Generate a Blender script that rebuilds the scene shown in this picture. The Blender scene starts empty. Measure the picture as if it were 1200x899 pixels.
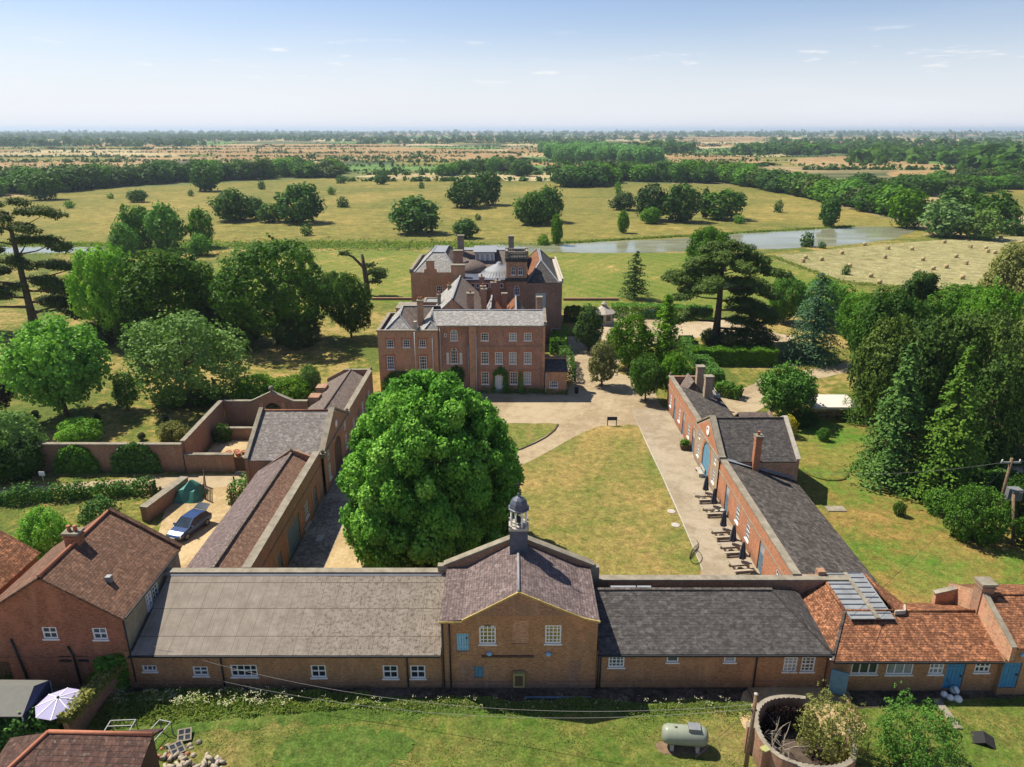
import bpy, math, random
import numpy as np
from mathutils import Vector, Matrix
R = math.radians
S = bpy.context.scene
COL = S.collection
# ------------------------------------------------------------------ camera, sky, sun, exposure
H = 35.0                                     # metres above the ground
F = 840.0; PITCH = math.atan((449.5 - 152) / F)
cam = bpy.data.cameras.new('camera'); camo = bpy.data.objects.new('camera', cam); COL.objects.link(camo)
cam.sensor_width = 36; cam.lens = 36 * F / 1200; cam.clip_start = .5; cam.clip_end = 90000
camo.location = (0, 0, H); camo.rotation_euler = (R(90) - PITCH, 0, 0); S.camera = camo
SUN_EL, SUN_AZ = R(55), R(-57)               # azimuth measured from +Y towards +X; the sun stands ahead-left
sd = Vector((math.sin(SUN_AZ) * math.cos(SUN_EL), math.cos(SUN_AZ) * math.cos(SUN_EL), math.sin(SUN_EL)))
W = bpy.data.worlds.new('World'); S.world = W; W.use_nodes = True
wn = W.node_tree; wn.nodes.clear()
def wnode(t, **k):
    n = wn.nodes.new(t)
    for a, b in k.items(): setattr(n, a, b)
    return n
sky = wnode('ShaderNodeTexSky', sky_type='NISHITA', sun_disc=False, sun_elevation=SUN_EL, sun_rotation=SUN_AZ,
            altitude=50, air_density=1.0, dust_density=.3, ozone_density=1.6)
bg = wnode('ShaderNodeBackground'); bg.inputs[1].default_value = .076
wo = wnode('ShaderNodeOutputWorld')
tc = wnode('ShaderNodeTexCoord'); sp = wnode('ShaderNodeSeparateXYZ'); wn.links.new(tc.outputs['Generated'], sp.inputs[0])
def wmath(op, a, b=None, c=None):
    n = wnode('ShaderNodeMath', operation=op)
    for i, x in enumerate((a, b, c)):
        if x is None: continue
        if hasattr(x, 'links'): wn.links.new(x, n.inputs[i])
        else: n.inputs[i].default_value = x
    return n.outputs[0]
# small fair-weather clouds low over the horizon: noise on a flat layer seen at a slant
zz = wmath('MAXIMUM', sp.outputs[2], .004)
cv = wnode('ShaderNodeCombineXYZ')
wn.links.new(wmath('MULTIPLY', sp.outputs[0], 5.0), cv.inputs[0])
wn.links.new(wmath('MULTIPLY', sp.outputs[1], 5.0), cv.inputs[1])
wn.links.new(wmath('MULTIPLY', sp.outputs[2], 38.0), cv.inputs[2])
nz = wnode('ShaderNodeTexNoise'); nz.inputs['Scale'].default_value = 2.6; nz.inputs['Detail'].default_value = 7; nz.inputs['Roughness'].default_value = .56
wn.links.new(cv.outputs[0], nz.inputs['Vector'])
def wmap(x, a, b, c=0, d=1):
    n = wnode('ShaderNodeMapRange'); n.interpolation_type = 'SMOOTHSTEP'
    wn.links.new(x, n.inputs[0]); n.inputs[1].default_value = a; n.inputs[2].default_value = b; n.inputs[3].default_value = c; n.inputs[4].default_value = d
    return n.outputs[0]
band = wmath('MULTIPLY', wmap(zz, .05, .065), wmap(zz, .085, .125, 1, 0))
cl = wmath('MULTIPLY', wmath('MULTIPLY', wmap(nz.outputs[0], .60, .72), band), .6)
nz2 = wnode('ShaderNodeTexNoise'); nz2.inputs['Scale'].default_value = .55; nz2.inputs['Detail'].default_value = 5; wn.links.new(cv.outputs[0], nz2.inputs['Vector'])
veil = wmath('MULTIPLY', wmap(nz2.outputs[0], .42, .75), wmap(zz, .0, .16, .45, .0))
milk = wmap(zz, 0.0, .15, .84, 0.0)
def wmix(f, a, b):
    n = wnode('ShaderNodeMix', data_type='RGBA'); wn.links.new(f, n.inputs[0])
    for i, x in ((6, a), (7, b)):
        if hasattr(x, 'links'): wn.links.new(x, n.inputs[i])
        else: n.inputs[i].default_value = (*x, 1)
    return n.outputs[2]
tint = wnode('ShaderNodeMix', data_type='RGBA', blend_type='MULTIPLY'); tint.inputs[0].default_value = 1; wn.links.new(sky.outputs[0], tint.inputs[6]); tint.inputs[7].default_value = (.98, .945, 1.05, 1)
c0 = wmix(milk, tint.outputs[2], (7.5, 7.75, 8.4))
c1 = wmix(veil, c0, (7.9, 8.0, 8.6))
c2 = wmix(cl, c1, (8.9, 8.7, 8.6))
wn.links.new(c2, bg.inputs[0]); wn.links.new(bg.outputs[0], wo.inputs[0])
sl = bpy.data.lights.new('sun', 'SUN'); sl.energy = 5.0; sl.angle = R(.5); sl.color = (1, .925, .79)
so = bpy.data.objects.new('sun', sl); COL.objects.link(so); so.rotation_euler = sd.to_track_quat('Z', 'Y').to_euler()
S.view_settings.view_transform = 'Standard'; S.view_settings.look = 'None'; S.view_settings.exposure = 0.64; S.view_settings.gamma = 1
S.cycles.max_bounces = 6; S.cycles.diffuse_bounces = 3; S.cycles.transparent_max_bounces = 8; S.cycles.volume_bounces = 0
S.cycles.caustics_reflective = False; S.cycles.caustics_refractive = False
# ------------------------------------------------------------------ measuring
sP, cP = math.sin(PITCH), math.cos(PITCH)
def G(u, v, z=0.0):                          # a measured pixel of the survey photo -> point at height z
    x = (u - 600) / F; y = (449.5 - v) / F
    t = (z - H) / (-sP + y * cP)
    return (x * t, (cP + y * sP) * t, z)
def ZY(v, Y):                                # height of a pixel row at distance Y
    y = (449.5 - v) / F
    return H + (-sP + y * cP) * Y / (cP + y * sP)
def XY(u, v, Y):
    y = (449.5 - v) / F
    return (u - 600) / F * Y / (cP + y * sP)
# ------------------------------------------------------------------ materials
class T:
    def __init__(s, name, rough=.9, spec=.25):
        s.m = bpy.data.materials.new(name); s.m.use_nodes = True; s.nt = s.m.node_tree
        s.b = s.nt.nodes['Principled BSDF']; s.b.inputs['Roughness'].default_value = rough
        s.b.inputs['Specular IOR Level'].default_value = spec; s._p = None; s._u = None
    def put(s, sock, x):
        if hasattr(x, 'links'): s.nt.links.new(x, sock)
        elif isinstance(x, tuple) and len(x) == 3 and sock.type == 'RGBA': sock.default_value = (*x, 1)
        else: sock.default_value = x
    def node(s, t, ins=None, **k):
        n = s.nt.nodes.new(t)
        for a, b in k.items(): setattr(n, a, b)
        for a, b in (ins or {}).items(): s.put(n.inputs[a], b)
        return n
    def pos(s):
        if s._p is None: s._p = s.node('ShaderNodeNewGeometry').outputs['Position']
        return s._p
    def uv(s):
        if s._u is None: s._u = s.node('ShaderNodeUVMap').outputs[0]
        return s._u
    def vmap(s, v, sc=(1, 1, 1), rot=(0, 0, 0)):
        return s.node('ShaderNodeMapping', {'Vector': v, 'Scale': sc, 'Rotation': rot}).outputs[0]
    def noise(s, v, scale, detail=4, rough=.6, dist=0):
        return s.node('ShaderNodeTexNoise', {'Vector': v, 'Scale': scale, 'Detail': detail, 'Roughness': rough, 'Distortion': dist}).outputs[0]
    def vor(s, v, scale, feature='F1', out='Distance'):
        return s.node('ShaderNodeTexVoronoi', {'Vector': v, 'Scale': scale}, feature=feature).outputs[out]
    def ramp(s, f, stops):
        n = s.node('ShaderNodeValToRGB', {0: f}); e = n.color_ramp.elements
        while len(e) < len(stops): e.new(.5)
        for i, (p, c) in enumerate(stops):
            e[i].position = p; e[i].color = (*c, 1) if isinstance(c, tuple) else (c, c, c, 1)
        return n.outputs[0]
    def mr(s, f, a, b, c=0., d=1.):
        return s.node('ShaderNodeMapRange', {0: f, 1: a, 2: b, 3: c, 4: d}).outputs[0]
    def mix(s, f, a, b, blend='MIX'):
        n = s.node('ShaderNodeMix', data_type='RGBA', blend_type=blend)
        s.put(n.inputs[0], f); s.put(n.inputs[6], a); s.put(n.inputs[7], b)
        return n.outputs[2]
    def math(s, op, a, b=0.):
        return s.node('ShaderNodeMath', {0: a, 1: b}, operation=op).outputs[0]
    def bump(s, h, strength=.5, dist=.05):
        s.nt.links.new(s.node('ShaderNodeBump', {'Height': h, 'Strength': strength, 'Distance': dist}).outputs[0], s.b.inputs['Normal'])
    def fin(s, c):
        s.put(s.b.inputs['Base Color'], c); return s.m
M = {}
def plain(name, c, rough=.7, metal=0., var=.12, sc=3., spec=.3):
    t = T(name, rough, spec); t.b.inputs['Metallic'].default_value = metal
    n = t.noise(t.pos(), sc, 5)
    lo = tuple(x * (1 - var) for x in c); hi = tuple(min(1, x * (1 + var)) for x in c)
    M[name] = t.fin(t.ramp(n, [(.3, lo), (.7, hi)])); return M[name]
def brick(name, a, b, mortar, big=.35, stain=(.10, .075, .05), pale=None):
    t = T(name, .92, .15); u = t.uv()
    br = t.node('ShaderNodeTexBrick', {'Vector': u, 'Color1': a, 'Color2': b, 'Mortar': mortar, 'Scale': 1., 'Mortar Size': .009, 'Brick Width': .23, 'Row Height': .077, 'Bias': 0., 'Mortar Smooth': .2})
    cell = t.noise(t.vmap(u, (4.4, 13, 1)), 1., 1)
    c = t.mix(t.mr(cell, .35, .72, 0, .55), br.outputs[0], tuple(x * .45 for x in a))
    c = t.mix(t.mr(t.noise(t.vmap(u, (2.2, 6.5, 1)), 1., 4, .75), .48, .66, 0, .55), c, tuple(x * .5 for x in a))
    c = t.mix(t.mr(t.noise(t.vmap(u, (3.1, 8.5, 1)), 1., 3, .7), .53, .68, 0, .5), c, tuple(min(.6, x * 1.5) for x in b))
    c = t.mix(t.mr(t.noise(u, .45, 6, .7), .44, .64, 0, big), c, stain)
    c = t.mix(t.mr(t.noise(t.vmap(u, (1.6, .25, 1)), .9, 5), .52, .75, 0, .35), c, pale or tuple(min(.6, x * 1.5 + .05) for x in b))
    c = t.mix(t.mr(t.noise(u, .8, 2, .4), .60, .625, 0, .38), c, tuple(min(.6, x * 1.25 + .03) for x in a))
    hz = t.math('ADD', t.node('ShaderNodeSeparateXYZ', {0: u}).outputs[1], t.math('MULTIPLY', t.noise(u, 1.3, 5, .7), 1.6))
    c = t.mix(t.mr(hz, 1.9, .6, 0, .6), c, (.085, .07, .05))
    t.bump(br.outputs['Fac'], -.4, .01)
    M[name] = t.fin(c)
def tiles(name, a, b, lich, w=.19, h=.13, big=.5, bump=.6, lam=.5, dark=(.05, .04, .035)):
    t = T(name, .9, .2); u = t.uv()
    br = t.node('ShaderNodeTexBrick', {'Vector': u, 'Color1': a, 'Color2': b, 'Mortar': dark, 'Scale': 1., 'Mortar Size': .012, 'Brick Width': w, 'Row Height': h, 'Mortar Smooth': .3})
    cell = t.vor(t.vmap(u, (1 / w, 1 / h, 1)), 1., out='Color')
    cv_ = t.node('ShaderNodeSeparateColor', {0: cell}).outputs[0]
    c = t.mix(t.mr(cv_, .45, 1., 0, .55), br.outputs[0], tuple(x * .5 for x in a))
    c = t.mix(t.mr(cv_, .35, 0., 0, .45), c, tuple(min(.7, x * 1.55) for x in b))
    c = t.mix(t.mr(t.noise(u, 3.2, 4, .8), .46, .60, 0, big), c, tuple(x * .42 for x in a))
    c = t.mix(t.mr(t.noise(t.vmap(u, (1.5, .35, 1)), 1., 5, .7), .47, .62, 0, big * .7), c, tuple(x * .5 for x in a))
    c = t.mix(t.mr(t.noise(u, 2.6, 6, .75), .56, .72, 0, lam), c, lich)
    sp = t.noise(u, 9., 3, .6)
    c = t.mix(t.mr(sp, .66, .74, 0, .5 * lam), c, tuple(min(.7, x * 1.8) for x in lich))
    saw = t.math('FRACT', t.math('DIVIDE', t.node('ShaderNodeSeparateXYZ', {0: u}).outputs[1], h))
    t.bump(t.math('ADD', t.math('MULTIPLY', br.outputs['Fac'], -.5), t.math('MULTIPLY', saw, -1.)), bump, .03)
    M[name] = t.fin(c)
brick('brick_red', (0.518, 0.214, 0.116), (0.627, 0.308, 0.160), (0.533, 0.467, 0.337), .30)
brick('brick_plum', (0.374, 0.181, 0.123), (0.471, 0.226, 0.142), (0.451, 0.360, 0.287), .35)
brick('brick_brown', (0.409, 0.198, 0.092), (0.491, 0.246, 0.119), (0.409, 0.277, 0.173), .35, (0.218, 0.144, 0.088))
brick('brick_cottage', (0.330, 0.110, 0.058), (0.407, 0.165, 0.084), (0.297, 0.209, 0.147), .30, (0.143, 0.077, 0.053))
brick('brick_old', (0.312, 0.144, 0.084), (0.396, 0.196, 0.116), (0.408, 0.322, 0.231), .55, (0.228, 0.184, 0.126), (0.504, 0.425, 0.315))
brick('brick_dressing', (.46, .15, .07), (.50, .19, .09), (.42, .3, .2), .1)
tiles('tile_brown', (.145, .078, .05), (.215, .115, .072), (.36, .32, .26), .2, .2, .4, .9, .35)
tiles('tile_orange', (.20, .082, .042), (.42, .185, .088), (.18, .13, .065), .24, .17, .95, .9, .5)
tiles('pantile', (.075, .042, .034), (.115, .06, .045), (.34, .30, .25), .22, .3, .4, 1., .55)
tiles('tile_moss', (.19, .105, .072), (.26, .15, .10), (.40, .35, .25), .17, .12, .5, .9, .85)
tiles('slate_grey', (0.063, 0.058, 0.055), (0.101, 0.094, 0.088), (0.238, 0.229, 0.211), .3, .2, .4, .5, .40)
tiles('slate_dark', (.058, .05, .044), (.125, .11, .096), (.22, .20, .17), .36, .3, .35, 1., .5)
tiles('slate_purple', (0.140, 0.102, 0.097), (0.195, 0.147, 0.138), (0.417, 0.380, 0.354), .25, .2, .3, .8, .6)
tiles('slate_weathered', (.21, .185, .17), (.28, .25, .23), (.42, .40, .36), .26, .2, .45, .7, .6)
tiles('slate_mansion', (0.302, 0.288, 0.267), (0.379, 0.365, 0.337), (0.562, 0.519, 0.421), .25, .2, .3, .5, .5)
tiles('tile_range', (.165, .125, .105), (.225, .18, .15), (.34, .31, .27), .17, .14, .35, .7, .55)
def asbestos():
    t = T('fibre_cement', .95, .1); u = t.uv(); sx = t.node('ShaderNodeSeparateXYZ', {0: u})
    base = t.ramp(t.noise(u, 1.1, 6, .7), [(.3, (.185, .157, .127)), (.7, (.285, .248, .205))])
    def seam(x, per, w): return t.math('LESS_THAN', t.math('FRACT', t.math('DIVIDE', x, per)), w)
    streak = t.noise(t.vmap(u, (7, .5, 1)), 1., 5, .7)
    dirt = t.math('MULTIPLY', t.mr(t.noise(u, 3.6, 8, .85), .50, .57), t.mr(t.math('ADD', sx.outputs[0], t.math('MULTIPLY', t.noise(u, .4, 3), 8.)), -14., -7., .12, 1.))
    c = t.mix(t.mr(streak, .48, .68, 0, .4), base, (.16, .14, .115))
    c = t.mix(t.math('MULTIPLY', dirt, .8), c, (.075, .06, .045))
    c = t.mix(t.math('MULTIPLY', seam(sx.outputs[0], 1.02, .05), .45), c, (.10, .085, .07))
    c = t.mix(t.math('MULTIPLY', seam(sx.outputs[1], 2.12, .022), .8), c, (.06, .05, .04))
    t.bump(t.math('SINE', t.math('MULTIPLY', sx.outputs[0], 43.)), .12, .02)
    M['fibre_cement'] = t.fin(c)
asbestos()
def coping_mat():
    t = T('stone_coping', .92, .15)
    c = t.ramp(t.noise(t.pos(), 1.2, 6, .7), [(.3, (.16, .138, .105)), (.7, (.315, .28, .215))])
    c = t.mix(t.mr(t.noise(t.pos(), 4., 6, .7), .55, .7, 0, .6), c, (.16, .15, .08))
    t.bump(t.noise(t.pos(), 8, 4), .4, .03); M['stone_coping'] = t.fin(c)
coping_mat()
plain('stone_pale', (0.399, 0.365, 0.306), .9, var=.2); plain('render_cream', (0.281, 0.238, 0.162), .95, var=.25, sc=1.2)
plain('lead', (0.230, 0.242, 0.259), .6, var=.12, sc=1.5); plain('lead_dark', (0.085, 0.098, 0.128), .5, var=.25, sc=2)
plain('white_paint', (.78, .78, .76), .5, var=.05); plain('blue_paint', (.10, .25, .36), .5, var=.14, sc=2.5); plain('blue_bright', (.06, .24, .42), .5, var=.10)
plain('pale_blue', (.27, .50, .66), .5, var=.08); plain('slate_blue', (.11, .17, .22), .55, var=.18); plain('black_iron', (.025, .025, .027), .5)
plain('wire', (.26, .25, .23)); plain('pale_iron', (.50, .49, .46), .6); plain('blind', (.55, .56, .53), .6, var=.08); plain('wood_dark', (.10, .06, .035), .8, var=.3, sc=8)
plain('wood_grey', (.34, .29, .22), .85, var=.25, sc=9); plain('wood_pole', (.17, .115, .07), .9, var=.35, sc=5); plain('clay', (.36, .14, .08), .85)
plain('concrete_slab', (.40, .37, .32), .9, var=.2); plain('tank_green', (.24, .265, .20), .4, var=.07); plain('red_paint', (.5, .03, .03), .3)
plain('navy_cloth', (.028, .032, .055), .85, var=.2); plain('lavender_cloth', (.35, .33, .50), .85, var=.05); plain('cream_cloth', (.66, .60, .52), .85, var=.06)
plain('tent_green', (.135, .135, .12), .8, var=.08); plain('tarp_blue', (.02, .03, .085), .6); plain('tarp_green', (.05, .21, .17), .6, var=.25)
plain('rubber', (.02, .02, .02), .8); plain('car_blue', (.035, .07, .17), .22, .35, .05, spec=.6); plain('car_silver', (.42, .45, .5), .25, .5, .04)
plain('car_white', (.72, .73, .74), .25, 0, .03, spec=.5); plain('chrome', (.7, .7, .7), .2, .9); plain('straw_bale', (.42, .33, .17), .95, var=.3, sc=4)
plain('bark', (.105, .078, .052), .95, var=.4, sc=3); plain('bark_pale', (.14, .115, .085), .95, var=.3, sc=3); plain('dead_wood', (.30, .26, .21), .9, var=.25, sc=5)
plain('yellow_paint', (.33, .32, .12), .6); plain('lead_grey', (.22, .23, .235), .6, var=.2, sc=1.5); plain('solar_glass', (.33, .37, .42), .35, .25, .10, 2.); plain('white_plastic', (.75, .75, .72), .5); plain('earth_dark', (.075, .055, .04), .95, var=.4)
plain('soil', (.17, .115, .07), .95, var=.3); plain('rust', (.24, .10, .055), .9, var=.3); plain('galvanised', (.22, .23, .235), .55, .3)
def glass(name, c, rough=.12):
    t = T(name, rough, .5); n = t.noise(t.pos(), .7, 2)
    M[name] = t.fin(t.ramp(n, [(.35, tuple(x * .5 for x in c)), (.65, c)]))
glass('glass', (.035, .045, .055)); glass('glass_sky_mid', (.11, .135, .16), .08); glass('glass_amber', (.34, .25, .035), .4); glass('glass_pale', (.33, .36, .38), .2); glass('glass_car', (.03, .045, .06), .05)
# ---- ground
def ground(name, stops, s1, s2, patch=None, stripes=None, bump=.5, fine=6., rough=.95):
    kf = .22 if fine > 11 else 1.
    t = T(name, rough, .1); p = t.pos()
    f = t.math('ADD', t.math('MULTIPLY', t.noise(p, s1, 6, .65, .6), .58), t.math('MULTIPLY', t.noise(p, s2, 5, .75), .42))
    f = t.mr(f, .36, .64)
    c = t.ramp(f, stops)
    if stripes:
        for ang, per, col, k in stripes:
            w = t.node('ShaderNodeTexWave', {'Vector': t.vmap(p, rot=(0, 0, R(ang))), 'Scale': .314 / per, 'Distortion': .6, 'Detail': 2., 'Detail Scale': 2.}).outputs['Fac']
            c = t.mix(t.mr(w, .35, .65, 0, k), c, col)
    if patch:
        for sc, a, b, col, k in patch: c = t.mix(t.mr(t.noise(p, sc, 5, .65, .5), a, b, 0, k), c, col)
    c = t.mix(.5 * kf, c, t.mix(1., c, t.ramp(t.noise(p, fine, 4, .8), [(.3, .05), (.7, .95)]), 'OVERLAY'))
    c = t.mix(.45 * kf, c, t.mix(1., c, t.ramp(t.noise(p, fine * .22, 5, .75), [(.35, .15), (.65, .85)]), 'OVERLAY'))
    t.bump(t.noise(p, fine * .8, 5, .8), bump, .12)
    M[name] = t.fin(c)
DRY, STRAW, OLIVE, GREEN, LUSH = (.29, .195, .06), (.38, .265, .09), (.175, .16, .04), (.105, .15, .024), (.07, .16, .016)
ground('court_lawn', [(.1, (.125, .145, .03)), (.45, (.205, .17, .05)), (.9, (.31, .215, .075))], .07, .8, [(.06, .44, .62, (.095, .14, .025), .8), (.16, .48, .72, (.34, .215, .085), .55), (2.5, .5, .7, (.15, .14, .04), .4)])
ground('side_lawn', [(.25, LUSH), (.5, GREEN), (.75, (0.164, 0.141, 0.031)), (.97, (0.286, 0.178, 0.058))], .05, .5, [(.10, .46, .68, (0.307, 0.173, 0.065), .6)])
ground('park_lawn', [(.20, (0.090, 0.142, 0.019)), (.5, (0.136, 0.161, 0.029)), (.72, (0.212, 0.190, 0.047)), (.95, STRAW)], .03, .25, stripes=[(32, 3.2, (0.085, 0.146, 0.017), .4), (-38, 3.6, (0.212, 0.190, 0.047), .3)])
ground('pasture', [(.15, (0.116, 0.126, 0.027)), (.45, (0.166, 0.155, 0.037)), (.68, (0.217, 0.179, 0.046)), (.95, (0.272, 0.212, 0.063))], .010, .10, [(.025, .48, .72, (0.101, 0.118, 0.024), .5), (.3, .56, .72, (0.111, 0.113, 0.024), .4)], fine=1.2)
ground('hay_stubble', [(.2, (0.174, 0.168, 0.064)), (.5, (0.245, 0.220, 0.098)), (.8, (0.289, 0.259, 0.125))], .012, .15, stripes=[(80, 4.5, (0.237, 0.216, 0.090), .28)], fine=1.5)
ground('meadow', [(.1, (.055, .11, .014)), (.5, (.10, .13, .024)), (.95, (.18, .155, .042))], .16, 1.2, [(.10, .48, .72, (.27, .185, .075), .65), (2.2, .48, .66, (.05, .095, .013), .5)])
ground('verge', [(.2, (0.049, 0.092, 0.015)), (.5, (0.077, 0.122, 0.021)), (.8, (0.122, 0.138, 0.034))], .4, 2.)
ground('mown_green', [(.2, (0.052, 0.101, 0.015)), (.6, (0.075, 0.118, 0.022)), (.95, (0.122, 0.122, 0.033))], .3, 1.5)
ground('garden_grass', [(.30, (0.085, 0.114, 0.022)), (.48, (0.141, 0.143, 0.029)), (.62, (0.241, 0.191, 0.058)), (.75, (0.302, 0.220, 0.079))], .06, .6)
ground('gravel', [(.30, (0.292, 0.226, 0.139)), (.5, (0.371, 0.293, 0.186)), (.7, (0.415, 0.339, 0.225))], .10, 1.5, fine=12., bump=.3)
ground('gravel_gold', [(.30, (0.335, 0.242, 0.121)), (.5, (0.409, 0.302, 0.158)), (.7, (0.465, 0.358, 0.205))], .15, 2., fine=14., bump=.3)
ground('tarmac_pale', [(.30, (0.280, 0.213, 0.131)), (.5, (0.342, 0.268, 0.166)), (.7, (0.372, 0.299, 0.192))], .09, .9, [(.35, .5, .68, (0.212, 0.158, 0.095), .45), (1.6, .55, .7, (0.230, 0.180, 0.113), .35)], fine=15., bump=.15)
ground('concrete', [(.30, (0.261, 0.214, 0.145)), (.5, (0.312, 0.261, 0.184)), (.7, (0.341, 0.286, 0.208))], .12, .8, [(.5, .5, .68, (0.186, 0.149, 0.107), .4)], fine=12., bump=.12)
ground('cobble', [(.30, (0.195, 0.158, 0.128)), (.5, (0.285, 0.232, 0.188)), (.7, (0.360, 0.300, 0.240))], .3, 3., fine=9.)
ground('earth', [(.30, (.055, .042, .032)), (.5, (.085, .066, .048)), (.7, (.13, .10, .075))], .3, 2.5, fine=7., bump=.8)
ground('reed_bed', [(.30, (.055, .11, .022)), (.5, (.085, .14, .03)), (.7, (.14, .16, .05))], .06, .5, fine=1.5, bump=1.)
ground('stubble_gold', [(.30, (0.238, 0.154, 0.061)), (.5, (0.291, 0.188, 0.080)), (.7, (0.331, 0.226, 0.102))], .004, .05, stripes=[(8, 14, (0.238, 0.157, 0.064), .25)], fine=.3)
ground('stubble_pale', [(.30, (0.323, 0.250, 0.118)), (.7, (0.400, 0.329, 0.174))], .005, .05, fine=.3)
ground('crop_green', [(.30, (.085, .165, .035)), (.7, (.125, .21, .05))], .006, .05, fine=.3)
def farmland():
    t = T('farmland', .95, .1); p = t.pos()
    pp = t.vmap(p, (1 / 620., 1 / 300., 1), (0, 0, .15))
    v = t.node('ShaderNodeTexVoronoi', {'Vector': pp, 'Scale': 1., 'Randomness': .9}); col = t.node('ShaderNodeSeparateColor', {0: v.outputs['Color']}).outputs[0]
    n = t.node('ShaderNodeValToRGB', {0: col}); n.color_ramp.interpolation = 'CONSTANT'; e = n.color_ramp.elements
    st = [(0, (.07, .10, .035)), (.22, (.36, .26, .13)), (.40, (.10, .13, .04)), (.55, (.055, .085, .03)), (.68, (.42, .32, .18)), (.80, (.13, .15, .05)), (.92, (.075, .11, .03))]
    while len(e) < len(st): e.new(.5)
    for i, (q, c) in enumerate(st): e[i].position = q; e[i].color = (*c, 1)
    c = t.mix(t.mr(t.noise(p, .0016, 6, .65, .4), .46, .56, 0, .92), n.outputs[0], (.045, .075, .026))
    c = t.mix(t.mr(t.noise(p, .02, 4, .7), .5, .7, 0, .5), c, (.04, .065, .022))
    M['farmland'] = t.fin(c)
farmland()
def water():
    t = T('water', .06, .5); t.b.inputs['IOR'].default_value = 1.33
    t.put(t.b.inputs['Roughness'], t.mr(t.noise(t.vmap(t.pos(), (.3, 1.4, 1)), .06, 4), .42, .60, .03, .28))
    t.bump(t.noise(t.vmap(t.pos(), (1, 2.2, 1)), 1.1, 3), .14, .04)
    M['water'] = t.fin(t.ramp(t.noise(t.pos(), .05, 4), [(.35, (.18, .185, .115)), (.65, (.26, .265, .175))]))
water()
def leaf(name, a, b, c, trans=.28, hue=.05):
    t = T(name, .6, .10)
    f = t.node('ShaderNodeAttribute', attribute_name='tint').outputs['Fac']
    col = t.ramp(f, [(.0, a), (.5, b), (1., c)])
    rnd = t.node('ShaderNodeObjectInfo').outputs['Random']
    col = t.node('ShaderNodeHueSaturation', {'Hue': t.mr(rnd, 0, 1, .5 - hue * .22, .5 + hue * .14), 'Saturation': t.mr(rnd, 0, 1, 1.06, .92), 'Value': t.mr(t.math('FRACT', t.math('MULTIPLY', rnd, 7.31)), 0, 1, 1 - hue * 3.2, 1 + hue * 4.), 'Color': col}).outputs[0]
    t.fin(col)
    tr = t.node('ShaderNodeBsdfTranslucent', {0: t.mix(1., col, (1., 1.15, .5), 'MULTIPLY')})
    mx = t.node('ShaderNodeMixShader', {0: trans}); out = t.nt.nodes['Material Output']
    t.nt.links.new(t.b.outputs[0], mx.inputs[1]); t.nt.links.new(tr.outputs[0], mx.inputs[2]); t.nt.links.new(mx.outputs[0], out.inputs[0])
    M[name] = t.m
leaf('leaf_hero', (0.056, 0.175, 0.013), (0.125, 0.343, 0.023), (0.306, 0.562, 0.070), .26, 0)
leaf('leaf_lime', (0.122, 0.290, 0.020), (0.191, 0.409, 0.033), (0.292, 0.540, 0.047))
leaf('leaf_mid', (0.056, 0.153, 0.011), (0.088, 0.219, 0.015), (0.147, 0.308, 0.024))
leaf('leaf_oak', (0.021, 0.071, 0.005), (0.044, 0.116, 0.007), (0.088, 0.184, 0.013))
leaf('leaf_dark', (0.029, 0.084, 0.010), (0.050, 0.126, 0.013), (0.082, 0.184, 0.020))
leaf('leaf_black', (0.014, 0.034, 0.013), (0.023, 0.049, 0.018), (0.042, 0.075, 0.026), .15)
leaf('leaf_olive', (0.098, 0.185, 0.042), (0.136, 0.247, 0.057), (0.195, 0.319, 0.077), .2)
leaf('leaf_yew', (0.028, 0.064, 0.011), (0.043, 0.092, 0.014), (0.073, 0.133, 0.019), .12)
leaf('leaf_cedar', (0.044, 0.082, 0.016), (0.068, 0.115, 0.021), (0.108, 0.167, 0.032), .15)
leaf('leaf_blue', (0.032, 0.089, 0.038), (0.054, 0.129, 0.055), (0.086, 0.180, 0.076), .15)
leaf('leaf_spruce', (0.043, 0.110, 0.016), (0.070, 0.157, 0.023), (0.124, 0.224, 0.032), .18)
leaf('leaf_pine', (0.076, 0.117, 0.024), (0.104, 0.146, 0.032), (0.151, 0.190, 0.044), .15)
leaf('leaf_yellow', (.30, .27, .03), (.40, .36, .04), (.5, .45, .06), .2)
leaf('leaf_dull', (0.138, 0.152, 0.041), (0.193, 0.207, 0.057), (0.276, 0.276, 0.090), .25)
leaf('leaf_beech', (0.026, 0.016, 0.018), (0.039, 0.021, 0.023), (0.065, 0.033, 0.029), .12)
leaf('leaf_hedge', (0.047, 0.126, 0.020), (0.073, 0.179, 0.028), (0.120, 0.251, 0.044), .2)
leaf('leaf_poplar', (0.097, 0.245, 0.058), (0.133, 0.303, 0.075), (0.175, 0.371, 0.097), .25)
leaf('grass_blade', (.13, .22, .035), (.19, .27, .05), (.30, .31, .09), .5, 0)
leaf('flower_white', (.50, .50, .26), (.62, .61, .36), (.72, .71, .5), .2, 0)
leaf('twig', (.12, .09, .06), (.18, .14, .09), (.24, .19, .13), .0, 0)
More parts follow.
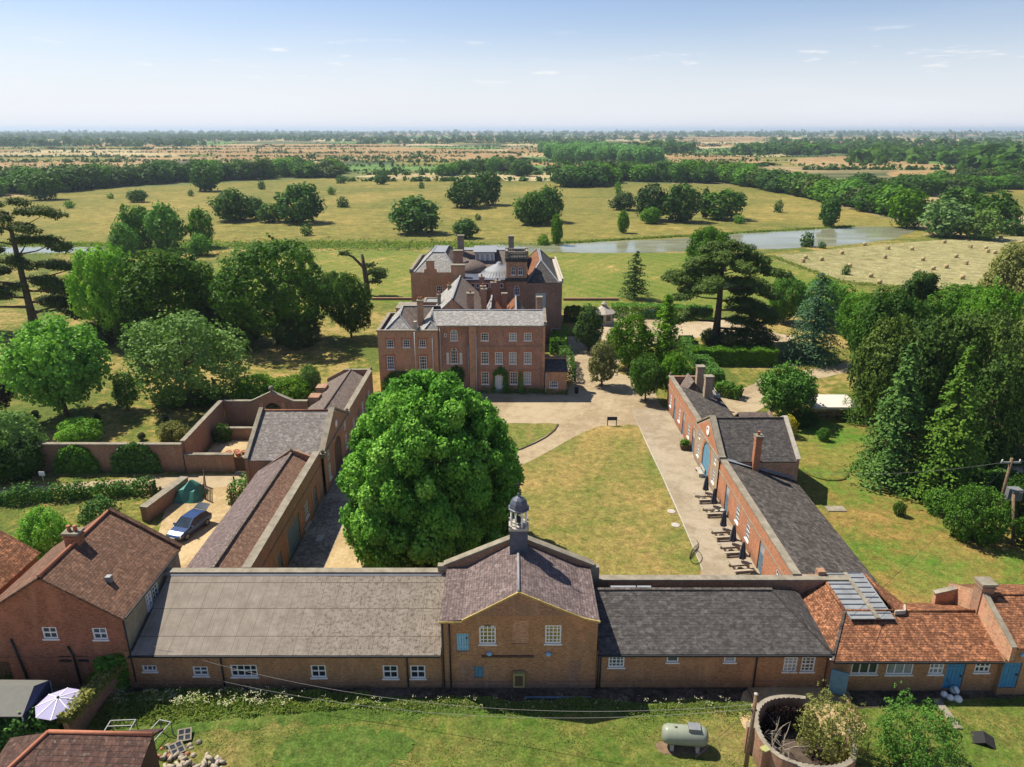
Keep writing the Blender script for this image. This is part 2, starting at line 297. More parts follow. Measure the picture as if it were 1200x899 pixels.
# ------------------------------------------------------------------ objects, meshes
def tag(o, label=None, cat=None, group=None, kind=None):
    for k, x in (('label', label), ('category', cat), ('group', group), ('kind', kind)):
        if x: o[k] = x
    return o
def thing(name, label, cat, loc=(0, 0, 0), rotz=0., group=None):
    o = bpy.data.objects.new(name, None); COL.objects.link(o); o.empty_display_size = .3
    o.location = loc; o.rotation_euler = (0, 0, rotz)
    return tag(o, label, cat, group)
from mathutils import noise as mnoise
class MB:
    def __init__(s): s.v = []; s.f = []; s.mi = []; s.sm = []; s.nn = {}
    def poly(s, pts, m=0, smooth=False):
        i = len(s.v); s.v += [tuple(p) for p in pts]; s.f.append(tuple(range(i, i + len(pts)))); s.mi.append(m); s.sm.append(smooth)
        return s
    def box(s, x0, x1, y0, y1, z0, z1, m=0, bottom=True):
        a = [(x0, y0, z0), (x1, y0, z0), (x1, y1, z0), (x0, y1, z0), (x0, y0, z1), (x1, y0, z1), (x1, y1, z1), (x0, y1, z1)]
        for q in ((0, 1, 5, 4), (1, 2, 6, 5), (2, 3, 7, 6), (3, 0, 4, 7), (4, 5, 6, 7)) + (((3, 2, 1, 0),) if bottom else ()):
            s.poly([a[k] for k in q], m)
        return s
    def beam(s, a, b, w, h, m=0, up=(0, 0, 1)):
        a, b = Vector(a), Vector(b); d = (b - a).normalized(); x = d.cross(Vector(up))
        x = (x.normalized() if x.length > 1e-4 else Vector((1, 0, 0))) * w / 2; z = x.cross(d).normalized() * h / 2
        c = [[p + x * i + z * j for i, j in ((-1, -1), (1, -1), (1, 1), (-1, 1))] for p in (a, b)]
        s.poly(c[0], m); s.poly(c[1][::-1], m)
        for k in range(4): s.poly([c[0][k], c[1][k], c[1][(k + 1) % 4], c[0][(k + 1) % 4]][::-1], m)
        return s
    def prism(s, pts, vec, m=0):              # pts counter-clockwise seen from the side vec points away from
        p = [Vector(q) for q in pts]; w = Vector(vec); q = [a + w for a in p]; n = len(p)
        s.poly(p, m); s.poly(q[::-1], m)
        for k in range(n): s.poly([p[k], q[k], q[(k + 1) % n], p[(k + 1) % n]], m)
        return s
    def slab(s, pts, th=.12, m=0):            # roof plane with thickness below
        p = [Vector(q) for q in pts]; n = (p[1] - p[0]).cross(p[2] - p[0]).normalized()
        if n.z < 0: p = p[::-1]; n = -n
        L0, L1 = (p[1] - p[0]).length, (p[3] - p[0]).length if len(p) == 4 else 0
        if len(p) == 4 and th < .14 and min(L0, L1) > 1.5 and abs(n.z) < .999:      # old roofs are never dead flat: low undulation on the upper face
            s.prism([q - n * .012 for q in p], -n * th, m); a, b = max(2, int(L0 / .6)), max(2, int(L1 / .6)); i0 = len(s.v)
            for j in range(b + 1):
                for i in range(a + 1):
                    q = p[0].lerp(p[1], i / a).lerp(p[3].lerp(p[2], i / a), j / b); e = min(1., 4 * min(i / a, 1 - i / a, j / b + .12, 1.12 - j / b) + .15)
                    s.v.append(tuple(q + n * (.022 * e * (1 + mnoise.noise(q * .45)) + .010 * mnoise.noise(q * 1.6))))
            for j in range(b):
                for i in range(a): k = i0 + j * (a + 1) + i; s.nn[len(s.f)] = tuple(n); s.f.append((k, k + 1, k + a + 2, k + a + 1)); s.mi.append(m); s.sm.append(True)
            return s
        return s.prism(p, -n * th, m)
    def tube(s, pts, r, n=8, m=0, caps=True):
        pts = [Vector(p) for p in pts]; rr = r if isinstance(r, (list, tuple)) else [r] * len(pts)
        base = len(s.v); pu = None
        for i, p in enumerate(pts):
            d = (pts[min(i + 1, len(pts) - 1)] - pts[max(i - 1, 0)]).normalized()
            u = d.cross(Vector((0, 0, 1)) if abs(d.z) < .9 else Vector((1, 0, 0))).normalized()
            if pu is not None:
                q = pu - d * pu.dot(d)
                if q.length > .1: u = q.normalized()
            pu = u; w = d.cross(u)
            for k in range(n):
                a = 2 * math.pi * k / n; s.v.append(tuple(p + (u * math.cos(a) + w * math.sin(a)) * rr[i]))
        for i in range(len(pts) - 1):
            for k in range(n):
                a = base + i * n + k; b = base + i * n + (k + 1) % n
                s.f.append((a, b, b + n, a + n)); s.mi.append(m); s.sm.append(n > 5)
        if caps:
            s.f.append(tuple(base + k for k in range(n))[::-1]); s.mi.append(m); s.sm.append(False)
            e = base + (len(pts) - 1) * n; s.f.append(tuple(e + k for k in range(n))); s.mi.append(m); s.sm.append(False)
        return s
    def lathe(s, c, prof, n=16, m=0, smooth=True, ph=0.):
        base = len(s.v)
        for r, z in prof:
            for k in range(n):
                a = 2 * math.pi * k / n + ph; s.v.append((c[0] + r * math.cos(a), c[1] + r * math.sin(a), c[2] + z))
        for i in range(len(prof) - 1):
            for k in range(n):
                a = base + i * n + k; b = base + i * n + (k + 1) % n
                s.f.append((a, b, b + n, a + n)); s.mi.append(m); s.sm.append(smooth)
        e = base + (len(prof) - 1) * n
        s.f.append(tuple(e + k for k in range(n))); s.mi.append(m); s.sm.append(False)
        s.f.append(tuple(base + k for k in range(n))[::-1]); s.mi.append(m); s.sm.append(False)
        return s
    def build(s, name, mats, parent=None, world=True):
        if not isinstance(mats, (list, tuple)): mats = [mats]
        me = bpy.data.meshes.new(name); v = np.array(s.v, dtype=np.float64)
        o = bpy.data.objects.new(name, me)
        if parent is not None:
            o.parent = parent
            if world:
                root = parent; off = np.zeros(3)
                while root is not None: off += np.array(root.location); root = root.parent
                vl = v - off
            else: vl = v
        else: vl = v
        me.from_pydata(vl.tolist(), [], s.f)
        for x in mats: me.materials.append(M[x] if isinstance(x, str) else x)
        me.polygons.foreach_set('material_index', s.mi); me.polygons.foreach_set('use_smooth', s.sm)
        uvl = me.uv_layers.new(name='UVMap'); nrm = np.zeros(len(me.polygons) * 3); me.polygons.foreach_get('normal', nrm); nrm = nrm.reshape(-1, 3)
        for k, w in s.nn.items(): nrm[k] = w
        lt = np.zeros(len(me.polygons), dtype=np.int32); me.polygons.foreach_get('loop_total', lt)
        li = np.zeros(len(me.loops), dtype=np.int32); me.loops.foreach_get('vertex_index', li)
        n = np.repeat(nrm, lt, axis=0); p = v[li]
        t = np.stack([-n[:, 1], n[:, 0], np.zeros(len(n))], 1); ln = np.linalg.norm(t, axis=1, keepdims=True)
        flat = ln[:, 0] < .03; t = np.where(flat[:, None], np.array([1., 0, 0]), t / np.maximum(ln, 1e-6))
        b = np.cross(n, t); b = np.where(flat[:, None], np.array([0., 1, 0]), b)
        uvl.data.foreach_set('uv', np.stack([(p * t).sum(1), (p * b).sum(1)], 1).astype(np.float32).ravel())
        me.update(); COL.objects.link(o)
        return o
def dup(root, loc, rotz=None, scale=None, label=None, group=None):
    r = root.copy(); COL.objects.link(r); r.location = loc
    if rotz is not None: r.rotation_euler = (0, 0, rotz)
    if scale is not None: r.scale = scale
    if label: r['label'] = label
    if group: r['group'] = group
    for ch in list(root.children):
        c = ch.copy(); COL.objects.link(c); c.parent = r
        for g in ch.children:
            d = g.copy(); COL.objects.link(d); d.parent = c
    return r
# a wall with real openings; windows and doors sit back in the reveals
rw_ = random.Random(77)
class Fac:
    def __init__(s, bld, p0, p1, z0, z1, top=None, mat='brick_red', reveal=.13, part='wall'):
        s.b = bld; s.p = Vector((*p0, 0)); s.d = Vector((p1[0] - p0[0], p1[1] - p0[1], 0)); s.L = s.d.length; s.d.normalize()
        s.n = Vector((s.d.y, -s.d.x, 0)); s.z0, s.z1 = z0, z1; s.top = top; s.h = []; s.mat = mat; s.rev = reveal; s.mb = MB(); s.part = part
        s.dress = []
    def at(s, a, z, o=0.): return s.p + s.d * a + s.n * o + Vector((0, 0, z))
    def arc(s, a0, a1, zt, rise, k=8):
        r = []
        for i in range(k + 1):
            f = i / k; r.append((a0 + (a1 - a0) * f, zt - rise + rise * math.sin(math.pi * f) ** (.8 if rise < (a1 - a0) * .4 else .55)))
        return r
    def hole(s, a0, a1, za, zb, rise=0.):
        s.h.append((a0, a1, za, zb))
        if rise:
            ar = s.arc(a0, a1, zb, rise); k = len(ar) // 2
            s.mb.poly([s.at(a0, zb)] + [s.at(*q) for q in ar[:k + 1]]); s.mb.poly([s.at(*q) for q in ar[k:]] + [s.at(a1, zb)])
    def win(s, c, za, w, h, cols=3, rows=4, rise=0., glass='glass', frame='white_paint', sill=True, name='window', fw=.075, mw=.04, lintel=None, arch_dress=False):
        if glass == 'glass': glass = rw_.choice(['glass', 'glass', 'glass_sky_mid', 'glass_sky_mid', 'glass_pale'])  # paler panes carry a sky reflection in the glass colour itself
        a0, a1, zb = c - w / 2, c + w / 2, za + h; s.hole(a0, a1, za, zb, rise)
        f = MB(); d0, d1 = -s.rev + .03, -s.rev + .10
        def bar(x0, x1, y0, y1, e=0.):
            q = [(x0, y0), (x1, y0), (x1, y1), (x0, y1)]
            A = [s.at(x, y, d1 - e) for x, y in q]; B = [s.at(x, y, d0) for x, y in q]
            f.poly(A)
            for k in range(4): f.poly([B[k], B[(k + 1) % 4], A[(k + 1) % 4], A[k]])
        bar(a0, a0 + fw, za, zb); bar(a1 - fw, a1, za, zb); bar(a0 + fw, a1 - fw, za, za + fw); bar(a0 + fw, a1 - fw, zb - fw, zb)
        for i in range(1, cols):
            x = a0 + w * i / cols; bar(x - mw / 2, x + mw / 2, za + fw, zb - fw, .02)
        for i in range(1, rows):
            z = za + h * i / rows; k = mw * (1.6 if rows % 2 == 0 and i == rows // 2 else 1)
            bar(a0 + fw, a1 - fw, z - k / 2, z + k / 2, .024)
        if rise:
            ar = s.arc(a0, a1, zb, rise); ins = [(c + (x - c) * (1 - 2 * fw / w), z - fw) for x, z in ar]
            for i in range(len(ar) - 1): f.poly([s.at(*ins[i], d1), s.at(*ins[i + 1], d1), s.at(*ar[i + 1], d1), s.at(*ar[i], d1)])
        if sill:
            A, B = s.at(a0 - .07, za - .09, .0), s.at(a1 + .07, za, .0)
            f.prism([s.at(a0 - .07, za - .10, .06), s.at(a1 + .07, za - .10, .06), s.at(a1 + .07, za - .005, .06), s.at(a0 - .07, za - .005, .06)], -s.n * .17)
        fo = f.build(name, frame, s.b)
        g = MB(); g.poly([s.at(a0, za, d0 + .012), s.at(a1, za, d0 + .012), s.at(a1, zb, d0 + .012), s.at(a0, zb, d0 + .012)]); g.build('pane', glass, fo)
        if lintel or arch_dress: s.dress.append((a0, a1, za, zb, rise))
        return fo
    def door(s, c, za, w, h, mat='blue_paint', rise=0., planks=4, frame=None, name='door', glazed=0.):
        a0, a1, zb = c - w / 2, c + w / 2, za + h; s.hole(a0, a1, za, zb, rise)
        d = MB(); e = -s.rev + .05; k = planks
        top = (lambda x: zb) if not rise else (lambda x: min(q[1] for q in [(0, zb)]) - rise + rise * math.sin(math.pi * min(1, max(0, (x - a0) / w))) ** .55)
        for i in range(k):
            x0 = a0 + w * i / k + .012; x1 = a0 + w * (i + 1) / k - .012
            zt = zb if not rise else zb
            d.prism([s.at(x0, za + .02, e), s.at(x1, za + .02, e), s.at(x1, zt, e), s.at(x0, zt, e)], -s.n * .05)
        for z in (za + .25 * h, za + .78 * h): d.prism([s.at(a0 + .03, z - .07, e + .02), s.at(a1 - .03, z - .07, e + .02), s.at(a1 - .03, z + .07, e + .02), s.at(a0 + .03, z + .07, e + .02)], -s.n * .018)
        o = d.build(name, mat, s.b)
        if glazed:
            g = MB(); g.prism([s.at(a0 + .12, zb - glazed, e + .03), s.at(a1 - .12, zb - glazed, e + .03), s.at(a1 - .12, zb - .14, e + .03), s.at(a0 + .12, zb - .14, e + .03)], -s.n * .02); g.build('pane', 'glass_pale', o)
        h_ = MB(); h_.prism([s.at(a1 - .2, za + 1., e + .06), s.at(a1 - .1, za + 1., e + .06), s.at(a1 - .1, za + 1.12, e + .06), s.at(a1 - .2, za + 1.12, e + .06)], -s.n * .06); h_.build('handle', 'black_iron', o)
        return o
    def done(s, extra=None):
        xs = sorted({0., s.L, *[q for h in s.h for q in h[:2]]}); zs = sorted({s.z0, s.z1, *[q for h in s.h for q in h[2:]]})
        for i in range(len(xs) - 1):
            run = None
            for j in range(len(zs) - 1):
                cx, cz = (xs[i] + xs[i + 1]) / 2, (zs[j] + zs[j + 1]) / 2
                solid = not any(h[0] < cx < h[1] and h[2] < cz < h[3] for h in s.h)
                if solid and run is None: run = zs[j]
                if run is not None and (not solid or j == len(zs) - 2):
                    e = zs[j + 1] if solid else zs[j]
                    s.mb.poly([s.at(xs[i], run), s.at(xs[i + 1], run), s.at(xs[i + 1], e), s.at(xs[i], e)]); run = None
        for a0, a1, za, zb in s.h:
            q = [(a0, za), (a1, za), (a1, zb), (a0, zb)]
            for k in range(4):
                (x0, y0), (x1, y1) = q[k], q[(k + 1) % 4]
                s.mb.poly([s.at(x0, y0), s.at(x0, y0, -s.rev), s.at(x1, y1, -s.rev), s.at(x1, y1)][::-1])
        if s.top: s.mb.poly([s.at(*q) for q in s.top])
        if extra: extra(s.mb)
        o = s.mb.build(s.part, s.mat, s.b)
        if s.dress:
            for a0, a1, za, zb, rise in s.dress:
                d = MB()
                b = .22
                if rise:
                    ar = s.arc(a0, a1, zb, rise, 10); c = (a0 + a1) / 2; ou = [(c + (x - c) * (1 + 2 * b / (a1 - a0)), z + b * .9) for x, z in ar]
                    for i in range(len(ar) - 1):
                        d.poly([s.at(*ar[i], .012), s.at(*ar[i + 1], .012), s.at(*ou[i + 1], .012), s.at(*ou[i], .012)])
                    zt = zb - rise
                else:
                    d.poly([s.at(a0 - b, zb + .002, .012), s.at(a1 + b, zb + .002, .012), s.at(a1 + b * 1.3, zb + .30, .012), s.at(a0 - b * 1.3, zb + .30, .012)]); zt = zb
                d.poly([s.at(a0 - b, za, .012), s.at(a0, za, .012), s.at(a0, zt, .012), s.at(a0 - b, zt, .012)])
                d.poly([s.at(a1, za, .012), s.at(a1 + b, za, .012), s.at(a1 + b, zt, .012), s.at(a1, zt, .012)])
                d.build('window_surround', 'brick_dressing', s.b)
        return o
def pipe(bld, pts, r=.055, mat='black_iron', name='drainpipe'): return MB().tube(pts, r, 7).build(name, mat, bld)
def chimney(bld, x, y, z0, z1, w=.8, d=.8, mat='brick_red', pots=2, cap='stone_coping', name='chimney'):
    m = MB().box(x - w / 2, x + w / 2, y - d / 2, y + d / 2, z0, z1 - .25); m.box(x - w / 2 - .06, x + w / 2 + .06, y - d / 2 - .06, y + d / 2 + .06, z1 - .5, z1 - .38)
    o = m.build(name, mat, bld)
    MB().box(x - w / 2 - .09, x + w / 2 + .09, y - d / 2 - .09, y + d / 2 + .09, z1 - .25, z1 - .08).build('cap', cap, o)
    for i in range(pots):
        px = x + (i - (pots - 1) / 2) * (w / max(1, pots)) * .9
        MB().lathe((px, y, z1 - .08), [(.13, 0), (.11, .30), (.14, .32), (.14, .40), (.09, .40)], 10).build('chimney_pot', 'clay', o)
    return o
def coping(bld, pts, w=.42, h=.14, mat='stone_coping', name='coping'):
    m = MB()
    for a, b in zip(pts[:-1], pts[1:]): m.beam(a, b, w, h)
    return m.build(name, mat, bld)
# ------------------------------------------------------------------ the setting: ground sheets
rng = np.random.default_rng(7)
def smooth_outline(pts, sub, jit, closed=True, seed=1):
    r = random.Random(seed); n = len(pts); out = []
    for i in range(n):
        p0, p1, p2, p3 = pts[i - 1], pts[i], pts[(i + 1) % n], pts[(i + 2) % n]
        for k in range(sub):
            t = k / sub
            q = [.5 * (2 * p1[c] + (p2[c] - p0[c]) * t + (2 * p0[c] - 5 * p1[c] + 4 * p2[c] - p3[c]) * t * t + (3 * p1[c] - p0[c] - 3 * p2[c] + p3[c]) * t ** 3) for c in (0, 1)]
            out.append((q[0] + r.uniform(-jit, jit), q[1] + r.uniform(-jit, jit)))
    return out
LAYER = [0]
def sheet(name, pts, mat, px=True, sub=6, jit=.1, kind='structure', z=None, straight=False):
    P = [G(*p)[:2] for p in pts] if px else pts
    if not straight: P = smooth_outline(P, sub, jit, seed=LAYER[0])
    LAYER[0] += 1; z = LAYER[0] * .004 if z is None else z
    o = MB().poly([(x, y, z) for x, y in P]).build(name, mat)
    if o.data.polygons[0].normal.z < 0: o.data.flip_normals()
    return tag(o, kind=kind)
B_ = 26000
tag(MB().poly([(-B_, -300, 0), (B_, -300, 0), (B_, B_, 0), (-B_, B_, 0)]).build('ground', 'farmland'), kind='structure')
far = [('stubble_gold', [(0, 191), (120, 188), (238, 191), (240, 199), (110, 203), (0, 202)]), ('stubble_gold', [(-40, 204), (70, 201), (90, 210), (0, 216), (-40, 214)]),
       ('stubble_pale', [(0, 179), (95, 175), (180, 176), (250, 178), (200, 182), (60, 183), (0, 183)]), ('stubble_gold', [(170, 176), (270, 170), (345, 172), (330, 178), (200, 180)]),
       ('stubble_gold', [(250, 182), (300, 174), (420, 171), (520, 174), (600, 178), (600, 187), (480, 189), (350, 189), (250, 190)]), ('crop_green', [(205, 191), (300, 191), (420, 193), (500, 195), (560, 197), (420, 201), (300, 203), (215, 199)]),
       ('stubble_pale', [(420, 206), (500, 203), (600, 202), (660, 204), (664, 211), (560, 212), (450, 209)]), ('crop_green', [(520, 196), (610, 193), (640, 196), (560, 200)]),
       ('stubble_gold', [(600, 175), (660, 173), (690, 177), (640, 180), (600, 180)]), ('stubble_gold', [(640, 192), (690, 191), (730, 193), (725, 198), (665, 198)]),
       ('stubble_gold', [(786, 183), (830, 182), (890, 185), (880, 193), (830, 195), (790, 192)]), ('crop_green', [(805, 176), (900, 171), (985, 171), (960, 177), (860, 181)]),
       ('stubble_gold', [(800, 163), (860, 160), (905, 161), (900, 165), (810, 166)]), ('stubble_gold', [(925, 187), (990, 183), (1060, 189), (1130, 196), (1125, 199), (1040, 198), (960, 196)]),
       ('stubble_gold', [(1045, 201), (1120, 200), (1150, 206), (1130, 212), (1090, 214), (1050, 208)]), ('stubble_pale', [(1110, 173), (1125, 178), (1122, 183), (1108, 176)]),
       ('crop_green', [(225, 166), (275, 165), (270, 169), (235, 170)]), ('stubble_pale', [(10, 159), (70, 157.5), (60, 160.5), (14, 161)]), ('stubble_pale', [(1018, 161), (1050, 160), (1055, 162), (1020, 163)]),
       ('stubble_pale', [(690, 169), (730, 167), (740, 170), (700, 171)]), ('pasture', [(1140, 224), (1200, 221), (1290, 226), (1300, 262), (1210, 256), (1150, 236)]), ('stubble_pale', [(245, 158.5), (300, 157), (295, 159.5)])]
for i, (m, p) in enumerate(far): sheet('field', p, m, sub=4, jit=1.5, z=.004 * (1 + i % 4))
rf = random.Random(12); rows_ = [156.4, 157.6, 159.2, 161, 163.2, 165.8, 168.6, 171.8, 175.4, 179.4, 184, 189, 195]
for a, c in zip(rows_[:-1], rows_[1:]):
    u = -80 + rf.uniform(0, 60)
    while u < 1280:
        w = rf.uniform(50, 170); k = rf.random(); mt = 'stubble_gold' if k < .30 else 'stubble_pale' if k < .42 else 'crop_green' if k < .54 else 'pasture' if k < .74 else None; sl_ = rf.uniform(-18, 18); d_ = (c - a) * .08
        if mt: sheet('field', [(u + 2, a + d_), (u + w - 2, a + d_), (u + w - 2 + sl_, c - d_), (u + 2 + sl_, c - d_)], mt, sub=2, jit=1., z=.002)
        u += w
LAYER[0] = 5
sheet('pasture', [(-120, 300), (-120, 232), (0, 231), (60, 228), (110, 222), (180, 219), (250, 215), (330, 211), (420, 209), (520, 211), (660, 213), (760, 215), (870, 218), (950, 234), (1060, 262), (1085, 275), (1000, 300), (700, 330), (300, 330)], 'pasture', jit=1., z=0.022)
sheet('park_ground', [(-900, 900), (-900, 430), (-300, 296), (0, 297), (120, 297), (300, 290), (500, 291), (640, 289), (700, 290), (860, 286), (1000, 285), (1080, 277), (1200, 270), (1500, 270), (2100, 430), (2100, 900), (1400, 960), (600, 980), (-200, 960)], 'garden_grass', jit=.5, z=0.026)
sheet('hay_field', [(905, 301), (940, 296), (1000, 290), (1080, 283), (1200, 277), (1330, 276), (1330, 352), (1230, 350), (1120, 343), (1040, 336), (990, 330), (940, 316)], 'hay_stubble', jit=.4, z=0.034)
sheet('park_lawn', [(300, 300), (420, 294), (640, 297), (860, 297), (905, 302), (985, 331), (1020, 345), (930, 362), (700, 358), (560, 360), (430, 355), (300, 352), (150, 340)], 'park_lawn', jit=.3, z=0.030)
sheet('river', [(645, 286), (700, 283.2), (780, 280.5), (860, 274), (920, 269), (1000, 266), (1035, 265.8), (1068, 269), (1062, 275), (1030, 283), (940, 290.5), (860, 292.5), (780, 295.5), (700, 296.5), (650, 296), (600, 296), (520, 294), (500, 289), (560, 287)], 'water', jit=.5, z=0.038)
sheet('river_backwater', [(-120, 292), (-60, 287), (0, 288), (60, 289), (118, 290.5), (112, 295), (60, 297), (0, 299), (-120, 304)], 'water', jit=.4, z=0.038)
sheet('reed_bed', [(60, 288), (130, 285), (300, 284), (440, 284), (520, 284.5), (560, 287), (500, 290), (420, 291.5), (300, 292), (190, 291), (118, 290)], 'reed_bed', jit=.8, z=0.042)
sheet('drive', [(800, 470), (840, 462), (880, 452), (900, 440), (960, 432), (1000, 424), (1010, 432), (975, 441), (925, 452), (905, 470), (880, 485), (820, 490)], 'tarmac_pale', jit=.1, z=0.050)
sheet('drive', [(690, 385), (740, 366), (800, 378), (860, 373), (900, 388), (930, 395), (905, 402), (820, 396), (760, 405), (700, 440)], 'gravel', jit=.2, z=0.040)
sheet('drive', [(1120, 528), (1170, 540), (1230, 548), (1230, 570), (1190, 560), (1130, 542)], 'gravel', jit=.2, z=0.034)
sheet('side_lawn', [(905, 490), (1000, 500), (1060, 560), (1130, 600), (1260, 640), (1300, 760), (1180, 770), (1060, 740), (960, 640), (900, 520)], 'side_lawn', jit=.2, z=0.030)
sheet('side_lawn', [(850, 432), (905, 432), (900, 446), (870, 455), (840, 455)], 'garden_grass', jit=.1, z=0.034)
sheet('lane', [(-60, 576), (0, 572), (90, 566), (180, 560), (250, 557), (320, 556), (330, 572), (290, 580), (200, 577), (120, 572), (0, 583), (-60, 588)], 'tarmac_pale', jit=.08, z=0.044)
sheet('yard', [(205, 580), (250, 572), (330, 570), (335, 600), (262, 650), (225, 690), (150, 700), (180, 640)], 'gravel_gold', jit=.1, z=0.048)
sheet('lawn', [(-60, 600), (60, 596), (130, 592), (190, 588), (185, 600), (120, 660), (0, 690), (-60, 690)], 'garden_grass', jit=.1, z=0.036)
sheet('courtyard', [(-19, 44), (20.8, 44), (20.8, 74), (20, 92), (20.5, 100), (16.5, 103), (14.5, 113), (13.5, 124), (8.7, 124), (8.6, 97), (-18.6, 97)], 'tarmac_pale', px=False, straight=True, z=0.046)
sheet('gravel_apron', [(-18.9, 44.4), (-9, 44.4), (-10, 54), (-14, 60), (-15, 72), (-18, 84), (-18.7, 84)], 'gravel_gold', px=False, jit=.15, z=0.050)
sheet('cobble_strip', [(-18.95, 44.4), (-16.2, 44.4), (-15.9, 52), (-15.8, 64), (-16, 80), (-18.9, 80)], 'cobble', px=False, straight=True, z=0.054)
sheet('court_lawn', [(607, 546), (640, 531), (672, 513), (700, 500.5), (718, 499.5), (746, 499.5), (757, 518), (777, 560), (800, 612), (821, 667), (800, 680), (700, 682), (560, 680), (470, 672), (430, 640), (450, 600), (540, 560)], 'court_lawn', sub=5, jit=.05, z=0.058)
sheet('court_lawn', [(470, 497), (560, 496.5), (620, 496.5), (653, 497.5), (648, 505), (625, 519), (598, 530), (540, 536), (470, 530)], 'court_lawn', jit=.05, z=0.058)
sheet('terrace', [(740, 480.5), (781, 478), (800, 512), (905, 668), (905, 720), (845, 720), (822, 664), (790, 588)], 'concrete', straight=True, z=0.062)
sheet('meadow', [(60, 815), (300, 817), (600, 826), (870, 826), (1010, 830), (1240, 812), (1300, 960), (600, 985), (-60, 970), (20, 880)], 'meadow', jit=.1, z=0.032)
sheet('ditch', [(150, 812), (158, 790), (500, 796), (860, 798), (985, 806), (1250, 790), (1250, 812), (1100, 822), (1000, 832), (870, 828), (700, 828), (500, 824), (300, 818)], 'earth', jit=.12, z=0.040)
sheet('cottage_yard', [(-80, 760), (160, 760), (140, 800), (95, 845), (60, 860), (-80, 860)], 'earth', jit=.1, z=0.037)
sheet('concrete_platform', [(879, 806), (984, 806), (998, 833), (1010, 860), (880, 860)], 'gravel_gold', jit=.05, z=0.048)
sheet('mown_patch', [(340, 863), (400, 856), (460, 860), (487, 872), (472, 892), (440, 906), (380, 914), (345, 906), (324, 882)], 'mown_green', jit=.35, z=0.052)
sheet('verge', [(112, 812), (330, 811), (600, 821), (880, 824), (870, 834), (700, 838), (560, 838), (420, 848), (330, 850), (250, 858), (130, 862)], 'verge', jit=.3, z=0.044)
# edging stones along the terrace and lawns
def strip(name, pts, w, h, mat, label, cat):
    m = MB(); P = [Vector((*p, h / 2)) for p in pts]
    for a, b in zip(P[:-1], P[1:]): m.beam(a, b, w, h)
    return tag(m.build(name, mat), label, cat)
strip('kerb', [G(741, 481)[:2], G(749, 499)[:2], G(757, 518)[:2], G(777, 560)[:2], G(800, 612)[:2], G(824, 668)[:2]], .16, .06, 'concrete_slab', 'pale edging stones between the concrete terrace and the lawn', 'kerb')
strip('kerb', [G(654, 498)[:2], G(650, 505)[:2], G(640, 513)[:2], G(626, 520.5)[:2], G(612, 526.5)[:2], G(598, 531)[:2]], .14, .16, 'earth_dark', 'dark edging along the curved tip of the small lawn beside the drive', 'kerb')
# ------------------------------------------------------------------ front range: long roof of fibre cement
YF = 38.25
b = thing('farm_range', 'long low brick range under a pale speckled corrugated roof, left of the gabled gatehouse', 'building', (-15, 41, 0))
f = Fac(b, (-25.3, YF), (-4.62, YF), 0, 2.9, mat='brick_brown')
for u, v, w, h, c, r in [(176, 787, .95, .5, 3, 1), (236, 792, 1.0, .75, 2, 2), (287, 793, 1.75, .95, 4, 2), (374, 794, 1.0, 1.0, 2, 2), (458, 795, 1.0, 1.05, 2, 2), (490, 795, 1.0, 1.05, 2, 2)]:
    x = XY(u, v, YF); f.win(x + 25.3, ZY(v, YF), w, h, c, r, lintel=None, fw=.09, mw=.06)
f.done(lambda m: m.box(-25.3, -4.62, YF - .08, YF + .02, 0, .42))
Fac(b, (-25.3, 44.0), (-25.3, YF), 0, 2.9, top=[(0, 2.9), (5.75, 2.9), (0, 4.9)], mat='brick_brown').done()
MB().slab([(-24.75, YF - .28, 2.83), (-4.64, YF - .28, 2.83), (-4.64, 44.05, 4.93), (-24.65, 44.05, 4.93)], .09).build('roof', 'fibre_cement', b)
MB().box(-25.3, -4.64, 44.0, 44.45, 0, 4.98).build('courtyard_wall', 'brick_old', b)
coping(b, [(-25.3, 44.2, 5.03), (-4.9, 44.2, 5.03)], .55, .13)
MB().slab([(-25.2, 43.8, 4.90), (-5, 43.8, 4.90), (-5, 44.0, 5.02), (-25.2, 44.0, 5.02)], .03).build('flashing', 'lead', b)
MB().box(-25.28, -24.7, YF + .05, 44, 2.2, 2.75).build('valley_gutter', 'lead_dark', b)
MB().beam((-24.9, YF - .33, 2.76), (-4.64, YF - .33, 2.76), .11, .11).build('gutter', 'black_iron', b)
for u in (262, 478): x = XY(u, 790, YF); pipe(b, [(x, YF - .07, 2.7), (x, YF - .09, .1)])
# ------------------------------------------------------------------ gatehouse with cupola
b = thing('gatehouse', 'brick gatehouse with shallow gable, purple slates and cupola in the middle of the front', 'building', (.43, 41, 0))
GX0, GX1, GA = -4.58, 5.52, .43
f = Fac(b, (GX0, YF - .06), (GX1, YF - .06), 0, 5.45, top=[(0, 5.45), (GX1 - GX0, 5.45), (GX1 - GX0 - .9, 5.60), (GA - GX0, 7.55), (1.4, 5.50)], mat='brick_brown')
def gx(u, v): return XY(u, v, YF) - GX0
f.win(gx(571.5, 752), ZY(754, YF), 1.08, 1.5, 4, 5, rise=.16, glass='glass_amber', fw=.1, mw=.06)
f.win(gx(648, 752), ZY(753.5, YF), 1.05, 1.42, 4, 5, fw=.1, mw=.06, glass='glass_amber')
f.door(gx(542.5, 763), ZY(763, YF), .82, 1.42, 'pale_blue', planks=5, name='hatch')
f.door(gx(558, 794), ZY(794, YF), .95, .95, 'blue_paint', planks=3, name='hatch')
f.hole(gx(600, 754), gx(620, 754), ZY(754, YF), ZY(727, YF))
def gx_extra(m): pass
wallo = f.done()
MB().poly([f.at(1.9, 5.72, .004), f.at(GX1 - GX0 - 1.2, 5.72, .004), f.at(GA - GX0, 7.5, .004)]).build('gable_brickwork', 'brick_old', b)
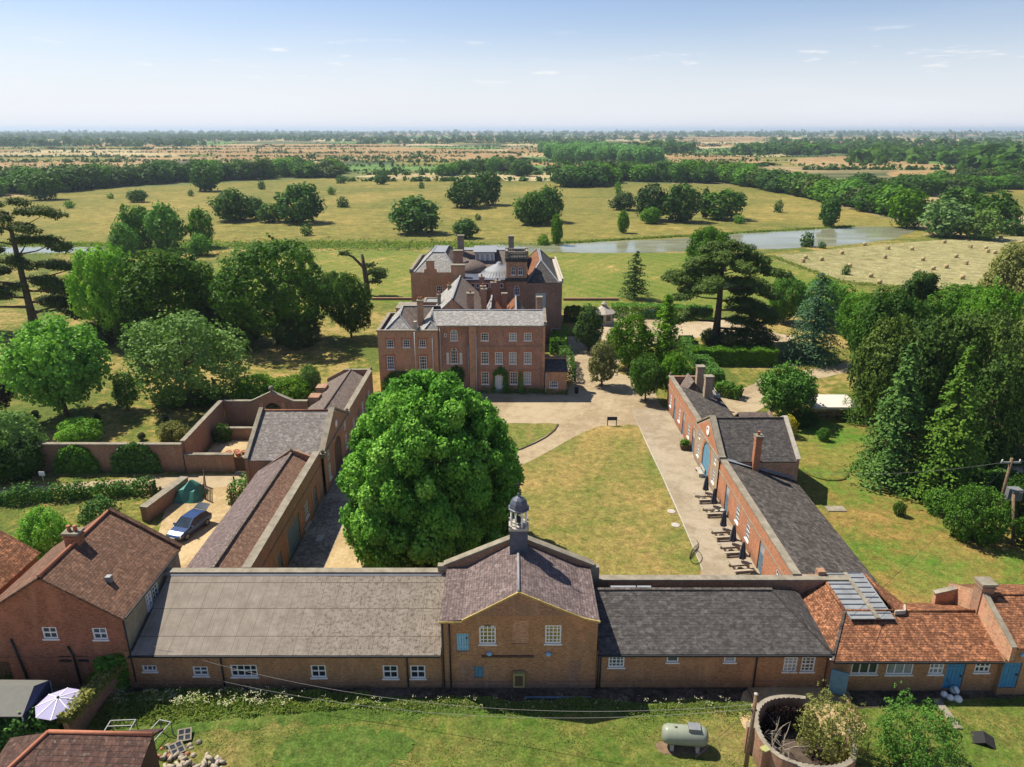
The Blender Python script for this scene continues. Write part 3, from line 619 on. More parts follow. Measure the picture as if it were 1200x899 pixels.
m = MB(); m.poly([f.at(gx(600, 754), ZY(754, YF), -.06), f.at(gx(620, 754), ZY(754, YF), -.06), f.at(gx(620, 754), ZY(727, YF), -.06), f.at(gx(600, 754), ZY(727, YF), -.06)]); m.build('bricked_up_window', 'brick_red', b)
for x in (1.2, 8.2): MB().box(GX0 + x, GX0 + x + .9, YF - .075, YF - .03, .05, 2.2).build('brick_patch', 'brick_old', b)
MB().box(GX0, GX1, YF - .14, YF - .05, 0, .55).build('plinth', 'brick_old', b)
ya, yb = YF - .22, 43.95
MB().slab([(GX0 + 1.4, ya, 5.56), (GA, ya, 7.68), (GA, yb, 7.68), (GX0 + 1.4, yb, 5.56)], .12).slab([(GX0 - .08, ya, 5.44), (GX0 + 1.4, ya, 5.56), (GX0 + 1.4, yb, 5.56), (GX0 - .08, yb, 5.44)], .12).slab([(GA, ya, 7.68), (GX1 - .9, ya, 5.70), (GX1 - .9, yb, 5.70), (GA, yb, 7.68)], .12).slab([(GX1 - .9, ya, 5.70), (GX1 + .08, ya, 5.46), (GX1 + .08, yb, 5.46), (GX1 - .9, yb, 5.70)], .12).build('roof', 'slate_purple', b)
m = MB(); m.beam((GX0 - .1, YF - .24, 5.37), (GX0 + 1.4, YF - .24, 5.38), .1, .12); m.beam((GX0 + 1.4, YF - .24, 5.50), (GA, YF - .24, 7.62), .1, .13); m.beam((GA, YF - .24, 7.62), (GX1 - .9, YF - .24, 5.64), .1, .13); m.beam((GX1 - .9, YF - .24, 5.64), (GX1 + .1, YF - .24, 5.40), .1, .13); m.build('verge', 'yellow_lichen' if 'yellow_lichen' in M else plain('yellow_lichen', (.40, .29, .10), .9, var=.3, sc=4), b)
MB().tube([(GA, YF - .2, 7.70), (GA, 43.3, 7.70)], .09, 7).build('ridge_tiles', 'lead', b)
Fac(b, (GX1, YF), (GX1, 44.3), 0, 5.4, mat='brick_brown').done(); Fac(b, (GX0, 44.3), (GX0, YF), 0, 5.4, mat='brick_brown').done()
m = MB().prism([(GX0 - .1, 44.0, 0), (GX1 + .15, 44.0, 0), (GX1 + .15, 44.0, 5.55), (GA, 44.0, 7.85), (GX0 - .1, 44.0, 5.55)], (0, .45, 0)); m.build('rear_gable', 'brick_old', b)
coping(b, [(GX0 - .3, 44.22, 5.60), (GA - .4, 44.22, 7.82)], .6, .16); coping(b, [(GA + .4, 44.22, 7.82), (GX1 + .35, 44.22, 5.60)], .6, .16)
for q in ((GX0 - .75, GX0 - .1, 4.9, 5.55), (GX1 + .15, GX1 + .75, 4.0, 5.45)): MB().box(q[0], q[1], 44.0, 44.45, q[2], q[3]).build('kneeler', 'stone_coping', b)
MB().box(GX0 + 2.6, GX0 + 6.0, YF - .16, YF - .06, ZY(768, YF) - .06, ZY(768, YF) + .06).build('timber_beam', 'wood_dark', b)
for u, v in ((573.5, 764), (642.5, 764.5)): x = XY(u, v, YF); MB().lathe((x, YF - .16, ZY(v, YF) - .13), [(.02, 0), (.16, .05), (.19, .13), (.16, .21), (.02, .26)], 14).build('flood_lamp', 'pale_blue', b)
m = MB(); x = XY(608, 804, YF); m.box(x - .38, x + .38, YF - .42, YF - .16, .35, 1.45); o = m.build('meter_cabinet', 'yellow_paint', b); MB().box(x - .26, x + .26, YF - .45, YF - .418, .5, 1.3).build('cabinet_door', 'wood_dark', o)
for x in (GX0 + .1, GX0 + .55, GX1 + .12): pipe(b, [(x, YF - .16, 5.2 if x < 5 else 2.8), (x, YF - .18, .1)])
# cupola: slate plinth, white lantern with eight posts, lead dome and vane
cx, cy = GA + .03, 43.25
MB().box(cx - .62, cx + .62, cy - .62, cy + .62, 7.0, 9.25).build('cupola_base', 'lead_dark', b)
m = MB().box(cx - .68, cx + .68, cy - .68, cy + .68, 9.25, 9.42)
for k in range(4):
    a = k * math.pi / 2
    for s_ in (-.52, .52):
        px, py = cx + (.62 * math.cos(a) - s_ * math.sin(a)), cy + (.62 * math.sin(a) + s_ * math.cos(a))
        m.box(px - .06, px + .06, py - .06, py + .06, 9.42, 9.62)
o = m.build('cupola_lantern', 'stone_pale', b)
for k in range(8):
    a = k * math.pi / 4 + math.pi / 8; m = MB(); px, py = cx + .55 * math.cos(a), cy + .55 * math.sin(a)
    m.tube([(px, py, 9.4), (px, py, 10.62)], .062, 8); m.box(px - .09, px + .09, py - .09, py + .09, 10.5, 10.62); m.build('post', 'white_paint', o)
MB().lathe((cx, cy, 10.6), [(.62, 0), (.74, .04), (.76, .14), (.66, .18), (.64, .32), (.58, .55), (.44, .78), (.24, .92), (.10, .98), (.07, 1.12), (.1, 1.18), (.03, 1.26)], 8, smooth=False, ph=math.pi / 8).build('dome', 'lead_dark', b)
MB().lathe((cx, cy, 9.42), [(.16, .15), (.22, .2), (.20, .45), (.10, .6), (.04, .62)], 10).build('bell', 'black_iron', b)
MB().tube([(cx, cy, 11.8), (cx, cy, 12.75)], .025, 6).beam((cx - .28, cy, 12.45), (cx + .3, cy, 12.45), .03, .1).build('weather_vane', 'black_iron', b)
# ------------------------------------------------------------------ slate range
b = thing('slate_range', 'low brick range under a dark slate roof right of the gatehouse', 'building', (13, 41, 0))
SX0, SX1 = 5.55, 20.65
f = Fac(b, (SX0, YF), (SX1, YF), 0, 2.95, mat='brick_brown')
for u, v, w, h, c, r in [(722, 782, 1.05, .85, 4, 3), (788, 776, .78, .55, 1, 1), (855, 776, .78, .55, 1, 1), (925, 787, .9, 1.15, 3, 4), (945.5, 787, .9, 1.15, 3, 4)]:
    f.win(XY(u, v, YF) - SX0, ZY(v, YF), w, h, c, r, fw=.09, mw=.055)
f.done(lambda m: m.box(SX0, SX1, YF - .07, YF + .02, 0, .5))
Fac(b, (SX1, YF), (SX1, 44), 0, 2.95, mat='brick_brown').done()
YR = 42.4; ZR = 4.72
MB().slab([(SX0 + .1, YF - .3, 2.93), (SX1 + .2, YF - .3, 2.93), (18.1, YR, ZR), (SX0 + .1, YR, ZR)], .11).slab([(SX1 + .2, YF - .3, 2.93), (SX1 + .2, 44.2, 3.3), (18.1, YR, ZR)], .11).slab([(18.1, YR, ZR), (SX1 + .2, 44.2, 3.3), (SX0 + .1, 44.2, 3.5), (SX0 + .1, YR, ZR)], .11).build('roof', 'slate_grey', b)
m = MB()
for k in range(26): x = SX0 + .45 + k * .47; m.box(x, x + .44, YR - .13, YR + .13, ZR - .04, ZR + .07)
m.build('ridge_tiles', 'slate_dark', b)
MB().beam((18.1, YR, ZR + .02), (SX1 + .2, YF - .3, 2.97), .2, .06).build('hip', 'slate_dark', b)
MB().beam((SX0, YF - .36, 2.85), (SX1 + .1, YF - .36, 2.85), .12, .12).build('gutter', 'black_iron', b)
for u in (703, 884): x = XY(u, 790, YF); pipe(b, [(x, YF - .1, 2.8), (x, YF - .1, .1)])
MB().box(5.7, 24.4, 44.3, 44.75, 0, 4.12).build('courtyard_wall', 'brick_old', b); coping(b, [(6.2, 44.52, 4.18), (24.4, 44.52, 4.18)], .6, .14)
m = MB()
for x0, x1 in ((7.0, 8.9), (9.0, 10.0)): m.box(x0, x1, 43.6, 43.8, 3.9, 4.05)
m.build('skylight', 'lead', b)
# ------------------------------------------------------------------ orange tiled cottage with lead flat
b = thing('cottage', 'low brick cottage with mottled orange tiles and a grey sheet metal roof panel', 'cottage', (26, 40, 0))
CY = 37.9; C0, C1 = 20.75, 31.75
f = Fac(b, (C0, CY), (C1, CY), 0, 2.72, mat='brick_brown')
for u, v, w, h, c, r in [(1012, 790, 1.75, .9, 3, 1), (1053, 790.5, 1.75, .9, 3, 1), (1096, 790, .95, .85, 3, 2), (1150, 788, 1.0, .85, 3, 2)]:
    f.win(XY(u, v, CY) - C0, ZY(v, CY), w, h, c, r, fw=.09, mw=.075)
f.door(XY(1117, 797, CY) - C0, .12, 1.25, 2.2, 'blue_bright', planks=5)
f.done()
d = MB(); d.beam((21.75, 37.3, 1.05), (20.78, 37.72, 1.05), .06, 1.8); d.build('open_door', 'blue_paint', b)
Fac(b, (C0, 44), (C0, CY), 0, 2.7, mat='brick_old').done()
TZ = 3.98
MB().slab([(C0 - .15, CY - .3, 2.68), (C1 + .3, CY - .3, 2.68), (C1 + .3, 41.0, TZ), (22.75, 41.0, TZ)], .11).slab([(C0 - .15, CY - .3, 2.68), (22.75, 41.0, TZ), (22.85, 45.0, TZ), (C0 - .1, 45.0, 2.6)][::-1], .11).slab([(26.3, 41.0, TZ), (C1 + .3, 41.0, TZ), (C1 + .3, 43.6, 2.7), (28.3, 43.6, 2.7)], .11).slab([(26.3, 41.0, TZ - .01), (28.3, 43.6, 2.69), (28.0, 45.2, 2.6), (26.1, 45.2, TZ)], .11).build('roof', 'tile_orange', b)
o = MB().slab([(22.8, 40.15, TZ + .03), (25.75, 40.15, TZ + .03), (25.9, 45.2, TZ + .18), (22.9, 45.2, TZ + .18)], .08).build('metal_roof_panel', 'lead_grey', b)
m = MB()
for k in range(9):
    y = 40.5 + k * .56; z = TZ + .05 + .15 * (y - 40.15) / 5.05
    m.beam((22.85, y, z), (24.45, y, z), .07, .07); m.beam((24.75, y + .2, z), (25.7, y + .2, z), .07, .07)
m.build('standing_seams', 'lead_dark', o)
MB().beam((24.6, 40.1, TZ + .08), (24.55, 45.2, TZ + .22), .28, .1).build('walkway', 'stone_coping', o)
m = MB(); m.tube([(22.75, 40.98, TZ + .03), (26.3, 40.98, TZ + .03)], .11, 7); m.tube([(26.3, 41.0, TZ + .03), (C1, 41.0, TZ + .03)], .11, 7); m.tube([(22.75, 41.0, TZ + .03), (22.85, 45.0, TZ + .03)], .11, 7); m.tube([(26.3, 41.0, TZ + .02), (26.1, 45.2, TZ + .05)], .1, 7); m.build('ridge_tiles', 'tile_orange', b)
MB().beam((C0 - .1, CY - .32, 2.72), (22.72, 40.95, TZ + .03), .16, .06).build('hip', 'slate_dark', b)
m = MB(); m.beam((26.0, 40.7, TZ + .1), (26.7, 40.75, TZ + .12), .1, .3); m.beam((26.7, 40.75, TZ + .12), (27.0, 41.4, TZ + .1), .1, .3); m.build('flashing', 'stone_pale', b)
MB().box(22.4, 22.95, 44.75, 45.3, 3.5, 4.55).build('flue_stack', 'brick_old', b)
MB().beam((C0, CY - .35, 2.60), (C1, CY - .35, 2.60), .11, .11).build('gutter', 'black_iron', b)
MB().slab([(20.55, CY - .25, 2.75), (20.75, CY - .25, 2.75), (20.3, 44.4, 2.8), (20.0, 44.4, 2.8)], .05).build('valley', 'stone_pale', b)
b = thing('cottage', 'taller tiled cottage at the right edge with a buff chimney on its gable', 'cottage', (35, 40, 0))
f = Fac(b, (31.75, 37.55), (42, 37.55), 0, 3.95, mat='brick_brown')
f.door(XY(1182, 795, 37.6) - 31.75, .55, 1.2, 2.05, 'blue_bright', planks=5); f.win(5.5, 1.1, 1.0, .9, 2, 2); f.done()
Fac(b, (31.75, 44), (31.75, 37.55), 0, 3.95, top=[(0, 3.95), (6.45, 3.95), (3.1, 5.45)], mat='brick_brown').done()
MB().slab([(31.95, 37.25, 3.92), (42, 37.25, 3.92), (42, 40.9, 5.4), (31.95, 40.9, 5.4)], .12).slab([(31.95, 40.9, 5.4), (42, 40.9, 5.4), (42, 44.3, 3.8), (31.95, 44.3, 3.8)], .12).build('roof', 'tile_orange', b)
MB().prism([(31.7, 37.2, 3.0), (31.7, 37.2, 4.05), (31.7, 40.9, 5.62), (31.7, 44.2, 3.95), (31.7, 44.2, 3.0)], (.28, 0, 0)).build('gable_coping', 'brick_red', b)
coping(b, [(31.84, 37.2, 4.08), (31.84, 40.6, 5.56)], .34, .1); MB().tube([(32, 40.9, 5.44), (42, 40.9, 5.44)], .12, 7).build('ridge_tiles', 'tile_orange', b)
chimney(b, 32.05, 41.2, 3.8, 6.35, .85, .8, 'brick_old', 0)
MB().lathe((34.0 - 1.3, 37.52, 3.15), [(.02, 0), (.15, .06), (.15, .2), (.02, .26)], 10).build('wall_lamp', 'pale_blue', b)
MB().prism([(30.3, 43.2, 2.4), (31.7, 43.2, 2.4), (31.7, 43.2, 4.15), (30.3, 43.2, 3.75)], (0, .35, 0)).build('rear_parapet', 'brick_red', b); coping(b, [(30.2, 43.35, 3.78), (31.7, 43.35, 4.2)], .42, .1)
# ------------------------------------------------------------------ big red house on the left
b = thing('farmhouse', 'tall red brick farmhouse with broad gable and brown tiled roof at the left', 'house', (-30, 43, 0))
X0, X1, XR, Y0, Y1, ZE, ZT = -34.2, -25.0, -29.6, 38.3, 46.4, 5.5, 8.55
f = Fac(b, (X0, Y0), (X1, Y0), 0, ZE, top=[(0, ZE), (X1 - X0, ZE), (XR - X0, ZT)], mat='brick_cottage')
def hx(u, v): return XY(u, v, Y0) - X0
f.win(hx(60, 748), ZY(748.5, Y0), .95, .9, 2, 2, fw=.09, mw=.06); f.win(hx(118.5, 749), ZY(749.5, Y0), .95, .9, 2, 2, fw=.09, mw=.06)
f.win(hx(77, 776), ZY(776.5, Y0), .9, .55, 2, 1, frame='wood_dark', sill=False); f.door(hx(6, 790), 0, 1.0, 2.05, 'wood_dark', planks=4); f.win(hx(98, 776), ZY(776.5, Y0), .8, .5, 1, 1, frame='wood_dark', sill=False)
f.done(lambda m: m.box(X0, X1, Y0 - .06, Y0 + .02, 2.28, 2.42))
f = Fac(b, (X1, Y0), (X1, Y1), 0, ZE, mat='render_cream')
f.win(3.3, 3.85, .8, 1.15, 2, 3, fw=.09, mw=.05); f.win(4.25, 3.85, .8, 1.15, 2, 3, fw=.09, mw=.05); f.done()
Fac(b, (X1, Y1), (X0, Y1), 0, ZE, top=[(0, ZE), (X1 - X0, ZE), (X1 - XR, ZT)], mat='brick_cottage').done(); Fac(b, (X0, Y1), (X0, Y0), 0, ZE, mat='brick_cottage').done()
MB().slab([(XR, Y0 - .15, ZT + .1), (X1 + .14, Y0 - .15, ZE), (X1 + .14, Y1 + .1, ZE), (XR, Y1 + .1, ZT + .1)], .13).slab([(X0 - .25, Y0 - .15, ZE - .05), (XR, Y0 - .15, ZT + .1), (XR, Y1 + .1, ZT + .1), (X0 - .25, Y1 + .1, ZE - .05)], .13).build('roof', 'tile_brown', b)
coping(b, [(XR, Y1 + .12, ZT + .2), (X1 + .25, Y1 + .12, ZE + .02)], .35, .22, 'tile_brown'); MB().tube([(XR, Y0 - .1, ZT + .13), (XR, Y1, ZT + .13)], .12, 7).build('ridge_tiles', 'clay', b)
chimney(b, -29.75, 42.4, 7.6, 9.5, .95, .7, 'brick_cottage', 2)
m = MB(); m.box(-26.9, -26.55, 40.3, 40.65, 6.7, 7.15); m.build('flue_vent', 'galvanised', b)
MB().beam((X1 + .18, Y0, ZE - .06), (X1 + .18, Y1, ZE - .1), .1, .1).build('gutter', 'black_iron', b)
pipe(b, [(X1 + .06, Y0 - .05, ZE - .2), (X1 + .06, Y0 - .05, .1)]); x = XY(80, 750, Y0); pipe(b, [(x - .1, Y0 - .07, 3.3), (x + .12, Y0 - .07, 2.6), (x + .15, Y0 - .07, .2)], .07); x = XY(13, 740, Y0); pipe(b, [(x - .1, Y0 - .07, 3.9), (x + .3, Y0 - .07, .2)], .07)
b = thing('outbuilding', 'corner of a tiled outbuilding at the left edge behind the red farmhouse', 'building', (-37, 44, 0))
MB().box(-42, -36.2, 42, 47, 0, 4.6).build('wall', 'brick_cottage', b); MB().slab([(-38.6, 41.8, 6.6), (-35.9, 41.8, 4.6), (-35.9, 47.2, 4.6), (-38.6, 47.2, 6.6)], .12).slab([(-42.2, 41.8, 4.6), (-38.6, 41.8, 6.6), (-38.6, 47.2, 6.6), (-42.2, 47.2, 4.6)], .12).build('roof', 'tile_orange', b)
# ------------------------------------------------------------------ shed in the corner
b = thing('shed', 'shed with a dark lichen spotted pantile roof in the bottom left corner', 'shed', (-23, 29.5, 0))
A, Bp = G(57, 858, 3.6), G(177, 861, 3.6)
MB().box(-26.3, -20.5, 27.2, 31.9, 0, 2.4).prism([(-20.5, 27.2, 2.4), (-20.5, 31.9, 2.4), (-20.5, Bp[1], 3.45)], (-.2, 0, 0)).build('wall', 'wood_dark', b)
MB().slab([(A[0], A[1], 3.6), (Bp[0] + .1, Bp[1], 3.6), (Bp[0] + .1, 26.8, 2.1), (-28.2, 26.8, 2.1)], .12).slab([(A[0], A[1], 3.59), (-28.2, 26.8, 2.09), (-28.6, 31.8, 2.3)], .12).slab([(A[0], A[1], 3.6), (-28.6, 31.8, 2.3), (-20.0, 32.2, 2.6), (Bp[0] + .1, Bp[1], 3.6)], .12).build('roof', 'pantile', b)
m = MB(); m.tube([(A[0], A[1], 3.64), (Bp[0] + .1, Bp[1], 3.64)], .12, 7); m.tube([(A[0], A[1], 3.64), (-28.2, 26.8, 2.13)], .12, 7); m.build('ridge_tiles', 'clay', b)
# ------------------------------------------------------------------ left court range (near part, gate block, far part)
b = thing('stable_range', 'long brick stable range left of the big tree with mossy roof behind a pale coping', 'building', (-22, 55, 0))
XL = -19.0; LY0, LY1 = 44.45, 64.4
f = Fac(b, (XL, LY0), (XL, LY1), 0, 5.0, mat='brick_old')
f.door(50.6 - LY0, .05, 1.0, 2.3, 'slate_blue'); f.door(54.6 - LY0, .05, 3.4, 2.9, 'slate_blue', planks=8, name='stable_door'); f.win(58.6 - LY0, 1.1, 1.1, 1.5, 3, 4); f.door(61.6 - LY0, .05, 1.15, 2.5, 'slate_blue', glazed=.6); f.win(47.5 - LY0, 1.1, 1.1, 1.5, 3, 4)
f.done(lambda m: m.box(XL - .02, XL + .06, LY0, LY1, 3.55, 3.72))
for y in (51.9, 56.9, 60.6, 62.6): MB().box(XL - .02, XL + .018, y - .2, y + .2, 0, 3.0).build('brick_dressing', 'brick_dressing', b)
coping(b, [(XL - .25, LY0, 5.06), (XL - .25, LY1, 5.06)], .68, .13)
MB().box(XL - .5, XL - .15, LY0, LY1, 3.0, 5.0).build('parapet', 'brick_old', b)
XRg, XE = -21.75, -25.05
MB().slab([(XRg, LY0, 4.98), (XL - .45, LY0, 3.6), (XL - .45, LY1 - .1, 3.6), (XRg, LY1 - .1, 4.98)], .1).build('roof', 'tile_moss', b)
MB().slab([(XE - .2, LY0 - .4, 3.02), (XRg, LY0 - .4, 5.0), (XRg, LY1 - .1, 5.0), (XE - .2, LY1 - .1, 3.02)], .1).build('outer_roof', 'slate_purple', b)
m = MB()
for k in range(48): y = LY0 + .1 + k * .415; m.box(XRg - .12, XRg + .12, y, y + .39, 4.93, 5.09)
m.build('ridge_tiles', 'tile_range', b)
Fac(b, (XE, LY1), (XE, LY0 - .3), 0, 3.0, mat='brick_old').done()
m = MB().prism([(XE, LY1 - .1, 0), (XL, LY1 - .1, 0), (XL, LY1 - .1, 4.2), (XRg, LY1 - .1, 5.35), (XE, LY1 - .1, 3.1)], (0, .3, 0)); m.build('end_gable', 'brick_old', b)
coping(b, [(XRg - .05, LY1 + .05, 5.42), (XRg + .5, LY1 + .05, 4.95)], .4, .12)
b = thing('gate_block', 'tall brick gate block with pale slates and an archway facing the big tree', 'building', (-22, 70, 0))
Y0, Y1 = 64.75, 76.2; YM = 70.4; XW = -26.3; EZ, RZ = 4.35, 7.0
f = Fac(b, (XL + .25, Y0), (XL + .25, Y1), 0, EZ, top=[(0, EZ), (Y1 - Y0, EZ), (YM - Y0, RZ)], mat='brick_old')
f.door(YM - Y0, .05, 3.0, 4.0, 'wood_dark', rise=1.4, planks=6, name='arch_gate')
for a in (1.9, 9.6): f.win(a, 1.0, .95, 1.7, 3, 4); f.win(a, 3.1, .9, 1.05, 3, 2, sill=False)
wallo = f.done()
m = MB()
for i in range(14): m.poly([f.at(YM - Y0 - math.cos(math.pi * (i + d_) / 14) * r_, 2.65 + math.sin(math.pi * (i + d_) / 14) * r_, .02) for d_, r_ in ((0, 1.55), (1, 1.55), (1, 1.95), (0, 1.95))])
m.build('brick_arch', 'brick_dressing', b)
o = MB().lathe((0, 0, 0), [(.02, 0), (.42, .0), (.42, .07), (.02, .07)], 20).build('clock_window', 'white_paint', b, world=False)
o.rotation_euler = (0, R(90), 0); o.location = (XL + .27 + 22, YM - 70, 5.55)
MB().box(XL + .2, XL + .36, Y0, Y1, EZ + .02, EZ + .2).build('string_course', 'stone_coping', b)
MB().slab([(XW, YM, RZ + .02), (XW, Y0 - .15, EZ - .35), (XL, Y0 - .15, EZ - .35), (XL, YM, RZ + .02)], .13).slab([(XW, YM, RZ + .02), (XL, YM, RZ + .02), (XL, Y1 + .15, EZ - .35), (XW, Y1 + .15, EZ - .35)], .13).build('roof', 'slate_weathered', b)
MB().tube([(XW, YM, RZ + .08), (XL - .3, YM, RZ + .08)], .1, 7).build('ridge_tiles', 'rust', b)
coping(b, [(XL + .0, Y0 - .2, EZ + .05), (XL + .0, YM, RZ + .35)], .6, .18); coping(b, [(XL + .0, YM, RZ + .35), (XL + .0, Y1 + .2, EZ + .05)], .6, .18)
m = MB().prism([(XW - .3, Y0 - .1, 0), (XW - .3, Y1, 0), (XW - .3, Y1, EZ - .2), (XW - .3, YM, RZ + .3), (XW - .3, Y0 - .1, EZ - .2)], (.32, 0, 0)); m.build('end_gable', 'brick_old', b)
coping(b, [(XW - .15, Y0 - .2, EZ - .12), (XW - .15, YM, RZ + .36)], .42, .14); coping(b, [(XW - .15, YM, RZ + .36), (XW - .15, Y1, EZ - .12)], .42, .14)
Fac(b, (XW, Y0), (XL, Y0), 0, EZ - .3, mat='brick_old').done(); Fac(b, (XL, Y1), (XW, Y1), 0, EZ - .3, mat='brick_old').done()
for y in (Y0 + .1, Y1 - .1): MB().box(XL - .15, XL + .45, y - .3, y + .3, EZ - .1, EZ + .35).lathe((XL + .15, y, EZ + .35), [(.12, 0), (.2, .15), (.16, .3), (.03, .42)], 8).build('kneeler', 'stone_coping', b)
b = thing('stable_range', 'far brick range with brown tiled roof between the gate block and the mansion', 'building', (-22, 84, 0))
LY0, LY1 = 76.2, 91.8
f = Fac(b, (XL + .1, LY0), (XL + .1, LY1), 0, 4.35, mat='brick_old')
for a in (3, 8.4, 12.6): f.win(a, 1.1, 1.0, 1.5, 3, 4)
f.door(5.6, .05, 1.2, 2.5, 'slate_blue'); f.door(10.6, .05, 1.2, 2.5, 'slate_blue'); f.done()
coping(b, [(XL - .15, LY0, 4.42), (XL - .15, LY1, 4.42)], .62, .13); MB().box(XL - .4, XL - .1, LY0, LY1, 3, 4.35).build('parapet', 'brick_old', b)
MB().slab([(XRg, LY0, 4.5), (XL - .38, LY0, 3.3), (XL - .38, LY1, 3.3), (XRg, LY1, 4.5)], .1).slab([(XE, LY0, 2.7), (XRg, LY0, 4.5), (XRg, LY1, 4.5), (XE, LY1, 2.7)], .1).build('roof', 'tile_range', b)
MB().tube([(XRg, LY0, 4.54), (XRg, LY1, 4.54)], .11, 7).build('ridge_tiles', 'tile_range', b)
Fac(b, (XE, LY1), (XE, LY0), 0, 2.7, mat='brick_old').done()
m = MB().prism([(XE, LY1 - .1, 0), (XL, LY1 - .1, 0), (XL, LY1 - .1, 4.4), (XRg - 1, LY1 - .1, 4.4), (XE, LY1 - .1, 3.2)], (0, .35, 0)); m.build('end_wall', 'brick_old', b); coping(b, [(XRg - 1, LY1 + .1, 4.45), (XL, LY1 + .1, 4.45)], .45, .12)
MB().lathe((XL, LY1, 4.5), [(.1, 0), (.2, .12), (.14, .3), (.02, .4)], 8).build('finial', 'stone_coping', b)
for y in (84, 87.5): MB().box(-25.3, -24.0, y - .8, y + .8, 2.6, 3.7).build('dormer', 'brick_old', b)
# ------------------------------------------------------------------ right court range
XC = 20.65
def court_front(b, y0, y1, z1, mat='brick_red', top=None): return Fac(b, (XC, y1), (XC, y0), 0, z1, top=top, mat=mat)
b = thing('cafe_range', 'long orange brick range with broad dark slate roof nearest on the courtyard right', 'building', (24, 55, 0))
Y0, Y1 = 44.75, 64.4; ZC = 4.25
f = court_front(b, Y0, Y1, ZC, 'brick_bright' if 'brick_bright' in M else (brick('brick_bright', (.42, .15, .075), (.49, .20, .10), (.42, .31, .22), .18, (.25, .14, .09)) or 'brick_bright'))
def ry(y): return Y1 - y
f.door(ry(61.3), .05, 1.15, 2.75, 'slate_blue', glazed=.9); f.win(ry(57.9), .95, .95, 1.75, 3, 4); f.win(ry(54.9), .95, .95, 1.75, 3, 4); f.door(ry(51.3), .05, 1.2, 2.75, 'slate_blue', glazed=.9); f.win(ry(47.5), .95, .95, 1.75, 3, 4)
f.done()
MB().box(XC - .06, XC + .05, Y0, Y1, 2.98, 3.10).build('string_course', 'stone_coping', b)
coping(b, [(XC + .2, Y0, ZC + .07), (XC + .2, Y1, ZC + .07)], .62, .14)
MB().slab([(XC + .45, Y0 - .3, ZC - .1), (28.4, Y0 - .3, 1.85), (28.4, Y1, 1.85), (XC + .45, Y1, ZC - .1)], .12).build('roof', 'slate_dark', b)
Fac(b, (28.1, Y0), (28.1, Y1), 0, 1.8, mat='brick_bright').done()
MB().prism([(XC, Y0, 0), (28.3, Y0, 0), (28.3, Y0, 2.05), (26.2, Y0, 3.2), (24.3, Y0, 4.12), (XC, Y0, 4.12)][::-1], (0, .35, 0)).build('end_wall', 'brick_old', b)
coping(b, [(24.6, Y0 + .1, 4.1), (28.5, Y0 + .1, 2.1)], .5, .13)
b = thing('cafe_gate_block', 'gabled pale brick block with a big blue arched door right of the courtyard', 'building', (24, 69, 0))
Y0, Y1 = 64.4, 73.5; YM = 68.95; EZ, RZ = 4.2, 6.75; XBk = 28.2
f = Fac(b, (XC - .12, Y1), (XC - .12, Y0), 0, EZ, top=[(0, EZ), (Y1 - Y0, EZ), (Y1 - YM, RZ)], mat='brick_pale' if 'brick_pale' in M else (brick('brick_pale', (.36, .26, .17), (.42, .31, .21), (.40, .34, .27), .2, (.33, .2, .13)) or 'brick_pale'))
f.door(Y1 - YM, .05, 2.7, 3.9, 'blue_paint', rise=1.3, planks=5, name='arch_door')
for a in (1.35, 7.75): f.win(a, .95, .85, 1.55, 3, 4); f.win(a, 3.0, .8, .95, 3, 2, sill=False)
f.done()
m = MB(); ar_ = [(math.cos(math.pi * i / 14), 2.6 + 0 * i, math.sin(math.pi * i / 14)) for i in range(15)]
q_ = [(-1, 0)] + [(-c_, 2.6, s_) for c_, z_, s_ in ar_] + [(1, 0)]
pt_ = lambda r_, q: f.at(Y1 - YM + q[0] * r_, q[1] + (q[2] * r_ if len(q) > 2 else 0), .02)
for i in range(len(q_) - 1): m.poly([pt_(1.4, q_[i]), pt_(1.4, q_[i + 1]), pt_(1.78, q_[i + 1]), pt_(1.78, q_[i])])
m.build('brick_arch', 'brick_dressing', b)
MB().poly([f.at(.5, EZ + .15, .015), f.at(Y1 - Y0 - .5, EZ + .15, .015), f.at(Y1 - YM, RZ - .25, .015)]).build('brick_gable', 'brick_dressing', b)
MB().box(XC - .26, XC - .1, Y0, Y1, EZ - .02, EZ + .14).build('string_course', 'stone_coping', b)
o = MB().lathe((0, 0, 0), [(.02, 0), (.5, .0), (.5, .08), (.36, .09), (.36, .05), (.02, .05)], 22).build('round_window', 'white_paint', b, world=False)
o.rotation_euler = (0, R(-90), 0); o.location = (XC - .13 - 24, YM - 69, 5.35)
coping(b, [(XC + .15, Y0 - .15, EZ + .2), (XC + .15, YM, RZ + .28)], .6, .16); coping(b, [(XC + .15, YM, RZ + .28), (XC + .15, Y1 + .15, EZ + .2)], .6, .16)
for y in (Y0, Y1): MB().box(XC - .2, XC + .45, y - .28, y + .28, EZ - .1, EZ + .4).build('kneeler', 'stone_coping', b)
MB().slab([(XC + .3, YM, RZ), (XC + .3, Y0 - .1, EZ - .2), (XBk, Y0 - .1, EZ - .2), (XBk, YM, RZ)], .13).slab([(XC + .3, YM, RZ), (XBk, YM, RZ), (XBk, Y1 + .1, EZ - .2), (XC + .3, Y1 + .1, EZ - .2)], .13).build('roof', 'slate_grey', b)
MB().tube([(XC + .3, YM, RZ + .05), (XBk, YM, RZ + .05)], .1, 7).build('ridge_tiles', 'slate_dark', b)
MB().prism([(XBk, Y0, 0), (XBk, Y0, EZ), (XBk, YM, RZ + .2), (XBk, Y1, EZ), (XBk, Y1, 0)], (.3, 0, 0)).build('end_gable', 'brick_red', b)
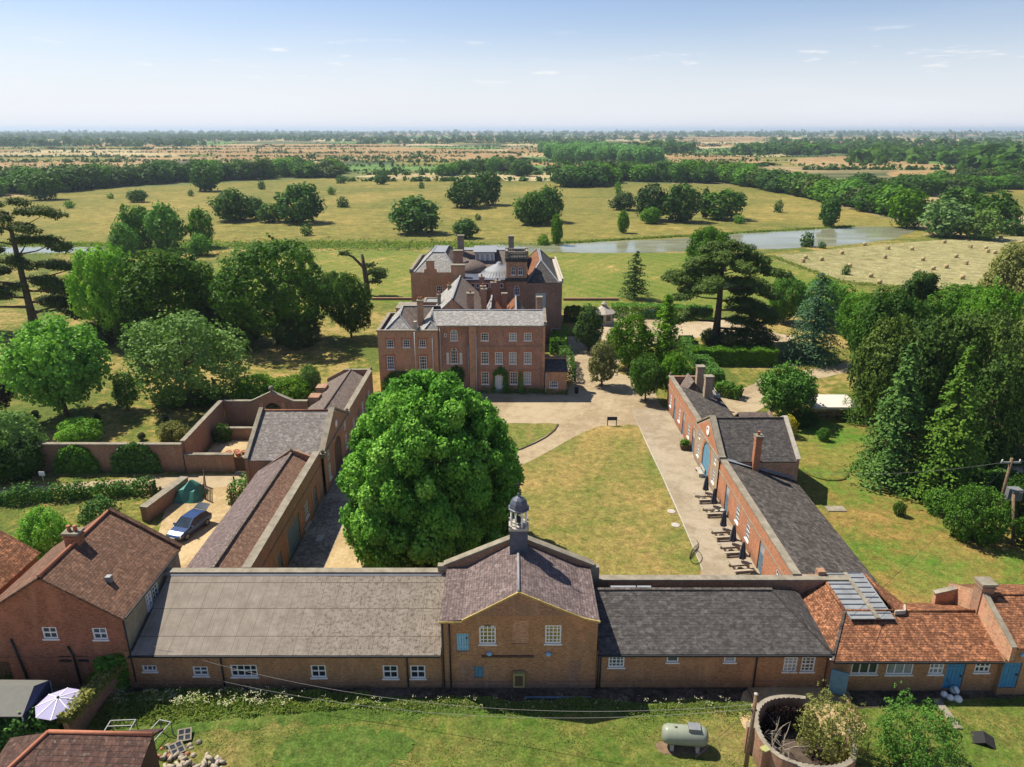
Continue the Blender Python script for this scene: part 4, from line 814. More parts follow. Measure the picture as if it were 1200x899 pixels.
coping(b, [(XBk + .15, Y0 - .1, EZ + .06), (XBk + .15, YM, RZ + .27)], .4, .14, 'stone_pale'); coping(b, [(XBk + .15, YM, RZ + .27), (XBk + .15, Y1 + .1, EZ + .06)], .4, .14, 'stone_pale')
Fac(b, (XC, Y0), (XBk, Y0), 0, EZ - .2, mat='brick_red').done(); Fac(b, (XBk, Y1), (XC, Y1), 0, EZ - .2, mat='brick_red').done()
MB().slab([(XC + .6, Y0 - .35, ZC), (XBk, Y0 - .35, 2.2), (XBk, Y0, 2.3), (XC + .6, Y0, ZC + .1)], .03).build('flashing', 'lead', b)
chimney(b, 24.1, Y0 - .15, 3.0, 7.0, .62, .62, 'brick_dressing', 1)
b = thing('cafe_range', 'far orange brick range with two tall chimneys right of the courtyard', 'building', (24, 80, 0))
Y0, Y1 = 73.5, 89.2; ZC = 4.45
f = court_front(b, Y0, Y1, ZC, 'brick_bright')
for y, k in ((74.9, 'd'), (77.2, 'w'), (79.8, 'd'), (82.1, 'w'), (84.7, 'd'), (87.2, 'w')):
    if k == 'd': f.door(Y1 - y, .05, 1.15, 2.85, 'slate_blue', glazed=.9)
    else: f.win(Y1 - y, .95, .95, 1.75, 3, 4)
f.done()
MB().box(XC - .06, XC + .05, Y0, Y1, 3.2, 3.32).build('string_course', 'stone_coping', b)
coping(b, [(XC + .2, Y0, ZC + .07), (XC + .2, Y1, ZC + .07)], .6, .14)
MB().slab([(XC + .45, Y0, ZC - .1), (26.6, Y0, 2.7), (26.6, Y1 - 3.5, 2.7), (XC + .45, Y1 - 3.5, ZC - .1)], .12).build('roof', 'slate_dark', b)
MB().slab([(22.0, Y1 - 3.4, 3.3), (23.1, Y1 - 3.4, 4.9), (23.1, Y1, 4.9), (22.0, Y1, 3.3)], .1).slab([(23.1, Y1 - 3.4, 4.9), (24.3, Y1 - 3.4, 3.3), (24.3, Y1, 3.3), (23.1, Y1, 4.9)], .1).prism([(22.1, Y1 - 3.3, 3.0), (24.2, Y1 - 3.3, 3.0), (23.1, Y1 - 3.3, 4.8)], (0, .2, 0)).build('cross_roof', 'tile_range', b)
MB().box(XC, 26.6, Y1 - .3, Y1 + .05, 0, 4.5).build('end_wall', 'brick_plum', b); MB().box(24.2, 26.4, 84.8, Y1 - .3, 3.0, 3.2).build('flat_roof', 'stone_pale', b)
Fac(b, (26.4, Y0), (26.4, Y1), 0, 2.7, mat='brick_red').done()
m = MB().prism([(25.2, 85.2, 2.6), (25.2, 89, 2.6), (25.2, 87, 4.8)], (.3, 0, 0)); m.build('cross_gable', 'brick_plum', b); coping(b, [(25.35, 83.6, 3.6), (25.35, 87, 4.9)], .3, .12); coping(b, [(25.35, 87, 4.9), (25.35, 89.2, 3.3)], .3, .12)
chimney(b, 24.35, 83.9, 3.0, 6.4, .85, .8, 'brick_pale', 0); chimney(b, 23.9, 86.3, 3.0, 6.9, .9, .85, 'brick_pale', 0)
MB().lathe((XC + .2, Y1, ZC + .15), [(.1, 0), (.18, .12), (.12, .3), (.02, .38)], 8).build('finial', 'stone_coping', b)
b = thing('outhouse', 'small brick outhouse with a brown tiled roof behind the far cafe range', 'building', (28.5, 79, 0))
MB().box(27.0, 30.2, 76.6, 79.8, 0, 2.5).prism([(30.2, 76.6, 2.5), (30.2, 79.8, 2.5), (30.2, 78.2, 3.8)], (-.2, 0, 0)).build('wall', 'brick_plum', b)
MB().slab([(26.6, 76.3, 2.4), (30.3, 76.3, 2.4), (30.3, 78.2, 3.75), (26.6, 78.2, 3.75)], .1).slab([(26.6, 80.1, 2.4), (30.3, 80.1, 2.4), (30.3, 78.2, 3.75), (26.6, 78.2, 3.75)], .1).build('roof', 'tile_range', b)
MB().box(30.2, 30.45, 76.4, 80, 2.2, 2.5).prism([(30.2, 76.3, 2.5), (30.2, 80.1, 2.5), (30.2, 78.2, 4.0)], (.25, 0, 0)).build('gable_coping', 'stone_coping', b); MB().lathe((30.3, 78.2, 4.0), [(.05, 0), (.2, .15), (.2, .3), (.05, .5)], 8).build('finial', 'black_iron', b)
MB().box(28.6, 29.5, 76.55, 76.62, .9, 1.7).build('window', 'glass', b)
# ------------------------------------------------------------------ the mansion
b = thing('mansion', 'large red brick country mansion with slate roofs, tower and many chimneys', 'mansion', (-5, 95, 0))
# left wing
wx0, wx1, wy = -18.5, -10.25, 95.0
f = Fac(b, (wx0, wy), (wx1, wy), 0, 9.0, mat='brick_red')
for x in (-16.8, -14.57, -12.35): f.win(x - wx0, 6.66, .95, 1.08, 3, 3, lintel=1)
for x in (-16.9, -12.37): f.win(x - wx0, 3.45, .98, 1.92, 3, 4, lintel=1)
f.win(-14.6 - wx0, .6, 1.0, 1.8, 3, 4); f.win(-12.4 - wx0, .6, 1.0, 1.8, 3, 4); f.done()
f = Fac(b, (wx0, 105), (wx0, wy), 0, 9.0, mat='brick_red')
for y in (2, 5, 8): f.win(y, 6.66, .95, 1.08, 3, 3); f.win(y, 3.45, .98, 1.92, 3, 4)
f.done(); Fac(b, (wx1, 105), (wx0, 105), 0, 9, mat='brick_red').done(); Fac(b, (wx1, wy), (wx1, 95.6), 0, 9, mat='brick_red').done()
MB().box(wx0 - .12, wx1 + .1, wy - .12, wy + .35, 8.95, 9.12).box(wx0 - .12, wx0 + .35, wy + .35, 105.1, 8.95, 9.12).box(wx0 + .35, wx1, 104.7, 105.1, 8.95, 9.12).build('parapet_coping', 'stone_coping', b)
MB().box(wx0 + .35, wx1 - .1, wy + .36, 104.6, 8.2, 8.62).build('lead_gutter', 'lead_dark', b)
HR = 11.0; ry_ = 101.2
MB().slab([(-17.9, 95.8, 8.6), (-13.6, 95.8, 8.6), (-15.75, 97.9, 10.5)], .08).slab([(-17.9, 95.8, 8.6), (-15.75, 97.9, 10.5), (-15.75, ry_, HR), (-17.9, 104.4, 8.6)][::-1], .08).build('roof', 'slate_mansion', b)
MB().slab([(-13.6, 95.8, 8.6), (-13.0, 98.2, 8.9), (-11.4, ry_, HR), (-15.75, ry_, HR), (-15.75, 97.9, 10.5)], .08).slab([(-15.75, ry_, HR), (-10.3, ry_, HR), (-10.3, 104.5, 8.6), (-17.9, 104.4, 8.6)], .08).build('inner_roof', 'tile_range', b)
MB().slab([(-12.5, 95.8, 8.6), (-10.4, 95.8, 8.6), (-11.3, 97.2, 9.9)], .08).slab([(-11.3, 97.2, 9.9), (-10.3, 95.8, 8.65), (-10.0, 98.0, 10.6), (-11.2, 98.4, 10.9)], .08).slab([(-12.5, 95.8, 8.6), (-11.3, 97.2, 9.9), (-11.3, ry_, 11.0), (-13.0, 98.2, 8.9)][::-1], .08).build('valley_roof', 'slate_mansion', b)
m = MB()
for p, q in (((-17.9, 95.75, 8.65), (-15.75, 97.9, 10.55)), ((-13.6, 95.75, 8.65), (-15.75, 97.9, 10.55)), ((-15.75, 97.9, 10.55), (-15.75, ry_, HR + .05)), ((-15.75, ry_, HR + .05), (-10.3, ry_, HR + .05)), ((-12.5, 95.75, 8.65), (-11.3, 97.2, 9.95)), ((-11.3, 97.2, 9.95), (-10.4, 95.75, 8.65)), ((-11.3, 97.2, 9.95), (-11.2, 98.4, 11.0))): m.beam(p, q, .22, .07)
m.build('lead_ridges', 'lead', b)
MB().box(-13.5, -13.1, 95.3, 95.9, 8.9, 10.2).build('parapet_block', 'stone_pale', b)
chimney(b, -12.9, 98.6, 8.6, 12.6, .75, .9, 'brick_red', 2)
# recessed centre with arched stair windows
f = Fac(b, (-10.25, 95.6), (-5.85, 95.6), 0, 9.7, mat='brick_plum')
f.win(-8.02 + 10.25, 7.45, 1.02, 1.62, 3, 4, rise=.5, arch_dress=True); f.win(-8.07 + 10.25, 4.1, .98, 2.3, 3, 5, rise=.48, arch_dress=True)
for x in (-8.88, -7.22): f.win(x + 10.25, 4.12, .52, 1.55, 2, 5, glass='blind', sill=True)
f.win(-9.22 + 10.25, 7.95, .32, .5, 1, 1, sill=False); f.win(-8.1 + 10.25, .7, 1.0, 1.8, 3, 4); f.done()
# right main block
bx0, bx1 = -5.85, 4.5
f = Fac(b, (bx0, 95.0), (bx1, 95.0), 0, 9.8, mat='brick_plum')
for x in (-3.75, .12, 2.17): f.win(x - bx0, 7.62, 1.05, 1.1, 3, 3, lintel=1, glass='glass' if x < -1 else 'glass_pale')
for x in (-3.77, -1.83, .1, 2.18): f.win(x - bx0, 4.25, 1.05, 1.7, 3, 4, lintel=1)
for x in (-3.76, .25, 2.16): f.win(x - bx0, 1.25, 1.05, 1.82, 3, 4, lintel=1)
f.door(-1.8 - bx0, .12, 1.2, 2.6, 'white_paint', rise=.35, planks=4); f.done()
for q in ((bx0 - .05, bx0 + .95, 9.7), (bx1 - .3, bx1 + .05, 9.8)): MB().box(q[0], q[1], 94.87, 94.99, 0, q[2]).build('pilaster', 'brick_red', b)
m = MB(); m.box(bx0 + 1, bx1 - .3, 94.93, 94.995, 6.72, 6.86).box(bx0 + 1, bx1 - .3, 94.95, 94.995, 3.35, 3.45); m.build('string_course', 'brick_old', b)
Fac(b, (bx1, 95), (bx1, 101.5), 0, 9.8, top=[(0, 9.8), (6.5, 9.8), (3.2, 11.3)], mat='brick_plum').done()
MB().slab([(-10.3, 94.75, 9.82), (bx1 - .1, 94.75, 9.82), (bx1 - .1, 98.2, 11.15), (-11.1, 98.2, 11.15)], .1).slab([(-11.1, 98.2, 11.15), (bx1 - .1, 98.2, 11.15), (bx1 - .1, 101.6, 9.8), (-10.3, 101.6, 9.8)], .1).build('main_roof', 'slate_mansion', b)
MB().box(-10.3, bx1, 94.7, 94.98, 9.66, 9.8).build('eaves_cornice', 'stone_coping', b)
m = MB(); m.beam((-11.1, 98.2, 11.18), (bx1 - .1, 98.2, 11.18), .28, .08); m.beam((bx1 - .1, 94.8, 9.9), (bx1 - .1, 98.2, 11.2), .25, .09); m.build('lead_ridge', 'lead', b)
coping(b, [(bx1 + .05, 94.9, 10.0), (bx1 + .05, 98.2, 11.4)], .35, .2)
MB().box(bx1 - .15, bx1 + .3, 94.9, 95.5, 9.8, 10.3).build('kneeler', 'stone_coping', b)
chimney(b, 3.85, 99.4, 9.8, 12.9, .75, .75, 'brick_plum', 0); chimney(b, -5.9, 99.6, 9.8, 13.4, .95, .9, 'brick_plum', 1)
for x, z in ((-13.37, 8.9), (-10.95, 8.4), (-9.95, 9.6), (-6.05, 6.8), (-4.95, 8.5)): pipe(b, [(x, 94.75 if x < -10.3 or x > -5.8 else 95.5, z), (x, 94.75 if x < -10.3 or x > -5.8 else 95.5, .2)], .075, 'pale_iron')
# annexe
f = Fac(b, (4.62, 94.3), (7.62, 94.3), 0, 3.4, mat='brick_red'); f.win(1.2, 1.0, 1.2, .98, 4, 2, rise=.12, lintel=None); f.done()
Fac(b, (7.62, 94.3), (7.62, 97.3), 0, 3.4, mat='brick_red').done(); MB().slab([(4.62, 94.15, 3.42), (7.7, 94.15, 3.42), (7.7, 97.2, 4.3), (4.62, 97.2, 4.3)], .1).build('annexe_roof', 'slate_grey', b)
MB().box(4.6, 7.7, 97.1, 97.5, 0, 4.5).build('annexe_wall', 'brick_red', b); coping(b, [(4.6, 97.3, 4.55), (7.75, 97.3, 4.55)], .42, .12); MB().lathe((7.5, 97.3, 4.6), [(.14, 0), (.2, .15), (.18, .3), (.03, .42)], 8).build('finial', 'clay', b)
pipe(b, [(4.72, 94.2, 3.3), (4.72, 94.2, .2)], .06, 'pale_iron')
# service ranges between the two fronts
def gable(name, x0, x1, y0, y1, ze0, ze1, xr, zr, mr, wall='brick_plum'):
    MB().box(x0 + .15, x1 - .15, y0 + .1, y1 - .1, 0, min(ze0, ze1)).prism([(x0 + .2, y0 + .1, min(ze0, ze1) - .05), (x1 - .2, y0 + .1, min(ze0, ze1) - .05), (xr, y0 + .1, zr - .12)], (0, .2, 0)).build('wall', wall, b)
    MB().slab([(x0, y0, ze0), (xr, y0, zr), (xr, y1, zr), (x0, y1, ze0)], .1).build(name, mr[0], b); MB().slab([(xr, y0, zr), (x1, y0, ze1), (x1, y1, ze1), (xr, y1, zr)], .1).build(name, mr[1], b)
    MB().beam((xr, y0, zr + .04), (xr, y1, zr + .04), .24, .08).build('lead_ridge', 'lead', b)
gable('service_roof', -12.8, -4.6, 102, 119.5, 8.0, 8.4, -8.7, 11.9, ('slate_mansion', 'tile_range'))
gable('service_roof', -4.5, -1.2, 103, 112, 7.6, 7.6, -3.2, 10.2, ('slate_mansion', 'tile_orange')); gable('service_roof', -1.2, 2.0, 103, 116, 7.2, 7.2, .6, 9.2, ('tile_orange', 'tile_range'))
for y, x in ((105.2, -15.2), (112.2, -14.2)):
    m = MB().box(x, x + 4.8, y, y + 3.2, 6.2, 8.9); o = m.build('flat_dormer', 'brick_plum', b)
    m = MB().box(x - .1, x + 4.9, y - .1, y + .35, 8.9, 9.08).box(x - .1, x + 4.9, y + 2.95, y + 3.3, 8.9, 9.08).box(x - .1, x + .3, y + .35, y + 2.95, 8.9, 9.08); m.build('dormer_coping', 'stone_coping', o); MB().box(x + .3, x + 4.8, y + .35, y + 2.95, 8.7, 8.92).build('lead_flat', 'lead', o)
    chimney(b, x + 4.0, y + 3.0, 8.7, 11.3, .5, .5, 'stone_coping', 1)
MB().box(-17.9, -14.9, 108, 112, 0, 8.9).build('side_block', 'brick_red', b); MB().box(-18.0, -14.8, 107.9, 112.1, 8.9, 9.1).build('side_block_coping', 'stone_coping', b); MB().box(-15.6, -14.8, 107.9, 107.98, 7.2, 8.6).build('blocked_opening', 'stone_pale', b)
for x, y, z in ((-4.3, 108, 12.2), (-3.0, 114, 12.0), (-5.0, 117, 12.3), (-1.2, 110.5, 11.0), (-2.4, 117.5, 11.6), (-4.6, 112.5, 11.7)): chimney(b, x, y, 7, z, .8, .7, 'brick_plum', 1 if z > 11.5 else 0)
f = Fac(b, (-9.0, 119.6), (-.95, 119.6), 0, 11.0, mat='brick_plum')
for k in range(6): f.win(1.0 + k * 1.2, 9.75, 1.05, .8, 2, 1, sill=False, fw=.1)
f.done(); MB().box(-9.0, -.95, 119.2, 119.58, 9.3, 9.55).build('ledge', 'stone_coping', b); MB().box(-9.0, -.95, 119.45, 126, 10.98, 11.2).build('lead_flat', 'lead_dark', b)
o = MB().lathe((-2.2, 124.2, 10.9), [(3.7, 0), (3.7, .3), (3.45, .4), (2.6, 1.1), (2.5, 1.2), (2.45, 1.25), (1.3, 1.85), (.5, 2.2), (.45, 2.4), (.25, 2.5), (.05, 2.55)], 36).build('domed_roof', 'lead', b)
m = MB()
for k in range(36):
    a = 2 * math.pi * k / 36; m.beam((-2.2 + 3.42 * math.cos(a), 124.2 + 3.42 * math.sin(a), 11.34), (-2.2 + 2.6 * math.cos(a), 124.2 + 2.6 * math.sin(a), 12.04), .07, .07)
m.build('lead_rolls', 'lead', o)
# tower
tx0, tx1, ty0, ty1 = -.95, 2.52, 119.0, 122.8
f = Fac(b, (tx0, ty0), (tx1, ty0), 0, 11.0, mat='brick_plum'); f.win(1.75, 8.7, .95, 1.6, 3, 3, rise=.45, arch_dress=True); f.win(1.75, 5.6, .95, 1.6, 3, 3, rise=.45, arch_dress=True); f.done()
MB().box(tx0, tx1, ty0 + .15, ty1, 0, 11.0).build('tower_core', 'brick_plum', b)
MB().box(tx0 - .12, tx1 + .12, ty0 - .15, ty1 + .15, 11.0, 11.25).box(tx0 - .22, tx1 + .22, ty0 - .25, ty1 + .25, 11.25, 11.6).build('tower_cornice', 'slate_grey', b)
f = Fac(b, (tx0, ty0), (tx1, ty0), 11.6, 14.3, mat='brick_red')
for a in (1.15, 2.35): f.win(a, 12.1, .78, 1.45, 2, 2, rise=.39, arch_dress=True)
f.done(); MB().box(tx0, tx1, ty0 + .15, ty1, 11.6, 14.3).build('tower_core', 'brick_red', b)
MB().box(tx0 - .12, tx1 + .12, ty0 - .15, ty1 + .15, 14.3, 14.6).box(tx0 - .26, tx1 + .26, ty0 - .3, ty1 + .3, 14.6, 14.85).build('tower_cornice', 'slate_grey', b)
m = MB()
for y in (ty0, ty1 - .3):
    m.box(tx0 - .1, tx1 + .1, y, y + .3, 14.85, 15.1); m.box(tx0 - .1, tx1 + .1, y, y + .3, 15.75, 15.95)
    for k in range(8): m.box(tx0 + .15 + k * .44, tx0 + .33 + k * .44, y + .06, y + .24, 15.1, 15.75)
for x in (tx0 - .1, tx1 - .2):
    m.box(x, x + .3, ty0 + .3, ty1 - .3, 14.85, 15.1); m.box(x, x + .3, ty0 + .3, ty1 - .3, 15.75, 15.95)
    for k in range(6): m.box(x + .06, x + .24, ty0 + .6 + k * .5, ty0 + .78 + k * .5, 15.1, 15.75)
for x in (tx0 - .18, tx1 - .3):
    for y in (ty0 - .08, ty1 - .42): m.box(x, x + .5, y, y + .5, 14.85, 16.1)
m.build('balustrade', 'stone_coping', b)
# main house behind
def hip(name, x0, x1, y0, y1, ze, rx0, rx1, r0, r1, zr, mats):
    A, Bq, C_, D = (x0, y0, ze), (x1, y0, ze), (x1, y1, ze), (x0, y1, ze); a, b2, c_, d = (rx0, r0, zr), (rx1, r0, zr), (rx1, r1, zr), (rx0, r1, zr)
    m = MB().slab([A, Bq, b2, a], .08, 0).slab([C_, D, d, c_], .08, 0).slab([Bq, C_, c_, b2], .08, 1).slab([D, A, a, d], .08, 2); m.build(name, mats, b)
    if rx1 - rx0 > .3: MB().slab([a, b2, c_, d], .1).build('lead_flat', 'lead', b)
    m = MB()
    for p, q in ((A, a), (Bq, b2), (C_, c_), (D, d), (a, d), (b2, c_), (a, b2)):
        if (Vector(p) - Vector(q)).length > .3: m.beam(Vector(p) + Vector((0, 0, .05)), Vector(q) + Vector((0, 0, .05)), .26, .08)
    m.build('lead_ridges', 'lead', b)
f = Fac(b, (-17.8, 125), (-9.7, 125), 0, 11.4, mat='brick_red'); f.win(5.0, 7.2, 1.1, 1.8, 3, 4); f.done(); Fac(b, (-17.8, 141), (-17.8, 125), 0, 11.4, mat='brick_red').done()
hip('hipped_roof', -17.3, -9.6, 125.1, 141, 11.35, -14.4, -12.1, 129.4, 137.5, 14.2, ('slate_mansion', 'tile_range', 'slate_mansion'))
MB().box(-18.0, -17.5, 125, 141.2, 11.3, 11.95).box(-17.5, 2.6, 140.8, 141.2, 11.3, 11.95).build('parapet', 'stone_coping', b)
m = MB(); m.box(-15.4, -13.2, 124.93, 125.25, 11.3, 12.0).box(-15.0, -13.6, 124.93, 125.25, 12.0, 13.3); m.build('shaped_gable', 'brick_red', b); MB().box(-15.1, -13.5, 124.88, 125.3, 13.3, 13.45).build('gable_cap', 'stone_coping', b)
f = Fac(b, (2.5, 119.2), (8.45, 119.2), 0, 10.75, mat='brick_plum'); f.win(2.35, 6.0, 1.75, 3.0, 3, 6, glass='blind', frame='blind'); f.win(4.9, .8, 1.2, 2.0, 3, 4); f.win(1.2, .8, 1.2, 2.0, 3, 4); f.done(); f = Fac(b, (8.45, 119.2), (8.45, 141), 0, 10.75, mat='brick_plum')
for k in range(5): f.win(2.5 + k * 4, 1, 1.2, 2.2, 3, 4); f.win(2.5 + k * 4, 6, 1.2, 2.2, 3, 4)
f.done()
hip('hipped_roof', 2.4, 7.9, 119.1, 140.6, 10.75, 4.9, 5.1, 123.6, 136.5, 13.7, ('slate_grey', 'slate_grey', 'tile_orange'))
MB().box(7.9, 8.6, 119.0, 141.2, 10.7, 11.05).box(8.35, 8.62, 119.0, 141.2, 11.05, 11.5).build('parapet', 'stone_pale', b)
Fac(b, (8.45, 141), (-17.8, 141), 0, 11.3, mat='brick_red').done(); MB().box(-9.7, 2.6, 126, 140.9, 0, 11.3).build('wall', 'brick_plum', b)
hip('hipped_roof', -9.9, 2.6, 126.0, 140.8, 11.25, -9.8, 2.5, 133.0, 136.5, 14.0, ('tile_range', 'tile_range', 'tile_range'))
f = Fac(b, (-6.7, 129.5), (-3.1, 129.5), 12.0, 14.3, mat='lead_dark', part='clerestory')
for k in range(4): f.win(.5 + k * .88, 12.5, .8, 1.5, 1, 1, sill=False, fw=.12, glass='glass_pale')
f.done(); MB().slab([(-7.0, 129.2, 14.3), (-2.8, 129.2, 14.3), (-2.8, 134, 14.7), (-7.0, 134, 14.7)], .15).build('clerestory_roof', 'lead', b)
MB().box(-6.7, -3.1, 129.75, 134, 11.5, 14.25).build('clerestory_wall', 'lead_dark', b)
MB().lathe((-7.0, 127.5, 11.2), [(2.6, 0), (2.6, .5), (2.0, 1.3), (.6, 1.9), (.1, 2.0)], 24).build('round_roof', 'tile_range', b)
for x, y, z, w in ((-9.35, 132, 17.0, 1.15), (-.16, 134, 16.6, 1.0)): chimney(b, x, y, 11, z, w, 1.0, 'stone_coping', 0)
chimney(b, -9.6, 128, 11, 14.9, 1.6, 1.2, 'brick_plum', 0); chimney(b, -9.2, 121.6, 8, 13.5, 2.3, 1.2, 'brick_red', 0)
# ------------------------------------------------------------------ foliage
def mesh_np(name, v, q, mats, tint=None, mi=None):
    me = bpy.data.meshes.new(name); nv, nq = len(v), len(q); k = q.shape[1]
    me.vertices.add(nv); me.vertices.foreach_set('co', v.astype(np.float32).ravel())
    me.loops.add(nq * k); me.loops.foreach_set('vertex_index', q.astype(np.int32).ravel())
    me.polygons.add(nq); me.polygons.foreach_set('loop_start', np.arange(0, nq * k, k, dtype=np.int32))
    me.update(calc_edges=True)
    if mi is not None: me.polygons.foreach_set('material_index', mi.astype(np.int32))
    for x in mats: me.materials.append(M[x])
    if tint is not None: me.attributes.new('tint', 'FLOAT', 'FACE').data.foreach_set('value', tint.astype(np.float32))
    return me
def nrmz(a): return a / np.maximum(np.linalg.norm(a, axis=1, keepdims=True), 1e-6)
def leaves(P, N, size, r, aspect=.75, jit=.35):
    n = len(P); N = nrmz(N); t = nrmz(np.cross(N, r.normal(size=(n, 3)))); b = np.cross(N, t)
    s = (size if np.ndim(size) else np.full(n, size)) * r.uniform(1 - jit, 1 + jit, n); s = s[:, None]
    k = N * s * .18
    v = np.stack([P - t * s * .5, P - b * s * .5 * aspect + k * r.uniform(-1, 1, (n, 1)), P + t * s * .5, P + b * s * .5 * aspect + k * r.uniform(-1, 1, (n, 1))], 1).reshape(-1, 3)
    return v, np.arange(n * 4).reshape(n, 4)
def crown(lobes, n, size, r, shell=.45, up=.3, rnd=.55, inner=.70, cl=9, cr=1.25):
    """leaf clumps spread over the lobes: n leaves in clusters of cl"""
    L = np.array(lobes, float); c, rad = L[:, :3], L[:, 3:6]; lt = r.uniform(0, 1, len(L)); nc = max(1, int(n / cl * 1.35))
    w = (rad[:, 0] * rad[:, 1] + rad[:, 0] * rad[:, 2] + rad[:, 1] * rad[:, 2]); k = r.choice(len(L), nc, p=w / w.sum())
    d = nrmz(r.normal(size=(nc, 3))); fac = 1 - shell * r.random(nc) ** 1.8; fac *= 1 + .07 * r.normal(size=nc)
    P = c[k] + d * rad[k] * fac[:, None]; keep = np.ones(nc, bool)
    for j in range(len(L)):
        e = np.linalg.norm((P - c[j]) / rad[j], axis=1); keep &= ~((e < inner) & (k != j))
    P, k, d = P[keep], k[keep], d[keep]; N = nrmz(d / rad[k]); ct = np.clip(lt[k] * .45 + r.random(len(P)) * .35, 0, 1)
    P, N, ct = np.repeat(P, cl, 0), np.repeat(N, cl, 0), np.repeat(ct, cl); off = r.normal(size=P.shape) * size * cr * .55; off -= N * (off * N).sum(1, keepdims=True) * .45
    Nn = N * .8 + nrmz(off) * .45 + np.array([0, 0, up]) + r.normal(size=P.shape) * rnd * .8
    v, q = leaves(P + off, Nn, size, r)
    return v, q, np.clip(ct + r.random(len(P)) * .28, 0, 1)
def lobes_round(r, w, h, z0, n=26, k=.36, flat=1.0, top=.0, base=.55):
    """lumpy crown of width w between heights z0 and h"""
    c = []; R_ = w / 2; hh = (h - z0) / 2; zc = z0 + hh
    c.append((0, 0, zc, R_ * .72, R_ * .72, hh * .78))
    for i in range(n):
        zf = 1 - 2 * (i + .5) / n; a = i * 2.39996 + r.uniform(-.35, .35); s = math.sqrt(max(0, 1 - zf * zf))
        if zf < -base: s *= .9
        q = r.uniform(.60, .80); rr = R_ * k * r.uniform(.75, 1.25)
        s2 = s * (1 - top * max(0, zf)); c.append((math.cos(a) * s2 * R_ * q, math.sin(a) * s2 * R_ * q, zc + zf * hh * r.uniform(.66, .8), rr, rr, min(rr, hh * .6) * flat))
    return c
def trunk_mesh(name, h, rad, r, limbs=(), mat='bark', lean=(0, 0)):
    m = MB(); p = []; n = 5
    for i in range(n): f = i / (n - 1); p.append((lean[0] * f + r.uniform(-.1, .1) * rad * 2 * f, lean[1] * f, h * f - .15))
    m.tube(p, [rad * (1.35 if i == 0 else 1 - .6 * i / (n - 1)) for i in range(n)], 8)
    for tx, ty, tz, rr, f0 in limbs:
        s = Vector((lean[0] * f0, lean[1] * f0, h * f0)); e = Vector((tx, ty, tz)); mid = s.lerp(e, .5) + Vector((0, 0, -.06 * (e - s).length + .1))
        m.tube([s, mid, e], [rr, rr * .7, rr * .25], 6)
    o = m.build(name, mat); return o
def place(name, label, cat, loc, parts, group=None, rotz=0, scale=(1, 1, 1)):
    t = thing(name, label, cat, loc, rotz, group); t.scale = scale
    for nm, me in parts:
        if isinstance(me, bpy.types.Object): o = me; o.name = nm
        else: o = bpy.data.objects.new(nm, me); COL.objects.link(o)
        o.parent = t
    return t
def limbs_for(lobes, r, h, k=9, rad=.14):
    L = sorted(lobes[1:], key=lambda q: r.random())[:k]
    return [(q[0] * .85, q[1] * .85, q[2], rad * r.uniform(.6, 1), r.uniform(.45, .95)) for q in L]
PROTO = {}
def proto_round(key, w, h, z0, n, size, seed, mat='leaf_mid', nl=26, k=.36, tr=.28, barkm='bark', shell=.45, up=.3, rnd=.55, top=0., flat=1., limbk=8, inner=.7):
    r = np.random.default_rng(seed); lb = lobes_round(r, w, h, z0, nl, k, flat, top)
    v, q, t = crown(lb, n, size, r, shell, up, rnd, inner); me = mesh_np('crown', v, q, [mat], t)
    tm = trunk_mesh('trunk', z0 + (h - z0) * .55, tr, r, limbs_for(lb, r, h, limbk, tr * .5), barkm); tme = tm.data; bpy.data.objects.remove(tm)
    PROTO[key] = (me, tme, w, h); return me
# nominal 12 x 12 m trees, later scaled to each tree's own size
for i in range(4): proto_round(f'broad{i}', 12, 12, 1.2, 25000, .36, 11 + i, nl=[24, 32, 20, 28][i], k=[.36, .31, .42, .34][i], top=[0, .15, .05, .25][i])
proto_round('airy', 12, 11, 1.2, 12000, .42, 31, 'leaf_lime', nl=34, k=.27, tr=.25, rnd=.8, shell=.7, inner=.45)
proto_round('olive', 13, 11, 1.5, 15000, .36, 32, 'leaf_olive', nl=30, k=.33, tr=.3, rnd=.8, up=.4, shell=.5)
proto_round('thorn', 12, 10, 1.6, 11000, .42, 33, nl=32, k=.28, rnd=.7, shell=.6, inner=.5)
proto_round('ovoid', 8, 12, 1.2, 9000, .42, 34, nl=24, k=.42, top=.35)
for i in range(3): proto_round(f'bush{i}', 4, 3.2, -.3, 5200, .20, 41 + i, nl=24, k=.34, tr=.08, limbk=4, rnd=.8); proto_round(f'bigbush{i}', 8, 6, -.5, 15000, .24, 44 + i, nl=34, k=.28, tr=.12, limbk=6, rnd=.8, shell=.5)
proto_round('sallow', 8, 6, -.2, 7000, .17, 47, nl=40, k=.24, tr=.05, limbk=26, rnd=.9, shell=.95, inner=.2, barkm='bark_pale')
def far_proto(key, n, seed, w=12, h=12, nl=16, size=1.1, z0=.4, top=.1, k=.40):
    r = np.random.default_rng(seed); lb = lobes_round(r, w, h, z0, nl, k, 1., top); v, q, t = crown(lb, n, size, r, .35, .25, .5, .7, 4)
    m = MB().tube([(0, 0, -.3), (0, 0, h * .4)], [.4, .2], 6); a = np.array(m.v); b4 = [f if len(f) == 4 else None for f in m.f]; b4 = np.array([f for f in b4 if f]) + len(v)
    me = mesh_np('tree', np.concatenate([v, a]), np.concatenate([q, b4]), ['leaf_dark', 'bark'], np.concatenate([t, np.zeros(len(b4))]), np.concatenate([np.zeros(len(q)), np.ones(len(b4))]))
    PROTO[key] = (me, None, w, h)
for i in range(5): far_proto(f'far{i}', 2200, 51 + i, nl=[14, 20, 12, 18, 16][i], top=[.05, .2, 0, .3, .1][i], k=[.42, .34, .46, .36, .4][i])
